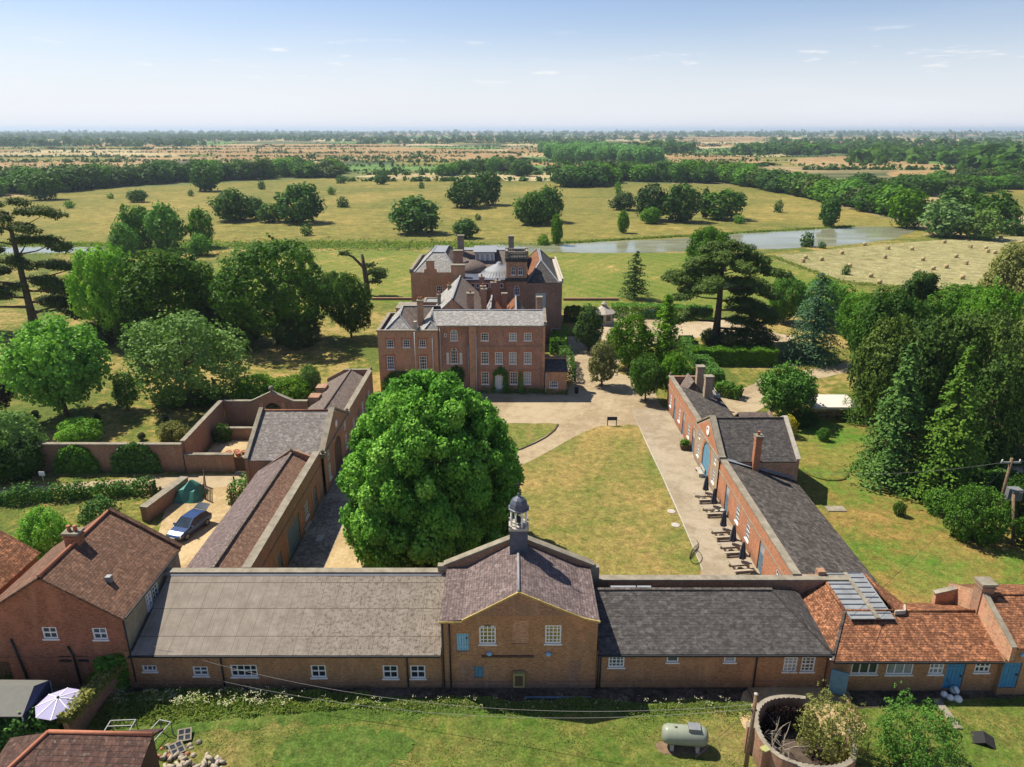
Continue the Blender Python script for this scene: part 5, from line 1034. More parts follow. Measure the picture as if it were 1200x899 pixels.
for i in range(3): far_proto(f'farbush{i}', 420, 61 + i, 6, 4, 10, .75, -.4)
def spruce(key, h, w, seed, mat, n_wh=30, nb=11, droop=.35, per=26, size=.42, tip=.0, z0=.4, power=.9, fan=.16):
    r = np.random.default_rng(seed); P = []; N = []; T_ = []
    m = MB(); m.tube([(0, 0, -.2), (0, 0, h * .97)], [.016 * h + .12, .03], 7)
    for i in range(n_wh):
        f = (i + r.uniform(-.3, .3)) / n_wh; z = z0 + (h - z0) * f; L = (w / 2) * (1 - max(0, f)) ** power * r.uniform(.8, 1.1) + .25
        for j in range(max(4, int(nb * (1 - .55 * f)))):
            a = r.uniform(0, 2 * math.pi); l = L * r.uniform(.72, 1.12); k = max(5, int(per * l / (w / 2)) + 4)
            s = r.uniform(.12, 1, k); bx = l * s; zz_ = z - droop * l * s ** 1.6 + tip * l * s ** 3 + r.normal(size=k) * .08
            off = r.normal(size=k) * fan * l * s
            x = bx * math.cos(a) - off * math.sin(a); y = bx * math.sin(a) + off * math.cos(a)
            P.append(np.stack([x, y, zz_], 1)); N.append(np.stack([math.cos(a) * np.full(k, .55), math.sin(a) * np.full(k, .55), np.full(k, .75)], 1) + r.normal(size=(k, 3)) * .4)
            T_.append(np.clip(r.uniform(.05, .6) + s * .25 + r.random(k) * .25, 0, 1))
    P, N, T_ = np.concatenate(P), np.concatenate(N), np.concatenate(T_)
    v, q = leaves(P, N, size, r, .55); me = mesh_np('crown', v, q, [mat], T_); o = m.build('trunk', 'bark'); tm = o.data; bpy.data.objects.remove(o); PROTO[key] = (me, tm, w, h)
spruce('spruce0', 16, 9, 71, 'leaf_spruce', 38, 15, .55, 60, .36); spruce('spruce1', 16, 9, 72, 'leaf_spruce', 36, 14, .6, 62, .36)
spruce('blue_cedar', 14, 12, 73, 'leaf_blue', 26, 13, .12, 70, .36, tip=-.25, power=.62, fan=.22)
spruce('cone', 12, 6.5, 74, 'leaf_mid', 34, 16, -.35, 22, .42, power=.7, fan=.2, z0=.8); spruce('dark_conifer', 11, 8.5, 75, 'leaf_yew', 20, 10, .1, 34, .42, power=.75, fan=.2, z0=1.2)
def pine(key, h, w, seed, mat='leaf_pine'):
    r = np.random.default_rng(seed); lb = [(0, 0, h * .8, w * .2, w * .2, h * .1)]
    for i in range(26):
        f = r.uniform(.34, 1); a = r.uniform(0, 6.283); d = w * .42 * (1.05 - .55 * f) * r.uniform(.5, 1.1); rr = w * r.uniform(.10, .17); lb.append((math.cos(a) * d, math.sin(a) * d, h * f - rr * .5, rr, rr, rr * .55))
    v, q, t = crown(lb, 13000, .40, r, .5, .6, .6, .5); me = mesh_np('crown', v, q, [mat], t); o = trunk_mesh('trunk', h * .9, .3, r, [(q_[0], q_[1], q_[2], .11, max(.3, q_[2] / h - .12)) for q_ in lb[1:16]], 'bark'); tm = o.data; bpy.data.objects.remove(o); PROTO[key] = (me, tm, w, h)
pine('pine0', 15, 10, 81); pine('pine1', 15, 11, 82)
def cedar(key, h, w, seed, spec, lean=(0, 0), leafs=26000, mat='leaf_cedar', tr=.035):
    """layered cedar: spec lists the boughs as (height share, reach, angle, droop); each carries flat plates of needles"""
    r = np.random.default_rng(seed); lb = []; lim = []
    for f, reach, deg, droop in spec:
        a = R(deg); z = h * f; bx, by = lean[0] * f, lean[1] * f; sg = max(4, int(reach / 1.1))
        for i in range(sg):
            s = .30 + .72 * i / (sg - 1); rr = r.uniform(1.0, 1.8) * (1 - .25 * abs(s - .7)) * (.7 + reach / 22); o2 = r.uniform(-.16, .16) * reach
            lb.append((bx + math.cos(a) * reach * s - math.sin(a) * o2, by + math.sin(a) * reach * s + math.cos(a) * o2, z + 1.1 * math.sin(s * 2.4) - droop * s ** 2 + r.uniform(-.2, .25), rr * 1.25, rr * 1.25, rr * .36 + .10))
        lim.append((bx + math.cos(a) * reach * .8, by + math.sin(a) * reach * .8, z + .85 - droop * .6, .06 + .011 * h * (1.15 - f), max(.10, f - .07)))
    v, q, t = crown(lb, leafs, .34, r, .6, .9, .5, .25, 7); me = mesh_np('crown', v, q, [mat], t)
    o = trunk_mesh('trunk', h * .97, tr * h, r, lim, 'bark', lean); tm = o.data; bpy.data.objects.remove(o); PROTO[key] = (me, tm, w, h)
cedar('cedar_left', 22, 24, 91, [(1.0, 3, 20, .2), (.99, 5, 190, .3), (.93, 8.5, 5, .6), (.91, 7, 170, .8), (.90, 5, 270, .5), (.82, 6, 330, .5), (.80, 9, 185, 1), (.72, 9.5, 355, 1.2), (.70, 6, 90, .6), (.64, 10, 200, 1.2), (.58, 7, 300, 1), (.52, 11.5, 8, 1.6), (.47, 11, 175, 1.5), (.42, 12.5, 345, 2.4), (.36, 8, 250, 1.2), (.32, 12, 12, 2.4), (.28, 12, 190, 2), (.24, 10, 350, 2.2), (.22, 9, 60, 1.5)], (-.4, 0), 48000)
cedar('cedar_right', 18, 21, 92, [(1.0, 2.5, 30, .1), (1.0, 3, 200, .2), (.96, 5, 0, .3), (.95, 5, 120, .4), (.93, 5.5, 250, .4), (.87, 8, 10, .6), (.86, 7, 190, .6), (.84, 6.5, 300, .6), (.82, 6.5, 70, .6), (.76, 10.5, 355, .7), (.74, 9.5, 185, .9), (.70, 8, 235, 1), (.68, 8.5, 320, .9), (.63, 8, 150, .8), (.58, 9.5, 200, 1.2), (.55, 10.5, 15, 1.5), (.46, 9.5, 340, 2.4), (.36, 11, 5, 3.0), (.33, 8, 180, 2), (.26, 9.5, 350, 3)], (0, 0), 56000, tr=.045)
def setmat(o, mat):
    o.material_slots[0].link = 'OBJECT'; o.material_slots[0].material = M[mat]
rt = random.Random(5)
def tree(name, label, cat, u, v, wpx, vtop, key, mat=None, group=None, hs=1.0):
    """stand a tree on the ground point seen at (u, v); its width and top row give its size in metres"""
    x, y, _ = G(u, v); dep = y * cP + (H - 3) * sP; w = wpx * dep / F
    if key.startswith('bush') and w > 3.6: key = 'big' + key
    me, tm, w0, h0 = PROTO[key]; h = max(.5, ZY(vtop, y)) * hs
    rz = rt.uniform(0, 6.28)
    sc = (w / w0, w / w0, h / h0)
    if tm is None:
        o = bpy.data.objects.new(name, me); COL.objects.link(o); o.location = (x, y, 0); o.rotation_euler = (0, 0, rz); o.scale = sc; tag(o, label, cat, group); c = o
    else:
        o = place(name, label, cat, (x, y, 0), [('crown', me), ('trunk', tm)], group, rz, sc); c = o.children[0]
    if mat: setmat(c, mat)
    return o
# --- the great tree of the courtyard
r = np.random.default_rng(3)
lb = [(0, 0, 6.6, 6.5, 6.5, 6.0), (0, 0, 10.4, 4.0, 4.0, 3.4), (0, 0, 4.1, 6.6, 6.6, 3.4)]
for i in range(190):
    z_ = .8 + 14.3 * (i + .5) / 190; R_ = 8.3 * max(.02, 1 - ((z_ - 5.8) / (9.9 if z_ > 5.8 else 8.4)) ** 2) ** (.62 if z_ > 5.8 else .5); a = i * 2.39996 + r.uniform(-.6, .6); rr = r.uniform(.65, 1.3); R2 = max(0, R_ - rr * .8 + r.uniform(-.45, .4)); lb.append((math.cos(a) * R2, math.sin(a) * R2, z_, rr, rr, rr * r.uniform(.85, 1.2)))
vv, qq, tt = crown(lb, 230000, .28, r, .36, .35, .85, .74, 9, 1.3)
vv *= np.array([.9, .9, 1.03]); hero = place('broadleaf_tree', 'huge rounded bright green broadleaf tree filling the left half of the courtyard', 'tree', (-6.8, 54.6, 0), [('crown', mesh_np('crown', vv, qq, ['leaf_hero'], tt)), ('trunk', trunk_mesh('trunk', 9, .55, r, limbs_for(lb, r, 15, 16, .22)))])
# --- park trees left
cx_, cy_, _ = G(42, 388)
o = place('cedar', 'tall dark cedar with flat layered branches leaning over the left edge', 'tree', (cx_, cy_, 0), [('crown', PROTO['cedar_left'][0]), ('trunk', PROTO['cedar_left'][1])]); o.scale = (1.0, .8, ZY(236, cy_) / 23)
tree('lime_tree', 'bright yellow green broad tree right of the left cedar', 'tree', 142, 400, 80, 286, 'broad1', 'leaf_lime')
tree('oak', 'dark green wide oak right of the bright lime green tree', 'tree', 205, 402, 118, 292, 'broad0', 'leaf_oak')
tree('oak', 'dark green oak in front of the mansion lawn, left of the mansion', 'tree', 327, 402, 122, 286, 'broad2', 'leaf_oak')
tree('yew_tree', 'dark green bushy tree close to the left flank of the mansion', 'tree', 412, 396, 52, 324, 'broad3', 'leaf_oak')
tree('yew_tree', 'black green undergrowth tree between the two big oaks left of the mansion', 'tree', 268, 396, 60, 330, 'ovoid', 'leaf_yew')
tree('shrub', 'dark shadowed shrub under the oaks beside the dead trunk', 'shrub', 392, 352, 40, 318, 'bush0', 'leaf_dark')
for i_, (u_, v_, w_, t_) in enumerate(((125, 402, 40, 372), (165, 406, 52, 366), (235, 408, 60, 364), (285, 406, 50, 360), (350, 406, 56, 368))): tree('yew_tree', ['added dark shrub for the shade below the bright lime tree', 'added dark shrub for the shade where the lime and the oak meet', 'added dark shrub for the shade below the wide oak', 'added dark shrub for the shade between the two big oaks', 'added dark shrub for the shade below the oak nearest the mansion'][i_], 'shrub', u_, v_, w_, t_, f'bush{i_ % 3}', 'leaf_yew')  # dark shrubs added to draw the deep shade under the crowns
tree('robinia', 'airy light green tree with feathery foliage left of the grey green one', 'tree', 78, 487, 118, 372, 'airy', 'leaf_lime')
tree('holm_oak', 'grey green domed tree with forked trunk behind the garden wall corner', 'tree', 224, 474, 138, 371, 'olive', 'leaf_olive')
tree('sapling', 'small green sapling between the airy tree and the grey green tree', 'tree', 150, 481, 28, 437, 'ovoid', 'leaf_mid')
tree('copper_beech', 'dark purple copper beech cut by the left edge', 'tree', -6, 492, 62, 425, 'broad3', 'leaf_beech')
tree('shrub', 'large dark grey green shrub at the left edge above the lane', 'shrub', 8, 556, 100, 482, 'bush1', 'leaf_olive')
tree('shrub', 'dark laurel shrub against the left end of the garden wall', 'shrub', 22, 558, 70, 510, 'bush2', 'leaf_dark')
tree('fig_bush', 'bright light green fig bush behind the garden wall', 'shrub', 95, 518, 54, 491, 'bush0', 'leaf_lime')
tree('shrub', 'pale green leafy shrub leaning on the garden wall near its corner', 'shrub', 203, 515, 34, 496, 'bush1', 'leaf_dull')
tree('shrub', 'dark evergreen shrub under the grey green domed tree', 'shrub', 200, 476, 44, 458, 'bush2', 'leaf_mid'); tree('shrub', 'low dark evergreen shrub beside the forked trunk of the grey green tree', 'shrub', 243, 474, 50, 455, 'bush0', 'leaf_dark')
for u, v, w, vt, lab in ((302, 470, 66, 441, 'left rounded green shrub behind the arched garden wall'), (340, 469, 60, 443, 'right rounded green shrub behind the arched garden wall')): tree('shrub', lab, 'shrub', u, v, w, vt, 'bush1', 'leaf_mid')
tree('sapling', 'thin pale sapling with sparse crown behind the arched garden wall', 'tree', 365, 464, 26, 427, 'airy', 'leaf_olive')
for u, v, vt, lab in ((117, 505, 484, 'dark clipped yew pillar left of the garden path'), (197, 506, 485, 'dark clipped yew pillar nearest the wall corner'), (42, 489, 481, 'short dark clipped yew near the copper beech'), (167, 516, 507, 'small dark clipped yew just behind the garden wall')): tree('clipped_yew', lab, 'shrub', u, v, 9, vt, 'ovoid', 'leaf_black')
tree('shrub', 'feathery light green bush in the lawn left of the farmhouse chimney', 'shrub', 62, 668, 66, 598, 'bush2', 'leaf_lime'); tree('shrub', 'bright green bush nearer the lane left of the farmhouse roof', 'shrub', 122, 622, 44, 585, 'bush0', 'leaf_hedge'); tree('shrub', 'small dark bush pressed to the farmhouse left side', 'shrub', 40, 672, 36, 640, 'bush1', 'leaf_dark')
# --- trees right of the mansion
tree('conifer', 'lone dark conifer on the striped lawn beyond the hedges', 'tree', 743, 350, 44, 292, 'dark_conifer', 'leaf_yew')
tree('lime_tree', 'yellow green lime tree behind the big cedar', 'tree', 828, 330, 56, 265, 'broad1', 'leaf_mid')
x_, y_, _ = G(838, 404); o = place('cedar', 'great spreading cedar with layered branches right of the mansion', 'tree', (x_, y_, 0), [('crown', PROTO['cedar_right'][0]), ('trunk', PROTO['cedar_right'][1])]); k_ = 128 / F * (y_ * cP + 32 * sP) / 21; o.scale = (k_, k_, ZY(286, y_) / 19)
tree('yew_tree', 'dark yew beside the drive in front of the small pavilion', 'tree', 690, 412, 34, 359, 'ovoid', 'leaf_yew')
tree('sapling', 'young yellowish tree with a thin trunk where the drive bends', 'tree', 705, 453, 34, 400, 'ovoid', 'leaf_dull')
tree('oak', 'dark trunked oak standing over the parked red car', 'tree', 737, 432, 56, 371, 'broad3', 'leaf_mid')
tree('hornbeam', 'tall bright green upright tree in the middle of the car park trees', 'tree', 777, 432, 46, 344, 'cone', 'leaf_mid')
tree('maple', 'rounded green maple left of the far cafe range', 'tree', 756, 470, 44, 417, 'thorn', 'leaf_hedge'); tree('maple', 'green maple touching the end wall of the far cafe range', 'tree', 788, 470, 40, 415, 'thorn', 'leaf_mid')
tree('shrub', 'low dark spreading juniper between the cedar and the clipped hedge', 'shrub', 868, 412, 74, 386, 'bush2', 'leaf_yew'); tree('shrub', 'small dark bush at the foot of the great cedar', 'shrub', 832, 402, 26, 386, 'bush1', 'leaf_dark')
tree('lime_tree', 'rounded mid green tree left of the bluish cedar', 'tree', 918, 378, 44, 323, 'broad0', 'leaf_mid'); tree('lime_tree', 'bright green broad tree behind the bluish cedar', 'tree', 965, 382, 66, 330, 'broad2', 'leaf_mid')
tree('blue_cedar', 'bluish conifer with a pointed top beside the curving track', 'tree', 950, 424, 82, 316, 'blue_cedar', 'leaf_blue')
tree('hawthorn', 'low domed thorn tree beside the marquee', 'tree', 918, 492, 72, 430, 'thorn', 'leaf_hedge')
tree('shrub', 'bright yellow shrub at the corner of the grey slate gate block', 'shrub', 922, 511, 22, 488, 'bush0', 'leaf_yellow'); tree('shrub', 'dark shrub behind the bright yellow shrub', 'shrub', 940, 498, 36, 480, 'bush2', 'leaf_dark')
tree('shrub', 'small round clipped bush in front of the marquee', 'shrub', 964, 516, 15, 502, 'bush1', 'leaf_mid'); tree('shrub', 'tiny lone bush in the middle of the right lawn', 'shrub', 1053, 604, 15, 588, 'bush2', 'leaf_dark')
tree('shrub', 'big leafy bush left of the leaning transformer pole', 'shrub', 1138, 632, 66, 570, 'bush0', 'leaf_hedge')
# the dark conifer wood right
for a in (('holm_oak', 'dark green bushy evergreen at the left edge of the right hand wood', 1032, 462, 92, 338, 'broad1', 'leaf_dark'), ('cedar', 'dark low evergreen with drooping boughs at the left foot of the wood', 1010, 492, 62, 408, 'blue_cedar', 'leaf_spruce'), ('pine', 'dark pine with a ragged flat top in the right hand wood', 1062, 420, 60, 318, 'pine1', 'leaf_yew'),
          ('oak', 'round green oak in the middle of the right hand wood', 1105, 430, 74, 335, 'broad0', 'leaf_mid'), ('lime_tree', 'pale green lime tree at the upper right edge', 1182, 392, 84, 283, 'broad1', 'leaf_dull'),
          ('oak', 'dull green oak below the pale lime tree at the right edge', 1150, 470, 80, 342, 'broad2', 'leaf_mid'), ('pine', 'tall pine with brown patches at the right edge', 1185, 492, 80, 352, 'pine0', 'leaf_pine'),
          ('holm_oak', 'dark evergreen oak filling the heart of the right hand wood', 1085, 520, 100, 372, 'broad0', 'leaf_yew'), ('oak', 'deep green oak between the pines and the right hand spruces', 1125, 520, 90, 372, 'broad2', 'leaf_cedar'), ('holm_oak', 'dark evergreen oak behind the left hand spruce', 1030, 505, 84, 378, 'broad3', 'leaf_cedar'),
          ('spruce', 'tall spruce with drooping branches, left one of the front pair', 1040, 562, 104, 398, 'spruce0', 'leaf_spruce'), ('spruce', 'tall spruce with drooping branches, right one of the front pair', 1100, 580, 112, 402, 'spruce1', 'leaf_spruce'),
          ('holm_oak', 'grey green oak filling the gap behind the spruces', 1070, 500, 80, 380, 'broad3', 'leaf_yew'), ('yew_tree', 'black green yew right of the front spruces', 1150, 560, 62, 420, 'ovoid', 'leaf_yew'), ('cypress', 'ivy dark cypress at the right edge of the wood', 1180, 540, 50, 400, 'spruce0', 'leaf_yew'),
          ('oak', 'green oak rising behind the pines near the hay field', 1000, 405, 50, 345, 'broad3', 'leaf_mid'), ('oak', 'mid green oak between the hay field and the pines', 1130, 398, 60, 333, 'broad1', 'leaf_mid')):
    tree(a[0], a[1], 'tree', *a[2:])
for i, (u, v, w, vt, lab) in enumerate(((1098, 600, 34, 574, 'leafy shrub at the lower right of the spruces'), (1128, 560, 52, 510, 'pale leafy shrub rising right of the spruces'), (1190, 612, 52, 560, 'dark shrub behind the transformer pole'), (1160, 590, 50, 555, 'dark hedge shrub between the big bush and the wood'), (1205, 640, 40, 606, 'shrub at the right edge beside the transformer'))):
    tree('shrub', lab, 'shrub', u, v, w, vt, f'bush{i % 3}', 'leaf_hedge' if i < 2 else 'leaf_dark')
tree('sallow_bush', 'olive coloured twiggy bush growing out of the round brick wall', 'shrub', 970, 886, 92, 818, 'sallow', 'leaf_dull'); tree('elder_bush', 'bright green elder bush right of the round brick wall', 'shrub', 1068, 893, 106, 824, 'sallow', 'leaf_hedge')
# --- pasture trees
PT = [('oak', 'dark oak with its own shadow at the far left of the pasture', 53, 234, 36, 202, 1), ('bush', 'small scrubby bush low on the left pasture', 82, 244, 12, 236, 'b'), ('oak', 'round dark oak alone on the left pasture', 162, 237, 21, 223, 0), ('oak', 'tall dark oak before the wood edge at upper left', 241, 224, 33, 191, 3),
      ('bush', 'tiny bush far out on the left pasture', 130, 233, 7, 227, 'b'), ('oak', 'wide dark oak at the left of the pair of big clumps', 272, 259, 44, 225, 2), ('oak', 'tree hidden between the wide oak and the big clump', 300, 256, 24, 232, 0), ('oak', 'tree at the left of the big double clump', 320, 260, 34, 238, 1), ('oak', 'big dark oak of the left pasture clump', 352, 261, 50, 216, 4),
      ('lime', 'leftmost tree of the clump by the backwater', 165, 291, 38, 240, 1), ('lime', 'middle tall tree of the clump by the backwater', 198, 293, 40, 240, 3), ('lime', 'right tree of the clump by the backwater', 238, 290, 26, 246, 0), ('lime', 'low bright tree in front of the backwater clump', 236, 299, 26, 276, 2), ('lime', 'dark low tree at the left foot of the backwater clump', 148, 298, 30, 262, 4),
      ('bush', 'small bush right of the tall oak before the wood edge', 224, 230, 7, 223, 'b'), ('bush', 'lone small tree above the big left clump', 307, 222, 9, 212, 'b'), ('bush', 'little conifer shaped bush below the big left clump', 360, 276, 13, 263, 'b'), ('bush', 'small round bush right of the big left clump', 402, 243, 14, 231, 'b'), ('bush', 'tiny round bush above the small round bush', 389, 228, 10, 220, 'b'), ('bush', 'small tree on the far hedge line left of centre', 399, 215, 11, 206, 'b'),
      ('oak', 'small tree on the far hedge line at centre', 446, 216, 14, 205, 2), ('bush', 'small bush in mid pasture right of centre', 494, 221, 7, 213, 'b'), ('oak', 'big round holm oak alone in the middle of the pasture', 488, 273, 54, 233, 0), ('bush', 'small bush right behind the big holm oak', 482, 236, 9, 229, 'b'), ('oak', 'left tree of the twin oaks near the river', 548, 243, 42, 208, 4), ('oak', 'right tree of the twin oaks near the river', 572, 240, 32, 202, 1), ('bush', 'tiny bush below the twin oaks', 560, 258, 7, 251, 'b'), ('oak', 'small oak just above the mansion roof', 546, 279, 28, 257, 3),
      ('oak', 'broad dark oak by the river above the mansion tower', 622, 263, 42, 228, 2), ('oak', 'second broad oak behind the one above the mansion tower', 643, 260, 30, 220, 0), ('lime', 'light green tree standing on the river bank', 652, 287, 15, 252, 3), ('bush', 'bush on the river bank left of the light green tree', 637, 287, 14, 275, 'b'), ('pine', 'flat topped pine at the left of the middle clump', 731, 246, 28, 226, 2), ('pine', 'pine with broad top in the middle clump', 762, 258, 38, 216, 1), ('oak', 'large dark oak in the middle clump', 796, 260, 44, 216, 3), ('lime', 'pale bush like tree in front of the middle clump', 762, 262, 22, 244, 0), ('lime', 'pointed light tree below the middle clump', 730, 273, 14, 247, 3), ('oak', 'round dark oak right of the middle clump', 845, 257, 46, 224, 0), ('oak', 'small tree touching the right of the round dark oak', 866, 240, 12, 226, 2), ('pine', 'thin bare stemmed pine left of the round dark oak', 826, 256, 14, 221, 3), ('bush', 'small bush right below the round dark oak', 866, 262, 13, 252, 'b'), ('bush', 'thin shrub above the flat topped pine', 724, 227, 9, 214, 'b'),
      ('bush', 'small lone tree on the slope right of the pasture', 912, 249, 10, 235, 'b'), ('oak', 'ragged oak at the water edge right of the pasture', 971, 266, 25, 231, 3), ('oak', 'round tree at the right hedge of the pasture', 1012, 248, 22, 222, 4), ('willow', 'tall dark tree where the river ends', 1062, 267, 42, 222, 1), ('willow', 'grey green willow dome at the end of the river', 1106, 277, 52, 237, 0), ('willow', 'bright willow right of the grey green willow dome', 1146, 280, 40, 249, 2), ('oak', 'dark oak behind the willows at the river end', 1120, 262, 56, 220, 3), ('oak', 'dark oak right of the willows at the river end', 1165, 268, 44, 226, 4), ('bush', 'hedge bush right of the willows', 1183, 275, 34, 258, 'b'), ('bush', 'shrub at the right edge beyond the hay field', 1205, 276, 26, 262, 'b'), ('bush', 'round bush on the near river bank above the lawn', 946, 289, 17, 273, 'b'), ('bush', 'small round bush at the corner of the hay field', 991, 322, 10, 311, 'b'), ('bush', 'low bush on the near bank right of the round one', 963, 291, 9, 284, 'b')]
for nm, lab, u, v, w, vt, k in PT:
    if k == 'b': tree(nm, lab, 'bush', u, v, w, vt, f'farbush{rt.randrange(3)}', 'leaf_dark' if rt.random() < .6 else 'leaf_mid')
    else: tree({'lime': 'broadleaf_tree', 'oak': 'oak', 'pine': 'pine', 'willow': 'willow'}[nm], lab, 'tree', u, v, w, vt, f'far{k}', {'lime': 'leaf_mid', 'oak': 'leaf_dark', 'pine': 'leaf_yew', 'willow': 'leaf_olive' if 'grey' in lab else 'leaf_mid'}[nm])
# --- wood edges beyond the pasture: one tree each
def belt(label, group, pts, n, wr, hr, spread, mats, name='woodland_tree'):
    L = [G(*p) for p in pts]; seg = [math.dist(L[i][:2], L[i + 1][:2]) for i in range(len(L) - 1)]; tot = sum(seg)
    for i in range(n):
        d = (i + rt.uniform(-.4, .4)) / n * tot; j = 0
        while j < len(seg) - 1 and d > seg[j]: d -= seg[j]; j += 1
        t = max(0, min(1, d / seg[j])); x = L[j][0] + (L[j + 1][0] - L[j][0]) * t; y = L[j][1] + (L[j + 1][1] - L[j][1]) * t + rt.uniform(0, 1) ** 1.3 * spread
        me, _, w0, h0 = PROTO[f'far{rt.randrange(5)}']; o = bpy.data.objects.new(name, me); COL.objects.link(o); w = rt.uniform(*wr); o.location = (x, y, -.3); o.rotation_euler = (0, 0, rt.uniform(0, 6.28)); o.scale = (w / w0, w / w0, rt.uniform(*hr) / h0); tag(o, label, 'tree', group); setmat(o, rt.choice(mats))
MX = ['leaf_dark', 'leaf_dark', 'leaf_mid', 'leaf_dark', 'leaf_mid', 'leaf_cedar']
belt('dark tree of the wood along the left far side of the pasture', 'trees of the left wood', [(-70, 237), (0, 228), (60, 226), (130, 219), (190, 215)], 56, (13, 21), (9, 15), 75, MX)
belt('green tree of the belt along the upper edge of the left pasture', 'trees of the upper left belt', [(185, 214), (260, 212), (330, 209), (395, 208)], 44, (13, 20), (9, 14), 60, MX)
belt('dark tree of the clump on the far hedge line at the middle', 'trees of the middle far clump', [(520, 206), (580, 203), (620, 208)], 12, (13, 20), (9, 13), 60, MX)
belt('tree of the dark clump at the right end of the far hedge line', 'trees of the far hedge clump', [(664, 219), (720, 219)], 12, (16, 24), (11, 15), 50, MX)
belt('tree of the long belt behind the right half of the pasture', 'trees of the right belt', [(720, 212), (790, 214), (860, 216), (905, 222)], 46, (13, 21), (9, 14), 70, MX)
belt('tree of the wood falling to the river on the right', 'trees of the right river wood', [(880, 219), (940, 229), (1000, 241), (1060, 255)], 52, (13, 20), (8, 12.5), 55, MX)
belt('tree of the wood right of the golden stubble', 'trees of the wood at the right edge', [(1040, 231), (1090, 231), (1140, 226), (1230, 219)], 34, (13, 20), (7, 11), 50, MX)
belt('tree of the shady wood on the rise behind the golden stubble', 'trees of the rising wood', [(930, 182), (990, 180), (1060, 184), (1130, 191), (1230, 199)], 40, (20, 32), (9, 15), 220, MX)
belt('tall slim poplar of the bright green poplar plantation', 'poplars of the plantation', [(652, 192), (690, 192), (735, 193), (782, 193)], 90, (14, 20), (15, 18), 420, ['leaf_poplar'], 'poplar')
# --- farther trees that read as hedges and woods
def scatter(name, n, rows, seed, mat='leaf_dark', leaf_n=26, edge=1.0):
    r = np.random.default_rng(seed); Vs = []; Qs = []; Ts = []; off = 0
    for k in range(n):
        u0, u1, va, vb, big = rows[r.integers(len(rows))]; x, y, _ = G(r.uniform(u0, u1), r.uniform(va, vb)); w = r.uniform(6, 15) * big; h = w * r.uniform(.55, .95)
        m = leaf_n; d = nrmz(r.normal(size=(m, 3))); d[:, 2] = np.abs(d[:, 2]) * .9; P = d * np.array([w / 2, w / 2, h]) * r.uniform(.75, 1.05, (m, 1)) + np.array([x, y, 0]); v, q = leaves(P, d + r.normal(size=(m, 3)) * .35, w * .42, r, .8); Vs.append(v); Qs.append(q + off); off += len(v); Ts.append(np.clip(r.random() * .5 + r.random(m) * .5, 0, 1))
    o = bpy.data.objects.new(name, mesh_np(name, np.concatenate(Vs), np.concatenate(Qs), [mat], np.concatenate(Ts))); COL.objects.link(o); return tag(o, kind='stuff')
hed = []
for u0, u1, v in ((-40, 240, 203), (-40, 260, 190.5), (-40, 200, 184.5), (60, 260, 175.5), (220, 600, 190.5), (300, 600, 180), (230, 600, 172.5), (330, 520, 186), (420, 660, 205), (400, 660, 212.5), (210, 520, 202), (600, 720, 190.5), (600, 680, 200), (640, 700, 180), (780, 900, 195), (780, 900, 182), (790, 990, 177.5), (800, 990, 169.5), (940, 1130, 199.2), (560, 800, 168)): hed.append((u0, u1, v - .35, v + .35, .42))
scatter('hedgerow_trees', 800, hed, 101)
def hedge_lines(name, lines, seed):
    r = np.random.default_rng(seed); V_ = []; Q_ = []; off = 0; T_ = []
    for u0, u1, v in lines:
        a, b_ = np.array(G(u0, v)), np.array(G(u1, v + r.uniform(-.4, .4))); L = np.linalg.norm(b_ - a); n = int(min(2600, L / 1.1)); t = r.random(n); gap = np.sin(t * L / 97. + seed) + np.sin(t * L / 41.) * .6 > -.9; t = t[gap]; big = 1 + (np.sin(t * L / 23.) > .9) * r.uniform(.3, 1.6, len(t))
        P = a + (b_ - a) * t[:, None] + r.normal(size=(len(t), 3)) * np.array([.6, .9, 0]); P[:, 2] = r.uniform(.4, 2.6, len(t)) * big; w, q = leaves(P, np.array([0, -.5, .8]) + r.normal(size=(len(t), 3)) * .5, 3.0 * big ** .5, r, .8); V_.append(w); Q_.append(q + off); off += len(w); T_.append(r.random(len(t)))
    o = bpy.data.objects.new(name, mesh_np(name, np.concatenate(V_), np.concatenate(Q_), ['leaf_dark'], np.concatenate(T_))); COL.objects.link(o); tag(o, kind='stuff')
rh = random.Random(4); hl = [(q[0], q[1], (q[2] + q[3]) / 2) for q in hed]
for v_ in rows_[2:]:
    u = -90
    while u < 1280: w = rh.uniform(120, 420); hl.append((u, min(1290, u + w), v_ + rh.uniform(-.3, .3))); u += w + rh.uniform(0, 60)
hedge_lines('field_hedges', hl, 107)
wds = [(-60, 300, 160, 166, 1.5), (-60, 240, 166, 172, 1.5), (260, 600, 160, 166, 1.5), (420, 700, 163, 169, 1.3), (560, 800, 158, 166, 1.5), (640, 700, 168, 174, 1.2), (700, 1240, 157, 161, 1.6), (900, 1060, 164, 178, 1.5), (1000, 1240, 163, 192, 1.7), (1130, 1250, 170, 205, 1.7), (860, 960, 173, 182, 1.2), (1160, 1250, 196, 212, 1.4), (740, 810, 172, 180, 1.4), (150, 330, 160, 164, 1.6), (1000, 1130, 176, 190, 1.3)]
scatter('distant_woods', 2600, wds, 102); scatter('horizon_woods', 2600, [(-100, 1300, 154.5, 158.5, 3.2), (-100, 1300, 155.5, 160, 2.2), (-60, 420, 158, 163, 1.8)], 103, leaf_n=14)
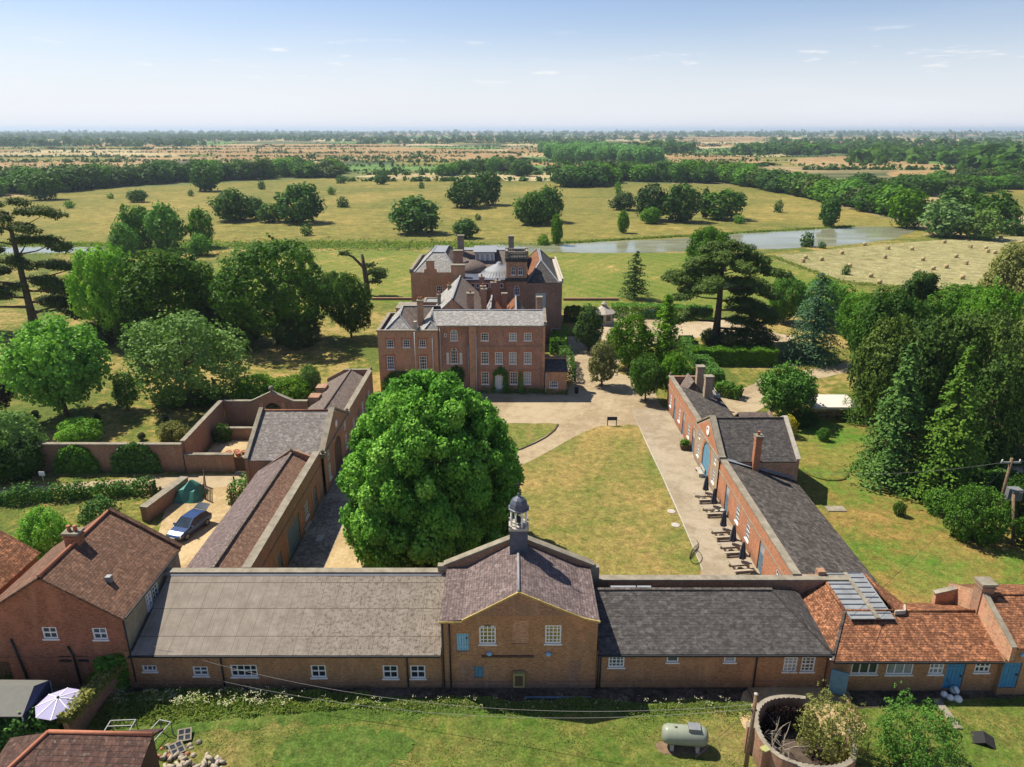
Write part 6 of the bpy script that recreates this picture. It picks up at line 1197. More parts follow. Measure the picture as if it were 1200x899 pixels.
# --- reeds, river banks
def tufts(name, pts_fn, n, h, size, mats, seed, lean=.6, tintlo=0.):
    r = np.random.default_rng(seed); P = pts_fn(r, n); n = len(P); P[:, 2] += h * r.random(n) ** .8 * (.55 + .45 * np.sin(P[:, 0] * 1.3) * np.sin(P[:, 1] * 1.7 + P[:, 0]))
    v, q = leaves(P, np.array([0, -.25, 1.]) + r.normal(size=(n, 3)) * lean, size * 1.6, r, .38); o = bpy.data.objects.new(name, mesh_np(name, v, q, mats, np.clip(tintlo + r.random(n), 0, 1))); COL.objects.link(o); return tag(o, kind='stuff')
def in_px(quads):
    def fn(r, n):
        out = []
        for (u0, v0), (u1, v1), sp_ in quads:
            a, b_ = np.array(G(u0, v0)), np.array(G(u1, v1)); k = int(n / len(quads)); t = r.random((k, 1)); p = a + (b_ - a) * t; p[:, 1] += r.normal(size=k) * sp_; p[:, 0] += r.normal(size=k) * sp_ * .5; out.append(p)
        return np.concatenate(out)
    return fn
tufts('reeds', in_px([((118, 288.5), (300, 287.5), 5), ((300, 287.5), (440, 287.5), 5), ((440, 287), (560, 288), 4), ((640, 286), (700, 283), .5), ((700, 282.8), (860, 273.8), .5), ((860, 273.6), (1000, 265.6), .5), ((0, 287), (118, 287), 2)]), 15000, .55, .7, ['grass_blade'], 111, .5)
tufts('rough_grass', in_px([((905, 301), (985, 331), 1.2), ((985, 331), (1130, 344), 1.2), ((330, 285), (640, 287), 2), ((-40, 299), (300, 297), 2.5)]), 5000, .35, .5, ['grass_blade'], 112, tintlo=.3)
# --- meadow in front of the range
def meadow_pts(u0, u1, va, vb):
    def fn(r, n):
        u = r.uniform(u0, u1, n); v = va + (vb - va) * r.random(n); return np.array([G(a, b_) for a, b_ in zip(u, v)])
    return fn
def weeds(r, n):
    u = r.uniform(118, 880, n); v = 815 + (u - 118) * .015 + np.abs(r.normal(size=n)) * 6 + 3 * np.sin(u / 23.); return np.array([G(a, b_) for a, b_ in zip(u, v)])
def weeds_l(r, n):
    u = 105 + 330 * r.random(n) ** 1.5; v = 815 + r.random(n) ** 1.5 * (42 - (u - 105) * .085); return np.array([G(a, b_) for a, b_ in zip(u, v)])
tufts('tall_grass', weeds, 20000, .42, .10, ['grass_blade'], 121, .6); tufts('tall_weeds', weeds_l, 11000, .7, .13, ['grass_blade'], 122, .6)
tufts('short_grass', meadow_pts(120, 1260, 822, 935), 40000, .09, .08, ['grass_blade'], 123, .5, .1)
def umbels(r, n):
    k = r.choice(26, n); cu = np.random.default_rng(5).uniform(125, 330, 26); cw = np.random.default_rng(6).uniform(4, 14, 26); u = cu[k] + r.normal(size=n) * cw[k]; v = 816 + r.random(n) * 17; m = u > 118; return np.array([G(a, b_) for a, b_ in zip(u[m], v[m])])
def flowers(name, fn, n, seed, lo=.5, hi=1.05, size=.10):
    r = np.random.default_rng(seed); P = fn(r, n); P[:, 2] += r.uniform(lo, hi, len(P)); k = 5; P = np.repeat(P, k, 0) + r.normal(size=(len(P) * k, 3)) * np.array([.07, .07, .015]); v, q = leaves(P, np.array([0, 0, 1.]) + r.normal(size=(len(P), 3)) * .3, size, r); o = bpy.data.objects.new(name, mesh_np(name, v, q, ['flower_white'], r.random(len(P)))); COL.objects.link(o); tag(o, kind='stuff')
flowers('cow_parsley', umbels, 300, 131, .35, .85, .07); flowers('cow_parsley', lambda r, n: np.array([G(a, b_) for a, b_ in zip(r.uniform(330, 860, n), 819 + np.abs(r.normal(size=n)) * 6 + 5)]), 80, 132, .3, .7, .06)
def lawn_pts(r, n):
    u = r.uniform(560, 830, n); v = r.uniform(505, 680, n); return np.array([G(a, b_) for a, b_ in zip(u, v)])
# --- hedges: leafy boxes along a line
def hedge(name, label, cat, pts, w, h, n, size=.3, mat='leaf_hedge', px=True, seed=1, rough=.12, z0=0.):
    r = np.random.default_rng(seed + 200); P0 = [np.array(G(*p)) if px else np.array([*p, 0.]) for p in pts]; V_ = []; N_ = []
    lens = [np.linalg.norm(P0[i + 1] - P0[i]) for i in range(len(P0) - 1)]; tot = sum(lens)
    for i in range(len(P0) - 1):
        k = int(n * lens[i] / tot); d = (P0[i + 1] - P0[i]) / lens[i]; s = np.array([d[1], -d[0], 0]); t = r.uniform(-w * .3, lens[i] + w * .3, k); per = r.uniform(0, 2 * h + w, k)
        o = np.where(per < h, w / 2, np.where(per < h + w, w / 2 - (per - h), -w / 2)); z = np.where(per < h, per, np.where(per < h + w, h, 2 * h + w - per)); nn = np.where((per < h)[:, None], s, np.where((per < h + w)[:, None], np.array([0, 0, 1.]), -s))
        wob = 1 + rough * np.sin(t * 2.1 + i) + rough * .6 * np.sin(t * 5.3) ; p = P0[i] + d * t[:, None] + s * (o * wob)[:, None] + r.normal(size=(k, 3)) * rough * .8; p[:, 2] = z * wob + z0 + r.normal(size=k) * rough * .5; V_.append(p); N_.append(nn + r.normal(size=(k, 3)) * .5)
    e = nrmz(r.normal(size=(int(n * .08), 3)))
    for end, sg in ((0, -1), (-1, 1)):
        d = P0[1] - P0[0] if end == 0 else P0[-1] - P0[-2]; d = d / np.linalg.norm(d); s = np.array([d[1], -d[0], 0]); k = int(n * .06) + 10; p = P0[end] + d * sg * w * .3 + s * r.uniform(-w / 2, w / 2, k)[:, None]; p[:, 2] = r.uniform(0, h, k) + z0; V_.append(p); N_.append(d * sg + r.normal(size=(k, 3)) * .5)
    P, N = np.concatenate(V_), np.concatenate(N_); v, q = leaves(P, N, size, r); o = bpy.data.objects.new(name, mesh_np(name, v, q, [mat], r.random(len(P)))); COL.objects.link(o); return tag(o, label, cat)
hedge('clipped_hedge', 'long square clipped hedge beyond the far cafe range', 'hedge', [(815, 426), (902, 427)], 2.4, 2.5, 10500, .26, 'leaf_mid', seed=1, rough=.05)
hedge('clipped_hedge', 'bright clipped hedge running back from the far cafe range roof', 'hedge', [(838, 452), (803, 408)], 2.2, 2.0, 7500, .26, 'leaf_hedge', seed=2, rough=.05)
hedge('clipped_hedge', 'dark clipped hedge right of the small pavilion', 'hedge', [(722, 371), (775, 372), (828, 374)], 3.0, 2.4, 9000, .26, 'leaf_mid', seed=3, rough=.05); hedge('clipped_hedge', 'dark clipped hedge block left of the small pavilion', 'hedge', [(668, 376), (698, 378)], 3.2, 2.6, 5250, .26, 'leaf_dark', seed=4, rough=.05)
hedge('clipped_hedge', 'clipped green hedge block against the shaded right side of the mansion', 'hedge', [(654, 415), (656, 400)], 2.6, 2.6, 2600, .3, 'leaf_mid', seed=5, rough=.05); hedge('clipped_hedge', 'clipped hedge block behind the brick annexe', 'hedge', [(667, 447), (662, 424)], 1.8, 2.4, 2200, .28, 'leaf_hedge', seed=6, rough=.05)
hedge('hedge', 'ragged green hedge between the lane and the left lawn', 'hedge', [(-30, 594), (30, 588), (90, 583), (140, 580), (178, 577)], 1.0, 1.15, 5200, .24, 'leaf_hedge', seed=7, rough=.3)
hedge('hedge', 'low green hedge seen over the cafe range roof beside the drive', 'hedge', [(842, 462), (862, 466)], 2.0, 1.6, 1500, .3, 'leaf_hedge', seed=8)
hedge('hedge', 'ivy topped hedge behind the parasol terrace at lower left', 'hedge', [(-30, 868), (30, 865), (66, 858)], 1.3, 1.6, 3600, .22, 'leaf_hedge', seed=9, rough=.2)
hedge('hedge', 'tall dark green hedge against the left end of the farm range', 'hedge', [(150, 800), (128, 812)], 1.0, 2.3, 2600, .2, 'leaf_mid', seed=10)
hedge('hedge', 'dark hedge behind the parked transformer pole on the right', 'hedge', [(1120, 566), (1160, 572), (1230, 590)], 2.5, 2.2, 3600, .34, 'leaf_dark', seed=11)
hedge('flower_bed', 'low planting along the foot of the mansion front', 'plants', [(567, 460), (615, 461), (662, 462)], .7, .55, 1300, .2, 'leaf_mid', seed=12, rough=.3)
def climber(name, label, p0, p1, za, zb, n, seed, mat='leaf_mid', size=.24, holes=()):
    r = np.random.default_rng(seed); d = np.array([p1[0] - p0[0], p1[1] - p0[1], 0.]); L = np.linalg.norm(d); d /= L; nn = np.array([d[1], -d[0], 0]); a = r.random(n) * L; z = za + (zb - za) * r.random(n)
    keep = np.ones(n, bool)
    for h in holes: keep &= ~((a > h[0]) & (a < h[1]) & (z > h[2]) & (z < h[3]))
    keep &= ((a / L * 2 - 1) ** 2 + (np.maximum(0, (z - za) / (zb - za) - .35) / .65) ** 2) < .8 + .18 * np.sin(a * 3.1 + seed) * np.sin(z * 2.3 + seed)
    a, z = a[keep], z[keep]; P = np.array([*p0, 0.]) + d * a[:, None] + nn * (r.random(len(a)) ** 2 * .55 + .03)[:, None]; P[:, 2] = z; v, q = leaves(P, nn + np.array([0, 0, .4]) + r.normal(size=(len(a), 3)) * .5, size, r); o = bpy.data.objects.new(name, mesh_np(name, v, q, [mat], r.random(len(a)))); COL.objects.link(o); return tag(o, label, 'climber')
climber('climbing_plant', 'green creeper around the white front door of the mansion', (-2.9, 94.95), (-.3, 94.95), 0, 4.1, 1700, 1, holes=[(.45, 1.65, 0, 2.75), (2.35, 3, 1.2, 3.1)])
climber('climbing_plant', 'dark ivy on the lower left corner of the mansion', (-18.5, 94.95), (-13, 94.95), 0, 3.5, 2600, 2, 'leaf_dark'); climber('climbing_plant', 'thin creeper between the two right ground floor windows of the mansion', (.9, 94.95), (1.6, 94.95), 0, 3.3, 420, 3, 'leaf_olive'); climber('climbing_plant', 'dark ivy under the arched window of the mansion', (-9.0, 95.55), (-6.6, 95.55), 1.5, 4.0, 900, 4, 'leaf_dark')
gw = G(40, 553)[1] - .02
climber('climbing_plant', 'large leafy creeper spilling down the middle of the garden wall', (XY(128, 540, gw), gw), (XY(192, 540, gw), gw), 0, 3.7, 4200, 5, 'leaf_hedge', .3); climber('climbing_plant', 'leafy creeper on the left part of the garden wall', (XY(62, 540, gw), gw), (XY(118, 540, gw), gw), 0, 3.4, 3000, 6, 'leaf_mid', .3)
# ------------------------------------------------------------------ garden walls
def brick_wall(label, p, q, h, th=.4, cop='stone_coping', mat='brick_old', name='garden_wall', tops=None):
    c = ((p[0] + q[0]) / 2, (p[1] + q[1]) / 2, 0); t = thing(name, label, 'wall', c); m = MB(); a, b_ = Vector((*p[:2], 0)), Vector((*q[:2], 0))
    h2 = tops or (h, h); d = (b_ - a).normalized(); n = Vector((d.y, -d.x, 0)) * th / 2
    m.prism([a + n, b_ + n, b_ + n + Vector((0, 0, h2[1])), a + n + Vector((0, 0, h2[0]))], -n * 2); m.build('wall', mat, t)
    coping(t, [tuple(a + Vector((0, 0, h2[0] + .06))), tuple(b_ + Vector((0, 0, h2[1] + .06)))], th + .14, .14, cop)
    return t
GW = G(40, 553)[1]; cor = (-35.4, GW + .1)
brick_wall('long old brick garden wall hung with creepers beside the lane', (-56, GW + .2), cor, 3.2)
bk = G(259, 471, 3.3); brick_wall('old brick garden wall running back from the corner, its top covered in moss', (cor[0], cor[1] + .25), (bk[0], bk[1]), 3.4)
t = thing('arched_wall', 'brick garden wall with a pedimented archway and ball finial behind the gate block', 'wall', (-29, bk[1], 0))
ax0, ax1 = bk[0] + .25, -25.3; ac = XY(320, 480, bk[1])
f = Fac(t, (ax0, bk[1]), (ax1, bk[1]), 0, 3.3, top=[(ac - 2.6 - ax0, 3.3), (ac + 2.6 - ax0, 3.3), (ac - ax0, 4.5)], mat='brick_old', reveal=.4); f.hole(ac - 1.15 - ax0, ac + 1.15 - ax0, 0, 3.15, 1.1); f.done()
Fac(t, (ax1, bk[1] + .42), (ax0, bk[1] + .42), 0, 3.3, top=[(ax1 - ac - 2.6, 3.3), (ax1 - ac + 2.6, 3.3), (ax1 - ac, 4.5)], mat='brick_old', reveal=.01).hole(0, .01, 3, 3.1)
coping(t, [(ax0, bk[1] + .2, 3.36), (ac - 2.6, bk[1] + .2, 3.36), (ac, bk[1] + .2, 4.58), (ac + 2.6, bk[1] + .2, 3.36), (ax1, bk[1] + .2, 3.36)], .55, .15)
MB().lathe((ac, bk[1] + .2, 4.6), [(.12, 0), (.14, .12), (.3, .3), (.32, .5), (.2, .7), (.03, .75)], 12).build('ball_finial', 'stone_coping', t)
for q in (ac - 1.6, ac + 1.15): MB().box(q, q + .45, bk[1] - .12, bk[1] - .01, 0, 3.2).build('pilaster', 'brick_red', t)
g0 = (-35.2, GW); g1 = (-29.95, GW)
brick_wall('low brick wall closing the sunny yard beside the lane', g0, g1, 2.05); brick_wall('short brick wall between the yard gate and the gate block', (-28.3, GW), (-26.4, GW), 2.05)
t = thing('yard_gate', 'dark wooden gate in the low yard wall', 'gate', (-29.1, GW, 0)); m = MB()
for k in range(8): m.box(-29.9 + k * .2, -29.72 + k * .2, GW - .03, GW + .03, .1, 1.75)
m.build('planks', 'wood_dark', t); MB().box(-29.9, -28.3, GW - .07, GW - .03, .35, .5).box(-29.9, -28.3, GW - .07, GW - .03, 1.3, 1.45).build('ledge', 'wood_dark', t); MB().box(-29.9, -28.3, GW - .4, GW - .1, 0, .12).build('step', 'stone_pale', t)
brick_wall('brick wall inside the yard with a raised bed behind it', (-35.0, GW + 8.5), (-29.6, GW + 8.5), 1.5); brick_wall('sloping brick wall beside the stone slate roof of the gate block', (-28.1, GW + .4), (-28.1, GW + 8.2), 2.0, .35)
sheet('yard_floor', [(-35, GW + .3), (-28.3, GW + .3), (-28.3, GW + 8.2), (-35, GW + 8.2)], 'gravel_gold', px=False, straight=True)
for i, (dx, dy) in enumerate(((0, 0), (.7, .3), (.3, .9), (1.2, .7), (-.5, .6))): 
    m = MB().lathe((0, 0, 0), [(.18, 0), (.30, .5), (.33, .5), (.33, .58), (.26, .58), (.24, .5)], 14); o = m.build('flower_pot', 'clay'); o.location = (-31.6 + dx, GW + 3.2 + dy, .1); tag(o, 'terracotta flower pot in the group standing in the walled yard', 'flower pot', 'terracotta pots in the yard')
t = tag(MB().box(-30.3, -30.05, GW + .5, GW + 6.5, .02, .35).build('timber_edging', 'stone_pale'), 'pale timber edging of the grass strip in the walled yard', 'edging')
tree('shrub', 'clipped dark bush inside the walled yard by the long wall', 'shrub', 262, 518, 22, 498, 'bush0', 'leaf_dark')
# parking yard walls and fences on the left
a_, b2_ = G(171, 612), G(219, 575); brick_wall('low brick wall with grey coping beside the parked blue car', a_, b2_, 1.5, .7)
def fence(label, p, q, h, n, name='fence'):
    t = thing(name, label, 'fence', (*[(p[i] + q[i]) / 2 for i in (0, 1)], 0)); a, b_ = Vector((*p[:2], 0)), Vector((*q[:2], 0))
    for k in range(n + 1): c = a.lerp(b_, k / n); MB().box(c.x - .06, c.x + .06, c.y - .06, c.y + .06, 0, h + .1).build('post', 'wood_dark', t)
    m = MB()
    for z in [h * (i + .6) / 5 for i in range(5)]: m.beam(a + Vector((0, 0, z)), b_ + Vector((0, 0, z)), .03, .15)
    m.build('boards', 'wood_dark', t); return t
fence('dark board fence panel at the mouth of the car yard', G(241, 586), G(241, 570), 1.7, 1); fence('dark board fence panel beside the long stable roof at the yard mouth', G(272, 594), G(276, 576), 1.6, 1)
t = tag(hedge('hedge', 'small clipped hedge on the board fence by the stable roof', 'hedge', [(276, 590), (292, 574)], 1.2, 1.7, 900, .22, 'leaf_hedge', seed=14), None)
for u in (178, 191): pass
t = thing('field_gate', 'open wooden field gate at the end of the ragged lane hedge', 'gate', G(196, 583)); a, b_ = Vector(G(190, 585)), Vector(G(203, 581)); m = MB()
for z in (.3, .55, .8, 1.1): m.beam(a + Vector((0, 0, z)), b_ + Vector((0, 0, z)), .04, .09)
m.beam(a + Vector((0, 0, .3)), b_ + Vector((0, 0, 1.1)), .04, .08); m.build('gate_leaf', 'wood_grey', t)
for p in (a, b_, Vector(G(178, 583))): MB().box(p.x - .09, p.x + .09, p.y - .09, p.y + .09, 0, 1.4).build('gate_post', 'wood_dark', t)
# ------------------------------------------------------------------ vehicles (x forward)
def car(label, loc, rotz, paint, kind='hatch', boot=False):
    t = thing('car', label, 'car', loc, rotz); L = 2.15; wd = .87
    st = [(-2.12, .78, .45, .80), (-2.0, .84, .30, .93), (-1.4, .87, .26, .98), (0, .87, .24, .96), (.9, .87, .26, .93), (1.55, .84, .28, .84), (2.0, .76, .30, .70), (2.16, .62, .42, .58)]
    m = MB(); rings = []
    for x, w, zb, zt in st: rings.append([(x, -w * .93, zb), (x, -w, zb + .16), (x, -w, zt - .16), (x, -w * .90, zt), (x, w * .90, zt), (x, w, zt - .16), (x, w, zb + .16), (x, w * .93, zb)])
    for i in range(len(rings) - 1):
        for k in range(8): m.poly([rings[i][k], rings[i + 1][k], rings[i + 1][(k + 1) % 8], rings[i][(k + 1) % 8]][::-1], 0, True)
    m.poly(rings[0]); m.poly(rings[-1][::-1]); m.build('body', paint, t, False)
    gx = [(-1.95, .90), (-1.55, 1.40), (-.9, 1.47), (.1, 1.45), (.95, .93)] if kind == 'hatch' else [(-1.6, .92), (-1.0, 1.38), (-.5, 1.43), (.15, 1.42), (.95, .93)]
    def gl(ins, lo): return [[(x, -(.80 - (z - .9) * .28) + ins, z), (x, (.80 - (z - .9) * .28) - ins, z)] for x, z in gx]
    g = gl(0, 0); m = MB(); m.poly([p[0] for p in g]); m.poly([p[1] for p in g][::-1]); m.poly([g[3][0], g[4][0], g[4][1], g[3][1]]); m.poly([g[0][0], g[1][0], g[1][1], g[0][1]]); m.build('windows', 'glass_car', t, False)
    m = MB(); 
    for i in (1, 2): m.poly([Vector(g[i][0]) + Vector((0, -.02, .015)), Vector(g[i + 1][0]) + Vector((0, -.02, .015)), Vector(g[i + 1][1]) + Vector((0, .02, .015)), Vector(g[i][1]) + Vector((0, .02, .015))])
    for s_ in (0, 1):
        for i in (0, 3): m.beam(Vector(g[i][s_]), Vector(g[i + 1][s_]), .07, .06)
        x = -.35; m.beam((x, (-1, 1)[s_] * .80, .95), (x, (-1, 1)[s_] * .655, 1.43), .08, .04); m.beam(g[1][s_], g[3][s_], .06, .05)
    m.build('roof', paint, t, False)
    for x in (-1.32, 1.32):
        for s_ in (-1, 1):
            w = MB().tube([(x, s_ * .68, .33), (x, s_ * .885, .33)], .33, 18).build('wheel', 'rubber', t, False); MB().tube([(x, s_ * .87, .33), (x, s_ * .895, .33)], .2, 14).build('rim', 'galvanised', w, False)
    for s_ in (-1, 1):
        MB().prism([(2.0, s_ * .62 - .16, .55), (2.0, s_ * .62 + .16, .55), (1.93, s_ * .62 + .16, .72), (1.93, s_ * .62 - .16, .72)], (.1, 0, -.01)).build('headlight', 'chrome', t, False)
        MB().box(-2.13, -2.02, s_ * .68 - .12, s_ * .68 + .12, .62, .88).build('tail_light', 'red_paint', t, False); MB().box(.62, .78, s_ * .98 - .1, s_ * .98 + .1, .92, 1.06).build('wing_mirror', paint, t, False)
    MB().box(2.08, 2.19, -.5, .5, .30, .44).build('bumper', 'black_iron', t, False); MB().box(2.175, 2.2, -.26, .26, .45, .55).build('number_plate', 'white_plastic', t, False)
    if boot: MB().slab([(-1.6, -.7, 1.45), (-1.6, .7, 1.45), (-2.3, .6, 1.72), (-2.3, -.6, 1.72)], .05).build('tailgate', 'glass_car', t, False)
    return t
c0, c1 = G(210.8, 636), G(240, 613); car('dark blue estate car with raised tailgate parked in the gravel yard', ((c0[0] + c1[0]) / 2 - .3, (c0[1] + c1[1]) / 2 + .2, .06), math.atan2(c0[1] - c1[1], c0[0] - c1[0] - .2), 'car_blue', boot=True)
t = thing('tarpaulin_stack', 'heap under a green tarpaulin at the end of the low yard wall', 'tarpaulin', G(222, 585)); q = G(222, 585); m = MB(); r_ = random.Random(4); hts = [[.9 + r_.uniform(0, .8) * math.sin(math.pi * (i + .5) / 6) * math.sin(math.pi * (j + .5) / 6) + (.5 if (i in (2, 3) and j in (2, 3)) else 0) for i in range(6)] for j in range(6)]
for i in range(6): hts[0][i] = hts[5][i] = hts[i][0] = hts[i][5] = 0
for i in range(5):
    for j in range(5): m.poly([(q[0] - 1.2 + i * .5, q[1] - 1 + j * .55, hts[j][i]), (q[0] - 1.2 + (i + 1) * .5, q[1] - 1 + j * .55, hts[j][i + 1]), (q[0] - 1.2 + (i + 1) * .5, q[1] - 1 + (j + 1) * .55, hts[j + 1][i + 1]), (q[0] - 1.2 + i * .5, q[1] - 1 + (j + 1) * .55, hts[j + 1][i])])
m.build('tarpaulin', 'tarp_green', t)
q = G(713, 410); car('red car half hidden under the oak beside the drive', (q[0], q[1], .03), R(200), 'red_paint'); q = G(731, 414); car('silver white car parked beyond the oak trunk', (q[0], q[1], .03), R(-95), 'car_white'); q = G(759, 372); car('blue car by the far clipped hedge', (q[0], q[1], .03), R(180), 'car_blue')
# ------------------------------------------------------------------ cafe terrace
def picnic(label, loc, rz, group):
    t = thing('picnic_table', label, 'picnic table', loc, rz, group); m = MB()
    for k in range(5): m.box(-.9, .9, -.38 + k * .155, -.24 + k * .155, .72, .76)
    m.build('tabletop', 'wood_grey', t, False)
    for s_ in (-1, 1):
        m = MB(); m.box(-.9, .9, s_ * .72 - .13, s_ * .72 + .13, .42, .46); m.build('bench_seat', 'wood_grey', t, False)
        m = MB(); x = s_ * .62; m.beam((x, -.72, 0), (x, -.25, .72), .06, .1).beam((x, .72, 0), (x, .25, .72), .06, .1).beam((x, -.85, .38), (x, .85, .38), .05, .09); m.build('leg_frame', 'wood_grey', t, False)
    return t
def parasol(label, loc):
    t = thing('parasol', label, 'parasol', loc, 0, 'closed parasols on the terrace'); MB().tube([(0, 0, .05), (0, 0, 2.75)], .03, 8).build('pole', 'wood_grey', t, False)
    m = MB(); n = 12; prof = [(.05, 2.68), (.11, 2.45), (.17, 1.9), (.22, 1.35), (.26, 1.12), (.10, 1.10)]; rings = []
    for rr, z in prof: rings.append([((rr * (1 + .28 * (k % 2))) * math.cos(k * math.pi / 6), (rr * (1 + .28 * (k % 2))) * math.sin(k * math.pi / 6), z) for k in range(n)])
    for i in range(len(rings) - 1):
        for k in range(n): m.poly([rings[i][k], rings[i][(k + 1) % n], rings[i + 1][(k + 1) % n], rings[i + 1][k]])
    m.build('canopy', 'navy_cloth', t, False); MB().lathe((0, 0, 0), [(.28, 0), (.28, .07), (.06, .1)], 14).build('foot', 'black_iron', t, False); return t
ordw = ['farthest', 'second farthest', 'middle', 'second nearest', 'nearest']
for i, (u, v) in enumerate(((824.5, 586), (833.8, 602), (844.8, 629), (855.8, 647), (866.5, 668))):
    q = G(u, v); picnic(f'weathered picnic table, the {ordw[i]} of five along the cafe wall', (q[0], q[1], .02), R(3 + i), 'picnic tables'); parasol(f'closed navy parasol standing in the {ordw[i]} picnic table', (q[0] + .12, q[1] + .06, .02))
def bench(label, loc, rz, mat='stone_pale'):
    t = thing('bench', label, 'bench', loc, rz); m = MB()
    for k in range(4): m.box(-.85, .85, -.25 + k * .13, -.14 + k * .13, .42, .46)
    m.build('seat', mat, t, False); m = MB()
    for z in (.58, .72, .86): m.box(-.85, .85, .28, .32, z, z + .1)
    m.build('backrest', mat, t, False)
    for s_ in (-.75, .75): MB().box(s_ - .05, s_ + .05, -.24, .32, 0, .42).build('leg', mat, t, False)
    return t
q = G(815, 556); bench('pale bench beside the blue arched door of the cafe block', (q[0] + .4, q[1], .02), R(-90)); q = G(365, 621); bench('pale bench against the stable wall under the great tree', (q[0] - .4, q[1], .02), R(90))
q = G(799, 527); t = thing('planter', 'dark planter with a green plant beside the cafe wall', 'planter', (q[0] + .3, q[1], .02)); MB().prism([(-.42, -.32, 0), (.42, -.32, 0), (.5, -.38, .62), (-.5, -.38, .62)], (0, .74, 0)).build('box', 'wood_dark', t, False)
rr_ = np.random.default_rng(9); v_, q_, t_ = crown([(0, 0, .85, .45, .35, .38)], 420, .2, rr_); o = bpy.data.objects.new('plant', mesh_np('plant', v_, q_, ['leaf_mid'], t_)); COL.objects.link(o); o.parent = t
tag(MB().box(-18.95, -18.3, 59.9, 61, .0, .02).build('doorstep', 'concrete_slab'), 'pale slab on the cobbles in front of the stable doors', 'slab'); o = [x for x in COL.objects if x.name.startswith('doorstep')][-1]; o.location = (1.2, -3.8, .05)
tag(MB().box(19.7, 20.6, 60.6, 62.0, .03, .18).build('doorstep', 'concrete_slab'), 'concrete doorstep at the nearest cafe door', 'step')
q = G(717, 499); t = thing('notice_board', 'dark notice board on two posts at the head of the lawn', 'sign', q); MB().box(-.62, .62, -.04, .04, .75, 1.2).build('board', 'navy_cloth', t, False)
for x in (-.55, .55): MB().box(x - .05, x + .05, -.035, .035, 0, 1.15).build('post', 'black_iron', t, False)
q = G(53, 571); t = thing('signpost', 'slim signpost with a small pale board beside the lane', 'sign', q); MB().tube([(0, 0, 0), (0, 0, 1.7)], .05, 7).build('post', 'wood_grey', t, False); MB().box(-.3, .3, -.06, -.02, 1.35, 1.8).build('board', 'white_paint', t, False)
for i, (u, v) in enumerate(((33, 580),)): q = G(u, v); tag(MB().box(q[0] - .07, q[0] + .07, q[1] - .07, q[1] + .07, 0, .7).build('post', 'wood_dark'), 'short dark wooden post at the lane edge', 'post')
q = G(668, 461); t = thing('litter_bin', 'small dark bin at the corner of the brick annexe', 'bin', (q[0] + .9, q[1], .02)); MB().lathe((0, 0, 0), [(.25, 0), (.3, .8), (.32, .82), (.2, .9)], 12).build('drum', 'black_iron', t, False)
# ha-ha walls of the great lawn
for lab, p, q in (('dark retaining edge of the great lawn right of the mansion', (660, 352.5), (725, 352.5)), ('dark retaining edge of the lawn left of the mansion', (436, 352), (482, 352.3))): a, b_ = G(*p), G(*q); tag(MB().box(a[0], b_[0], a[1], a[1] + .5, 0, .55).build('lawn_wall', 'brick_plum'), lab, 'wall')
# pavilion and marquee
q = G(707, 379); t = thing('pavilion', 'small summerhouse with a white conical roof between the clipped hedges', 'summerhouse', q); n = 8; m = MB(); m.lathe((0, 0, 0), [(2.0, 0), (2.0, 2.2)], 8, smooth=False); m.build('wall', 'stone_pale', t, False); MB().lathe((0, 0, 2.15), [(2.35, 0), (2.3, .1), (.55, 1.25), (.5, 1.3), (.5, 1.65), (.62, 1.7), (.05, 2.25)], 8, smooth=False).build('roof', 'stone_pale', t, False)
for k in range(8): a = k * math.pi / 4 + math.pi / 8; m = MB(); m.box(-.45, .45, -.02, .02, .9, 1.9); o = m.build('window', 'glass', t, False); o.location = (1.87 * math.cos(a), 1.87 * math.sin(a), 0); o.rotation_euler = (0, 0, a + math.pi / 2)
A = G(949, 493); B2 = G(1003, 493); t = thing('marquee', 'open sided marquee with a pale canvas roof beside the thorn tree', 'tent', ((A[0] + B2[0]) / 2, A[1] + 1.5, 0)); x0, x1, y0, y1 = A[0], B2[0], A[1], A[1] + 4.2; m = MB(); e = .5
m.slab([(x0 - .2, y0 - .2, 1.9), (x1 + .2, y0 - .2, 1.9), (x1 - .6, (y0 + y1) / 2, 2.7), (x0 + .6, (y0 + y1) / 2, 2.7)], .04).slab([(x0 - .2, y1 + .2, 1.9), (x1 + .2, y1 + .2, 1.9), (x1 - .6, (y0 + y1) / 2, 2.7), (x0 + .6, (y0 + y1) / 2, 2.7)], .04).slab([(x0 - .2, y0 - .2, 1.9), (x0 - .2, y1 + .2, 1.9), (x0 + .6, (y0 + y1) / 2, 2.7)], .04).slab([(x1 + .2, y0 - .2, 1.9), (x1 + .2, y1 + .2, 1.9), (x1 - .6, (y0 + y1) / 2, 2.7)], .04); m.build('canopy', 'cream_cloth', t)
MB().box(x0 - .2, x1 + .2, y0 - .21, y0 - .17, 1.62, 1.9).build('valance', 'cream_cloth', t)
for x in (x0, (x0 + x1) / 2, x1):
    for y in (y0, y1): MB().tube([(x, y, 0), (x, y, 1.9)], .05, 6).build('pole', 'wood_grey', t)
for lab, dx in (('dark table under the left half of the marquee', 1.6), ('dark chair group under the right half of the marquee', 3.6)): picnic(lab, (x0 + dx, y0 + 1.6, 0), 0, None)
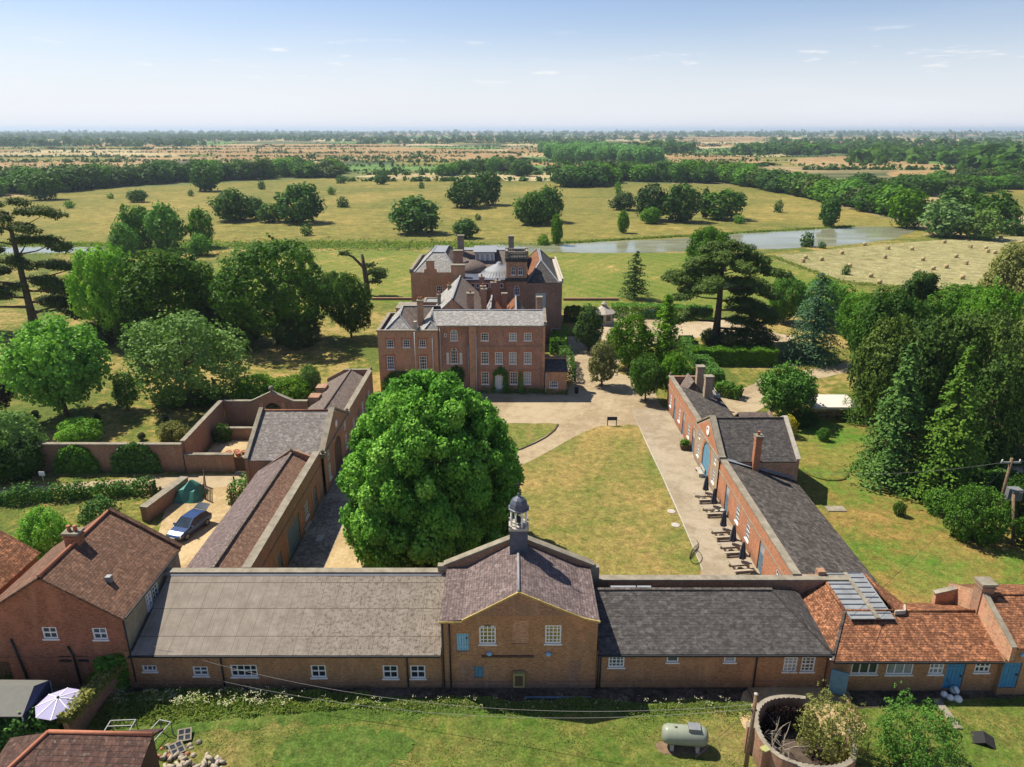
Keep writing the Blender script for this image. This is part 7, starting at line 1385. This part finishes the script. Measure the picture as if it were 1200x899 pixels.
# ------------------------------------------------------------------ straw bales
bl = None; rb = random.Random(8)
for u, v in [(900 + a / 4, 260 + c / 4) for a, c in ((452, 112), (560, 129), (675, 133), (545, 172), (726, 182), (880, 168), (947, 123), (1020, 130), (1026, 144), (825, 100), (345, 152), (250, 182), (176, 173), (162, 190), (383, 213), (481, 260), (522, 291), (773, 226), (833, 218), (925, 201), (908, 269), (698, 242), (1062, 150), (1090, 80), (1190, 100))]:
    q = G(u, v)
    if bl is None:
        m = MB().tube([(-.75, 0, .78), (-.72, 0, .78), (.72, 0, .78), (.75, 0, .78)], [.70, .80, .80, .70], 20); bl = m.build('straw_bale', 'straw_bale'); o = bl
    else: o = bl.copy(); COL.objects.link(o)
    o.location = (q[0], q[1], 0); o.rotation_euler = (0, 0, rb.uniform(-.6, .6)); o.scale = [.68] * 3; tag(o, 'round straw bale lying on the pale cut hay field', 'straw bale', 'bales on the hay field')
# ------------------------------------------------------------------ foreground
q = G(802, 879); t = thing('gas_tank', 'pale green cylindrical gas tank lying in the meadow', 'gas tank', (q[0], q[1] + .2, 0), R(-6)); MB().tube([(-1.36, 0, .95), (-1.33, 0, .95), (-1.22, 0, .95), (-1.02, 0, .95), (1.02, 0, .95), (1.22, 0, .95), (1.33, 0, .95), (1.36, 0, .95)], [.15, .34, .50, .58, .58, .50, .34, .15], 24).build('tank', 'tank_green', t, False)
MB().box(.15, .85, -.28, .28, 1.48, 1.68).build('valve_cover', 'galvanised', t, False)
for x in (-.75, .75): MB().box(x - .1, x + .1, -.42, .42, 0, .5).build('cradle', 'concrete_slab', t, False)
MB().tube([(-.6, 0, 1.53), (-.6, 0, 1.62)], .08, 8).build('lifting_lug', 'tank_green', t, False)
sheet('bare_soil', [(q[0] - 1.5, q[1] - .25), (q[0], q[1] - .45), (q[0] + 1.3, q[1] - .25), (q[0] + 1.2, q[1] + .6), (q[0] - 1.2, q[1] + .7)], 'soil', px=False, jit=.12, z=.056)
q = G(873, 906); t = thing('telegraph_pole', 'grey telegraph pole standing beside the round brick wall', 'pole', q); MB().tube([(0, 0, 0), (0, 0, ZY(814, q[1]))], [.13, .10], 10).build('post', 'wood_pole', t, False); MB().box(-.16, .16, -.05, .05, 4.55, 4.63).build('bracket', 'black_iron', t, False); MB().lathe((0, 0, ZY(814, q[1])), [(.11, 0), (.12, .05), (.03, .1)], 10).build('cap', 'stone_pale', t, False); PT_ = (q[0], q[1], 5.0)
q = G(1165, 618); t = thing('transformer_pole', 'brown pole with a grey transformer on the right lawn', 'pole', q); hp = ZY(537, q[1]); MB().tube([(0, 0, 0), (0, 0, hp)], [.17, .12], 10).build('post', 'wood_pole', t, False); MB().box(-.9, .9, -.07, .07, hp - .5, hp - .36).build('crossarm', 'galvanised', t, False)
for x in (-.8, 0, .8): MB().lathe((x, 0, hp - .36), [(.03, 0), (.08, .06), (.04, .1), (.08, .15), (.03, .24)], 8).build('insulator', 'white_plastic', t, False)
m = MB().box(.45, 1.5, -.45, .35, 3.0, 4.1); o = m.build('transformer', 'galvanised', t, False); m = MB()
for k in range(7): m.box(.5 + k * .14, .56 + k * .14, -.56, -.45, 3.1, 3.95)
m.build('cooling_fins', 'galvanised', o, False); MB().beam((-.1, 0, 2.95), (1.9, 0, 2.95), .14, .12).build('platform', 'galvanised', t, False); TP = (q[0], q[1], hp - .3)
q2 = G(1187, 640); t = thing('telegraph_pole', 'second brown pole propping the transformer platform', 'pole', q2); MB().tube([(0, 0, 0), (.1, 1.6, 4.3)], [.15, .12], 9).build('post', 'wood_pole', t, False)
def cable(label, p, q, sag, r_=.022, mat='pale_iron', n=26):
    m = MB(); m.tube([tuple(p[i] + (q[i] - p[i]) * k / n - (sag * 4 * (k / n) * (1 - k / n) if i == 2 else 0) for i in range(3)) for k in range(n + 1)], r_, 5); return tag(m.build('overhead_cable', mat), label, 'cable')
cable('dark cable rising from the telegraph pole over the tile cottage to the transformer', PT_, TP, .5, .011, 'black_iron'); cable('dark cable running from the telegraph pole out of the bottom of the view', PT_, (9.8, 29.5, 3.3), .1, .011, 'black_iron')
cable('pale slack wire from the farmhouse corner across the range front to the pole', (-25.4, 38.8, 3.6), PT_, 2.55, .009, 'wire'); cable('pale slack wire from the farmhouse wall hanging lowest along the range', (-27.2, 38.85, 2.6), (PT_[0], PT_[1], 4.7), 2.6, .009, 'wire'); cable('thin wire from the transformer towards the left over the right lawn', TP, (28.4, 62, 4), .6, .009, 'wire')
q = G(1200, 545); cable('thin wire leaving the transformer to the right', TP, (60, 62, 6.5), .4, .009, 'wire')
# round brick wall
rx, ry2, rr = 17.05, 32.6, 2.85
t = thing('round_brick_wall', 'broken round brick enclosure with buttresses and a sandy rim in the lower right', 'wall', (rx, ry2, 0)); m = MB(); n = 44; a0 = R(68); a1 = R(68 + 300)
def rim(a): return 2.05 + .10 * math.sin(a * 3) + (.0 if a < R(330) else -.25)
for k in range(n):
    a, c = a0 + (a1 - a0) * k / n, a0 + (a1 - a0) * (k + 1) / n; z0_, z1_ = rim(a), rim(c); pi, po = lambda g, z: (rx + (rr - .2) * math.cos(g), ry2 + (rr - .2) * math.sin(g), z), lambda g, z: (rx + rr * math.cos(g), ry2 + rr * math.sin(g), z)
    m.poly([po(a, -1), po(c, -1), po(c, z1_), po(a, z0_)]); m.poly([pi(c, -1), pi(a, -1), pi(a, z0_), pi(c, z1_)])
for g in (a0, a1): m.poly([pi(g, 0), po(g, 0), po(g, rim(g)), pi(g, rim(g))])
m.build('wall', 'brick_old', t); m = MB()
for k in range(n):
    a, c = a0 + (a1 - a0) * k / n, a0 + (a1 - a0) * (k + 1) / n; z0_, z1_ = rim(a) + .01, rim(c) + .01; m.poly([(rx + (rr - .22) * math.cos(a), ry2 + (rr - .22) * math.sin(a), z0_ + .04), (rx + (rr + .02) * math.cos(a), ry2 + (rr + .02) * math.sin(a), z0_ + .02), (rx + (rr + .02) * math.cos(c), ry2 + (rr + .02) * math.sin(c), z1_ + .02), (rx + (rr - .3) * math.cos(c), ry2 + (rr - .3) * math.sin(c), z1_ + .04)])
m.build('rim', 'stone_coping', t)
for g in (R(172), R(205), R(243), R(290)): x, y = rx + (rr + .18) * math.cos(g), ry2 + (rr + .18) * math.sin(g); m = MB(); d = Vector((math.cos(g), math.sin(g), 0)); m.beam((x, y, -.3), (x, y, 1.95), .36, .42, up=d); m.build('buttress', 'brick_old', t); MB().beam((x, y, 1.95), (x, y, 2.02), .4, .46, up=d).build('buttress_cap', 'yellow_paint' if 2.5 < g / R(80) < 3.3 else 'stone_coping', t)
tag(MB().lathe((rx, ry2, 0), [(rr - .27, 0), (rr - .27, .10), (.1, .16)], 30).build('soil', 'earth_dark'), kind='structure')
t = thing('dead_branches', 'tangle of bare dead branches inside the round brick wall', 'branches', (rx - 1.4, ry2 + .4, 0)); r_ = random.Random(3); m = MB()
for k in range(46):
    x, y = rx - 1.6 + r_.uniform(-.7, .9), ry2 + r_.uniform(-1, 1.4); p = Vector((x, y, .5)); d = Vector((r_.uniform(-1, .8), r_.uniform(-.6, .8), r_.uniform(.4, 1))).normalized(); L = r_.uniform(.7, 1.7); m.tube([p, p + d * L * .5 + Vector((0, 0, .08)), p + d * L + Vector((r_.uniform(-.2, .2), 0, -.05))], [.035, .025, .008], 5)
m.build('branches', 'dead_wood', t)
climber('climbing_plant', 'dark dead ivy lining the inside of the round wall', (rx + 2.0, ry2 + 1.75), (rx - 2.0, ry2 + 1.75), 0, 2.0, 2600, 8, 'leaf_beech', .16)
MBt = MB()
t = thing('retaining_wall', 'low dark wall of the gravel platform beside the ditch', 'wall', (16, 37.5, 0)); m = MB(); m.box(15.6, 15.75, 35.2, 37.9, 0, .35).box(21.6, 21.75, 35.2, 37.7, 0, .3); m.build('wall', 'brick_old', t)
# bottom left garden
hw0, hw1 = G(116, 832), G(85, 862); brick_wall('ivy topped brick wall running down to the shed', (-25.9, 38.6), (hw1[0] + .25, hw1[1] - .6), 1.7, .4, 'brick_old')
hedge('hedge', 'yellowish ivy along the top of the brick wall above the parasol', 'hedge', [(-25.9, 38.4), (hw1[0] + .2, hw1[1] - .4)], .75, .5, 2600, .17, 'leaf_dull', px=False, seed=15, rough=.12, z0=1.6)
P5 = [G(u, v, 2.25) for u, v in ((-70, 796), (58, 797), (26, 840), (-70, 840))]; t = thing('gazebo', 'grey green gazebo canopy with a navy side curtain at the left edge', 'gazebo', (-31.5, 35.2, 0)); mid = [(P5[0][0], (P5[0][1] + P5[3][1]) / 2 + .5, 2.75), ((P5[1][0] + P5[2][0]) / 2 - .35, (P5[1][1] + P5[2][1]) / 2 + .5, 2.7)]
MB().slab([P5[0], P5[1], mid[1], mid[0]], .04).slab([mid[0], mid[1], P5[2], P5[3]], .04).build('canopy', 'tent_green', t); MB().slab([P5[1], P5[2], mid[1]], .04).build('side_panel', 'tarp_blue', t); m = MB().poly([P5[1], P5[2], (P5[2][0] - .1, P5[2][1], .1), (P5[1][0] - .1, P5[1][1], .1)]); m.build('side_curtain', 'tarp_blue', t)
for p in P5[1:3]: MB().tube([(p[0], p[1], 0), (p[0], p[1], 2.2)], .04, 6).build('pole', 'galvanised', t)
q = G(68, 818, 2.45); t = thing('parasol', 'open lavender parasol with pale ribs beside the grey gazebo', 'parasol', (q[0], q[1], 0)); m = MB(); n = 8
for k in range(n):
    a, c = 2 * math.pi * k / n + .2, 2 * math.pi * (k + 1) / n + .2; m.poly([(0, 0, 2.5), (1.35 * math.cos(a), 1.35 * math.sin(a), 2.02), (1.35 * math.cos(c), 1.35 * math.sin(c), 2.02)])
m.build('canopy', 'lavender_cloth', t, False); MB().tube([(0, 0, 0), (0, 0, 2.6)], .03, 8).build('pole', 'galvanised', t, False); m = MB()
for k in range(n): a = 2 * math.pi * k / n + .2; m.beam((0, 0, 2.515), (1.35 * math.cos(a), 1.35 * math.sin(a), 2.035), .05, .015)
m.build('ribs', 'white_paint', t, False); MB().lathe((0, 0, 2.5), [(.09, 0), (.07, .07), (.01, .1)], 8).build('finial', 'black_iron', t, False)
q = G(74, 838); t = thing('garden_table', 'white garden table under the lavender parasol', 'table', q); MB().lathe((0, 0, .7), [(.6, 0), (.6, .04)], 20).build('tabletop', 'white_plastic', t, False)
for k in range(3): a = k * 2.1; MB().tube([(.1 * math.cos(a), .1 * math.sin(a), .7), (.4 * math.cos(a), .4 * math.sin(a), 0)], .03, 6).build('leg', 'white_plastic', t, False)
# clutter against the farmhouse wall
r_ = random.Random(21)
for i, (u, v, mt) in enumerate(((70, 785, 'pale_blue'), (75, 787, 'clay'), (84, 786, 'white_plastic'), (91, 788, 'concrete_slab'), (98, 785, 'pale_blue'), (105, 787, 'clay'), (30, 783, 'clay'), (44, 786, 'galvanised'), (58, 787, 'clay'))):
    q = G(u, v + 6); s_ = r_.uniform(.7, 1.1); o = MB().lathe((0, 0, 0), [(.17, 0), (.26, .42), (.29, .42), (.29, .5), (.22, .5)], 12).build('plant_pot', mt); o.location = (q[0], q[1], .02); o.scale = (s_, s_, s_ * r_.uniform(.8, 1.3)); tag(o, 'garden pot in the shady row at the foot of the farmhouse gable', 'plant pot', 'pots by the farmhouse')
for i, (u, v, w) in enumerate(((48, 792, 26), (66, 795, 22), (110, 792, 18), (118, 802, 26), (20, 796, 30))): tree('shrub', ['dark pot shrub by the farmhouse door', 'small shrub in the shady cottage yard', 'green pot plant near the farmhouse corner', 'dark shrub at the top of the ivy wall', 'shadowed shrub at the far left of the cottage yard'][i], 'shrub', u, v, w, v - 18, f'bush{i % 3}', 'leaf_mid' if i % 2 else 'leaf_dark')
def frame_(label, u, v, w, d, h, rz):
    q = G(u, v); t = thing('cold_frame', label, 'frame', q, rz); m = MB()
    for x in (-w / 2, w / 2):
        for y in (-d / 2, d / 2): m.beam((x, y, 0), (x, y, h), .05, .05)
        m.beam((x, -d / 2, h), (x, d / 2, h), .05, .05)
    for y in (-d / 2, 0, d / 2): m.beam((-w / 2, y, h), (w / 2, y, h), .05, .05)
    m.build('metal_frame', 'galvanised', t, False)
frame_('rusty empty bench frame standing in the weeds', 143, 862, 1.5, .9, .75, R(3)); frame_('leaning metal frame beside the weeds', 186, 872, .8, 1.6, 1.0, R(-14))
for lab, u, v, rz in (('discarded white window sash lying on the rubble, upper one', 217, 865, .35), ('discarded white window sash lying on the rubble, lower one', 208, 881, .75)):
    q = G(u, v); t = thing('window_sash', lab, 'window', (q[0], q[1], .25), rz); t.rotation_euler = (R(12), R(5), rz); t.scale = (.85, .85, 1); m = MB()
    for x in (-.42, 0, .42): m.box(x - .05, x + .05, -.5, .5, 0, .05)
    for y in (-.46, 0, .46): m.box(-.47, .47, y - .05, y + .05, .001, .049)
    m.build('sash_frame', 'stone_coping', t, False); MB().box(-.42, .42, -.46, .46, .015, .03).build('pane', 'glass', t, False)
r_ = random.Random(31); lg = None
for i in range(34):
    q = G(r_.uniform(192, 262), r_.uniform(886, 912)); L = r_.uniform(.3, .6); o = MB().tube([(-L / 2, 0, .12), (L / 2, 0, .12)], r_.uniform(.09, .14), 9).build('log', 'wood_grey'); o.location = (q[0], q[1], r_.choice((0.02, .02, .2))); o.rotation_euler = (0, R(r_.uniform(-8, 8)), r_.uniform(0, 3.1)); tag(o, 'cut log in the loose pile beside the shed', 'log', 'logs in the pile')
for i in range(22):
    q = G(r_.uniform(182, 235), r_.uniform(868, 890)); s_ = r_.uniform(.1, .22); m = MB(); m.lathe((0, 0, 0), [(s_ * r_.uniform(.7, 1), 0), (s_, s_ * .4), (s_ * .6, s_ * .8), (.02, s_ * .9)], 6, smooth=False); o = m.build('rubble_stone', r_.choice(['clay', 'stone_coping', 'wood_grey'])); o.location = (q[0], q[1], .02); o.rotation_euler = (0, 0, r_.uniform(0, 6)); tag(o, 'broken stone or brick scattered near the window sashes', 'rubble', 'rubble by the sashes')
tag(MB().tube([(-4.2, 0, 0), (4.2, 0, 0)], .07, 8).build('pipe_length', 'slate_blue'), 'long blue grey pipe lying along the foot of the gatehouse', 'pipe'); o = COL.objects['pipe_length']; a, b_ = G(615, 819), G(693, 819); o.location = ((a[0] + b_[0]) / 2, a[1], .12); o.scale = ((b_[0] - a[0]) / 8.4, 1, 1)
# right foreground bits
for i, (u, v) in enumerate(((1106, 816), (1113, 820), (1118, 812), (1122, 822))):
    q = G(u, v); o = MB().lathe((0, 0, 0), [(.2, 0), (.32, .12), (.34, .32), (.22, .5), (.1, .55), (.06, .62)], 12).build('white_sack', 'white_plastic'); o.location = q; o.scale = [r_.uniform(.65, .85)] * 3; tag(o, 'white bulging sack in the heap outside the tile cottage door', 'sack', 'white sacks by the cottage')
q = G(1099, 797); t = thing('water_butt', 'grey water container by the blue cottage door', 'container', (q[0], q[1] + .15, 0)); MB().lathe((0, 0, 0), [(.3, 0), (.34, .15), (.34, .6), (.2, .72), (.08, .75)], 14).build('drum', 'galvanised', t, False)
a, b_ = G(1107, 790, 1.2), G(1122, 815, .1); tag(MB().tube([a, b_], .035, 6).build('green_pole', 'tarp_green'), 'green pole leaning outside the tile cottage', 'pole')
q = G(1150, 868); t = thing('black_panel', 'black folded panel lying on the grass in the lower right', 'panel', q, R(-25)); MB().slab([(-.5, -.5, .05), (.1, -.5, .35), (.1, .5, .35), (-.5, .5, .05)], .05).slab([(.1, -.5, .35), (.7, -.5, .05), (.7, .5, .05), (.1, .5, .35)], .05).build('panel', 'rubber', t, False)
q = G(1110, 838); tag(MB().box(-.25, .25, -1.2, 1.3, 0, .06).build('stone_path', 'stone_coping'), 'pale stone edging leading from the cottage door to the meadow', 'path').location = (q[0], q[1], .06)
for u, v in ((1037, 868), (1015, 880), (1046, 882)): q = G(u, v + 6); tag(MB().tube([(q[0], q[1], 0), (q[0], q[1], 1.0)], .05, 6).build('fence_stake', 'wood_dark'), 'dark stake in the scrub beside the elder bush', 'stake', 'stakes in the scrub')
# lawn features
q = G(968, 553); o = MB().lathe((0, 0, 0), [(2.3, 0), (2.25, .12), (1.9, .16), (.1, .2)], 30).build('grass_mound', 'side_lawn'); o.location = (q[0], q[1], .05); tag(o, 'round grassy mound with a dark rim on the right lawn', 'mound')
o = tag(MB().box(-.9, .9, -.5, .5, 0, .05).build('flagstones', 'stone_coping'), 'worn stone slabs set in the right lawn beside the roof shadow', 'slabs'); q = G(979, 597); o.location = (q[0], q[1], .06)
dq = G(430, 346); t = thing('dead_tree', 'lopped old cedar trunk with one living bough left of the mansion', 'tree', dq); MB().tube([(0, 0, -.2), (.1, 0, 3), (-.2, 0, 6), (-.5, 0, 9.2)], [.8, .62, .5, .3], 9).tube([(-.1, 0, 6.0), (-2.5, 0, 8.6), (-5, 0, 9.6)], [.35, .28, .1], 7).tube([(0, 0, 4.5), (2.5, .3, 5.2), (3.6, .3, 5)], [.25, .15, .05], 6).build('trunk', 'bark', t, False)
rr_ = np.random.default_rng(19); v_, q_, t_ = crown([(2.6, 0, 5.4, 2.2, 1.8, .6), (3.2, 0, 4.4, 1.6, 1.5, .5), (-4.2, 0, 9.4, 1.2, 1, .4), (1.2, 0, 6.8, 1.2, 1, .4), (2.2, .2, 3.2, 1.5, 1.2, .4)], 1500, .4, rr_); o = bpy.data.objects.new('crown', mesh_np('crown', v_, q_, ['leaf_cedar'], t_)); COL.objects.link(o); o.parent = t
# far buildings
for lab, u, v, w, h, wm, rm in (('white farm building far beyond the poplars', 703, 170.5, 40, 7, 'white_plastic', 'lead'), ('far farmhouse with a brown roof on the left plain', 205, 197, 26, 6, 'render_cream', 'tile_range'), ('distant red roofed farm right of the middle', 926, 170.5, 40, 7, 'brick_red', 'tile_orange'), ('second distant red roofed house on the right plain', 985, 170, 30, 7, 'brick_red', 'tile_orange')):
    q = G(u, v); t = thing('farm_building', lab, 'building', q); MB().box(-w / 2, w / 2, 0, 12, 0, h * .6).build('wall', wm, t, False); MB().slab([(-w / 2 - .5, -.5, h * .6), (w / 2 + .5, -.5, h * .6), (w / 2 + .5, 6, h), (-w / 2 - .5, 6, h)], .2).slab([(-w / 2 - .5, 12.5, h * .6), (w / 2 + .5, 12.5, h * .6), (w / 2 + .5, 6, h), (-w / 2 - .5, 6, h)], .2).build('roof', rm, t, False)
q = G(1117, 168); t = thing('church', 'church spire rising from the far right wood', 'church', q); MB().box(-4, 4, -4, 4, 0, 12).build('tower', 'stone_coping', t, False); MB().lathe((0, 0, 12), [(5, 0), (.2, 17)], 8, smooth=False).build('spire', 'stone_coping', t, False)
# ------------------------------------------------------------------ the air
HB = 27000
hz = MB().box(-HB, HB, -340, HB, -1.2, 75).build('haze', plain('haze', (1, 1, 1))); tag(hz, kind='stuff'); hm = bpy.data.materials.new('haze_air'); hm.use_nodes = True; hm.node_tree.nodes.clear()
vo = hm.node_tree.nodes.new('ShaderNodeVolumePrincipled'); vo.inputs['Color'].default_value = (.70, .84, 1, 1); vo.inputs['Density'].default_value = 1.0e-4; vo.inputs['Anisotropy'].default_value = .2
ho = hm.node_tree.nodes.new('ShaderNodeOutputMaterial'); hm.node_tree.links.new(vo.outputs[0], ho.inputs['Volume']); hz.data.materials.clear(); hz.data.materials.append(hm)

# hose and covers
q = G(820, 655); m = MB(); m.tube([(q[0] + .55 * math.sin(k * .5) * (1 + .1 * k / 10) - .3, q[1] + 1.3 * math.cos(k * .42) + .05 * k, .09 + .004 * k) for k in range(30)], .025, 6); tag(m.build('garden_hose', 'rubber'), 'dark garden hose lying in loops at the near corner of the terrace', 'hose')
for lab, u, v in (('pale round drain cover in the lawn beside the terrace, farther one', 787, 600), ('pale round drain cover in the lawn beside the terrace, nearer one', 792, 616)): q = G(u, v); o = MB().lathe((0, 0, 0), [(.42, 0), (.42, .03), (.3, .035), (.02, .035)], 18).build('drain_cover', 'concrete_slab'); o.location = (q[0], q[1], .06); tag(o, lab, 'drain cover')
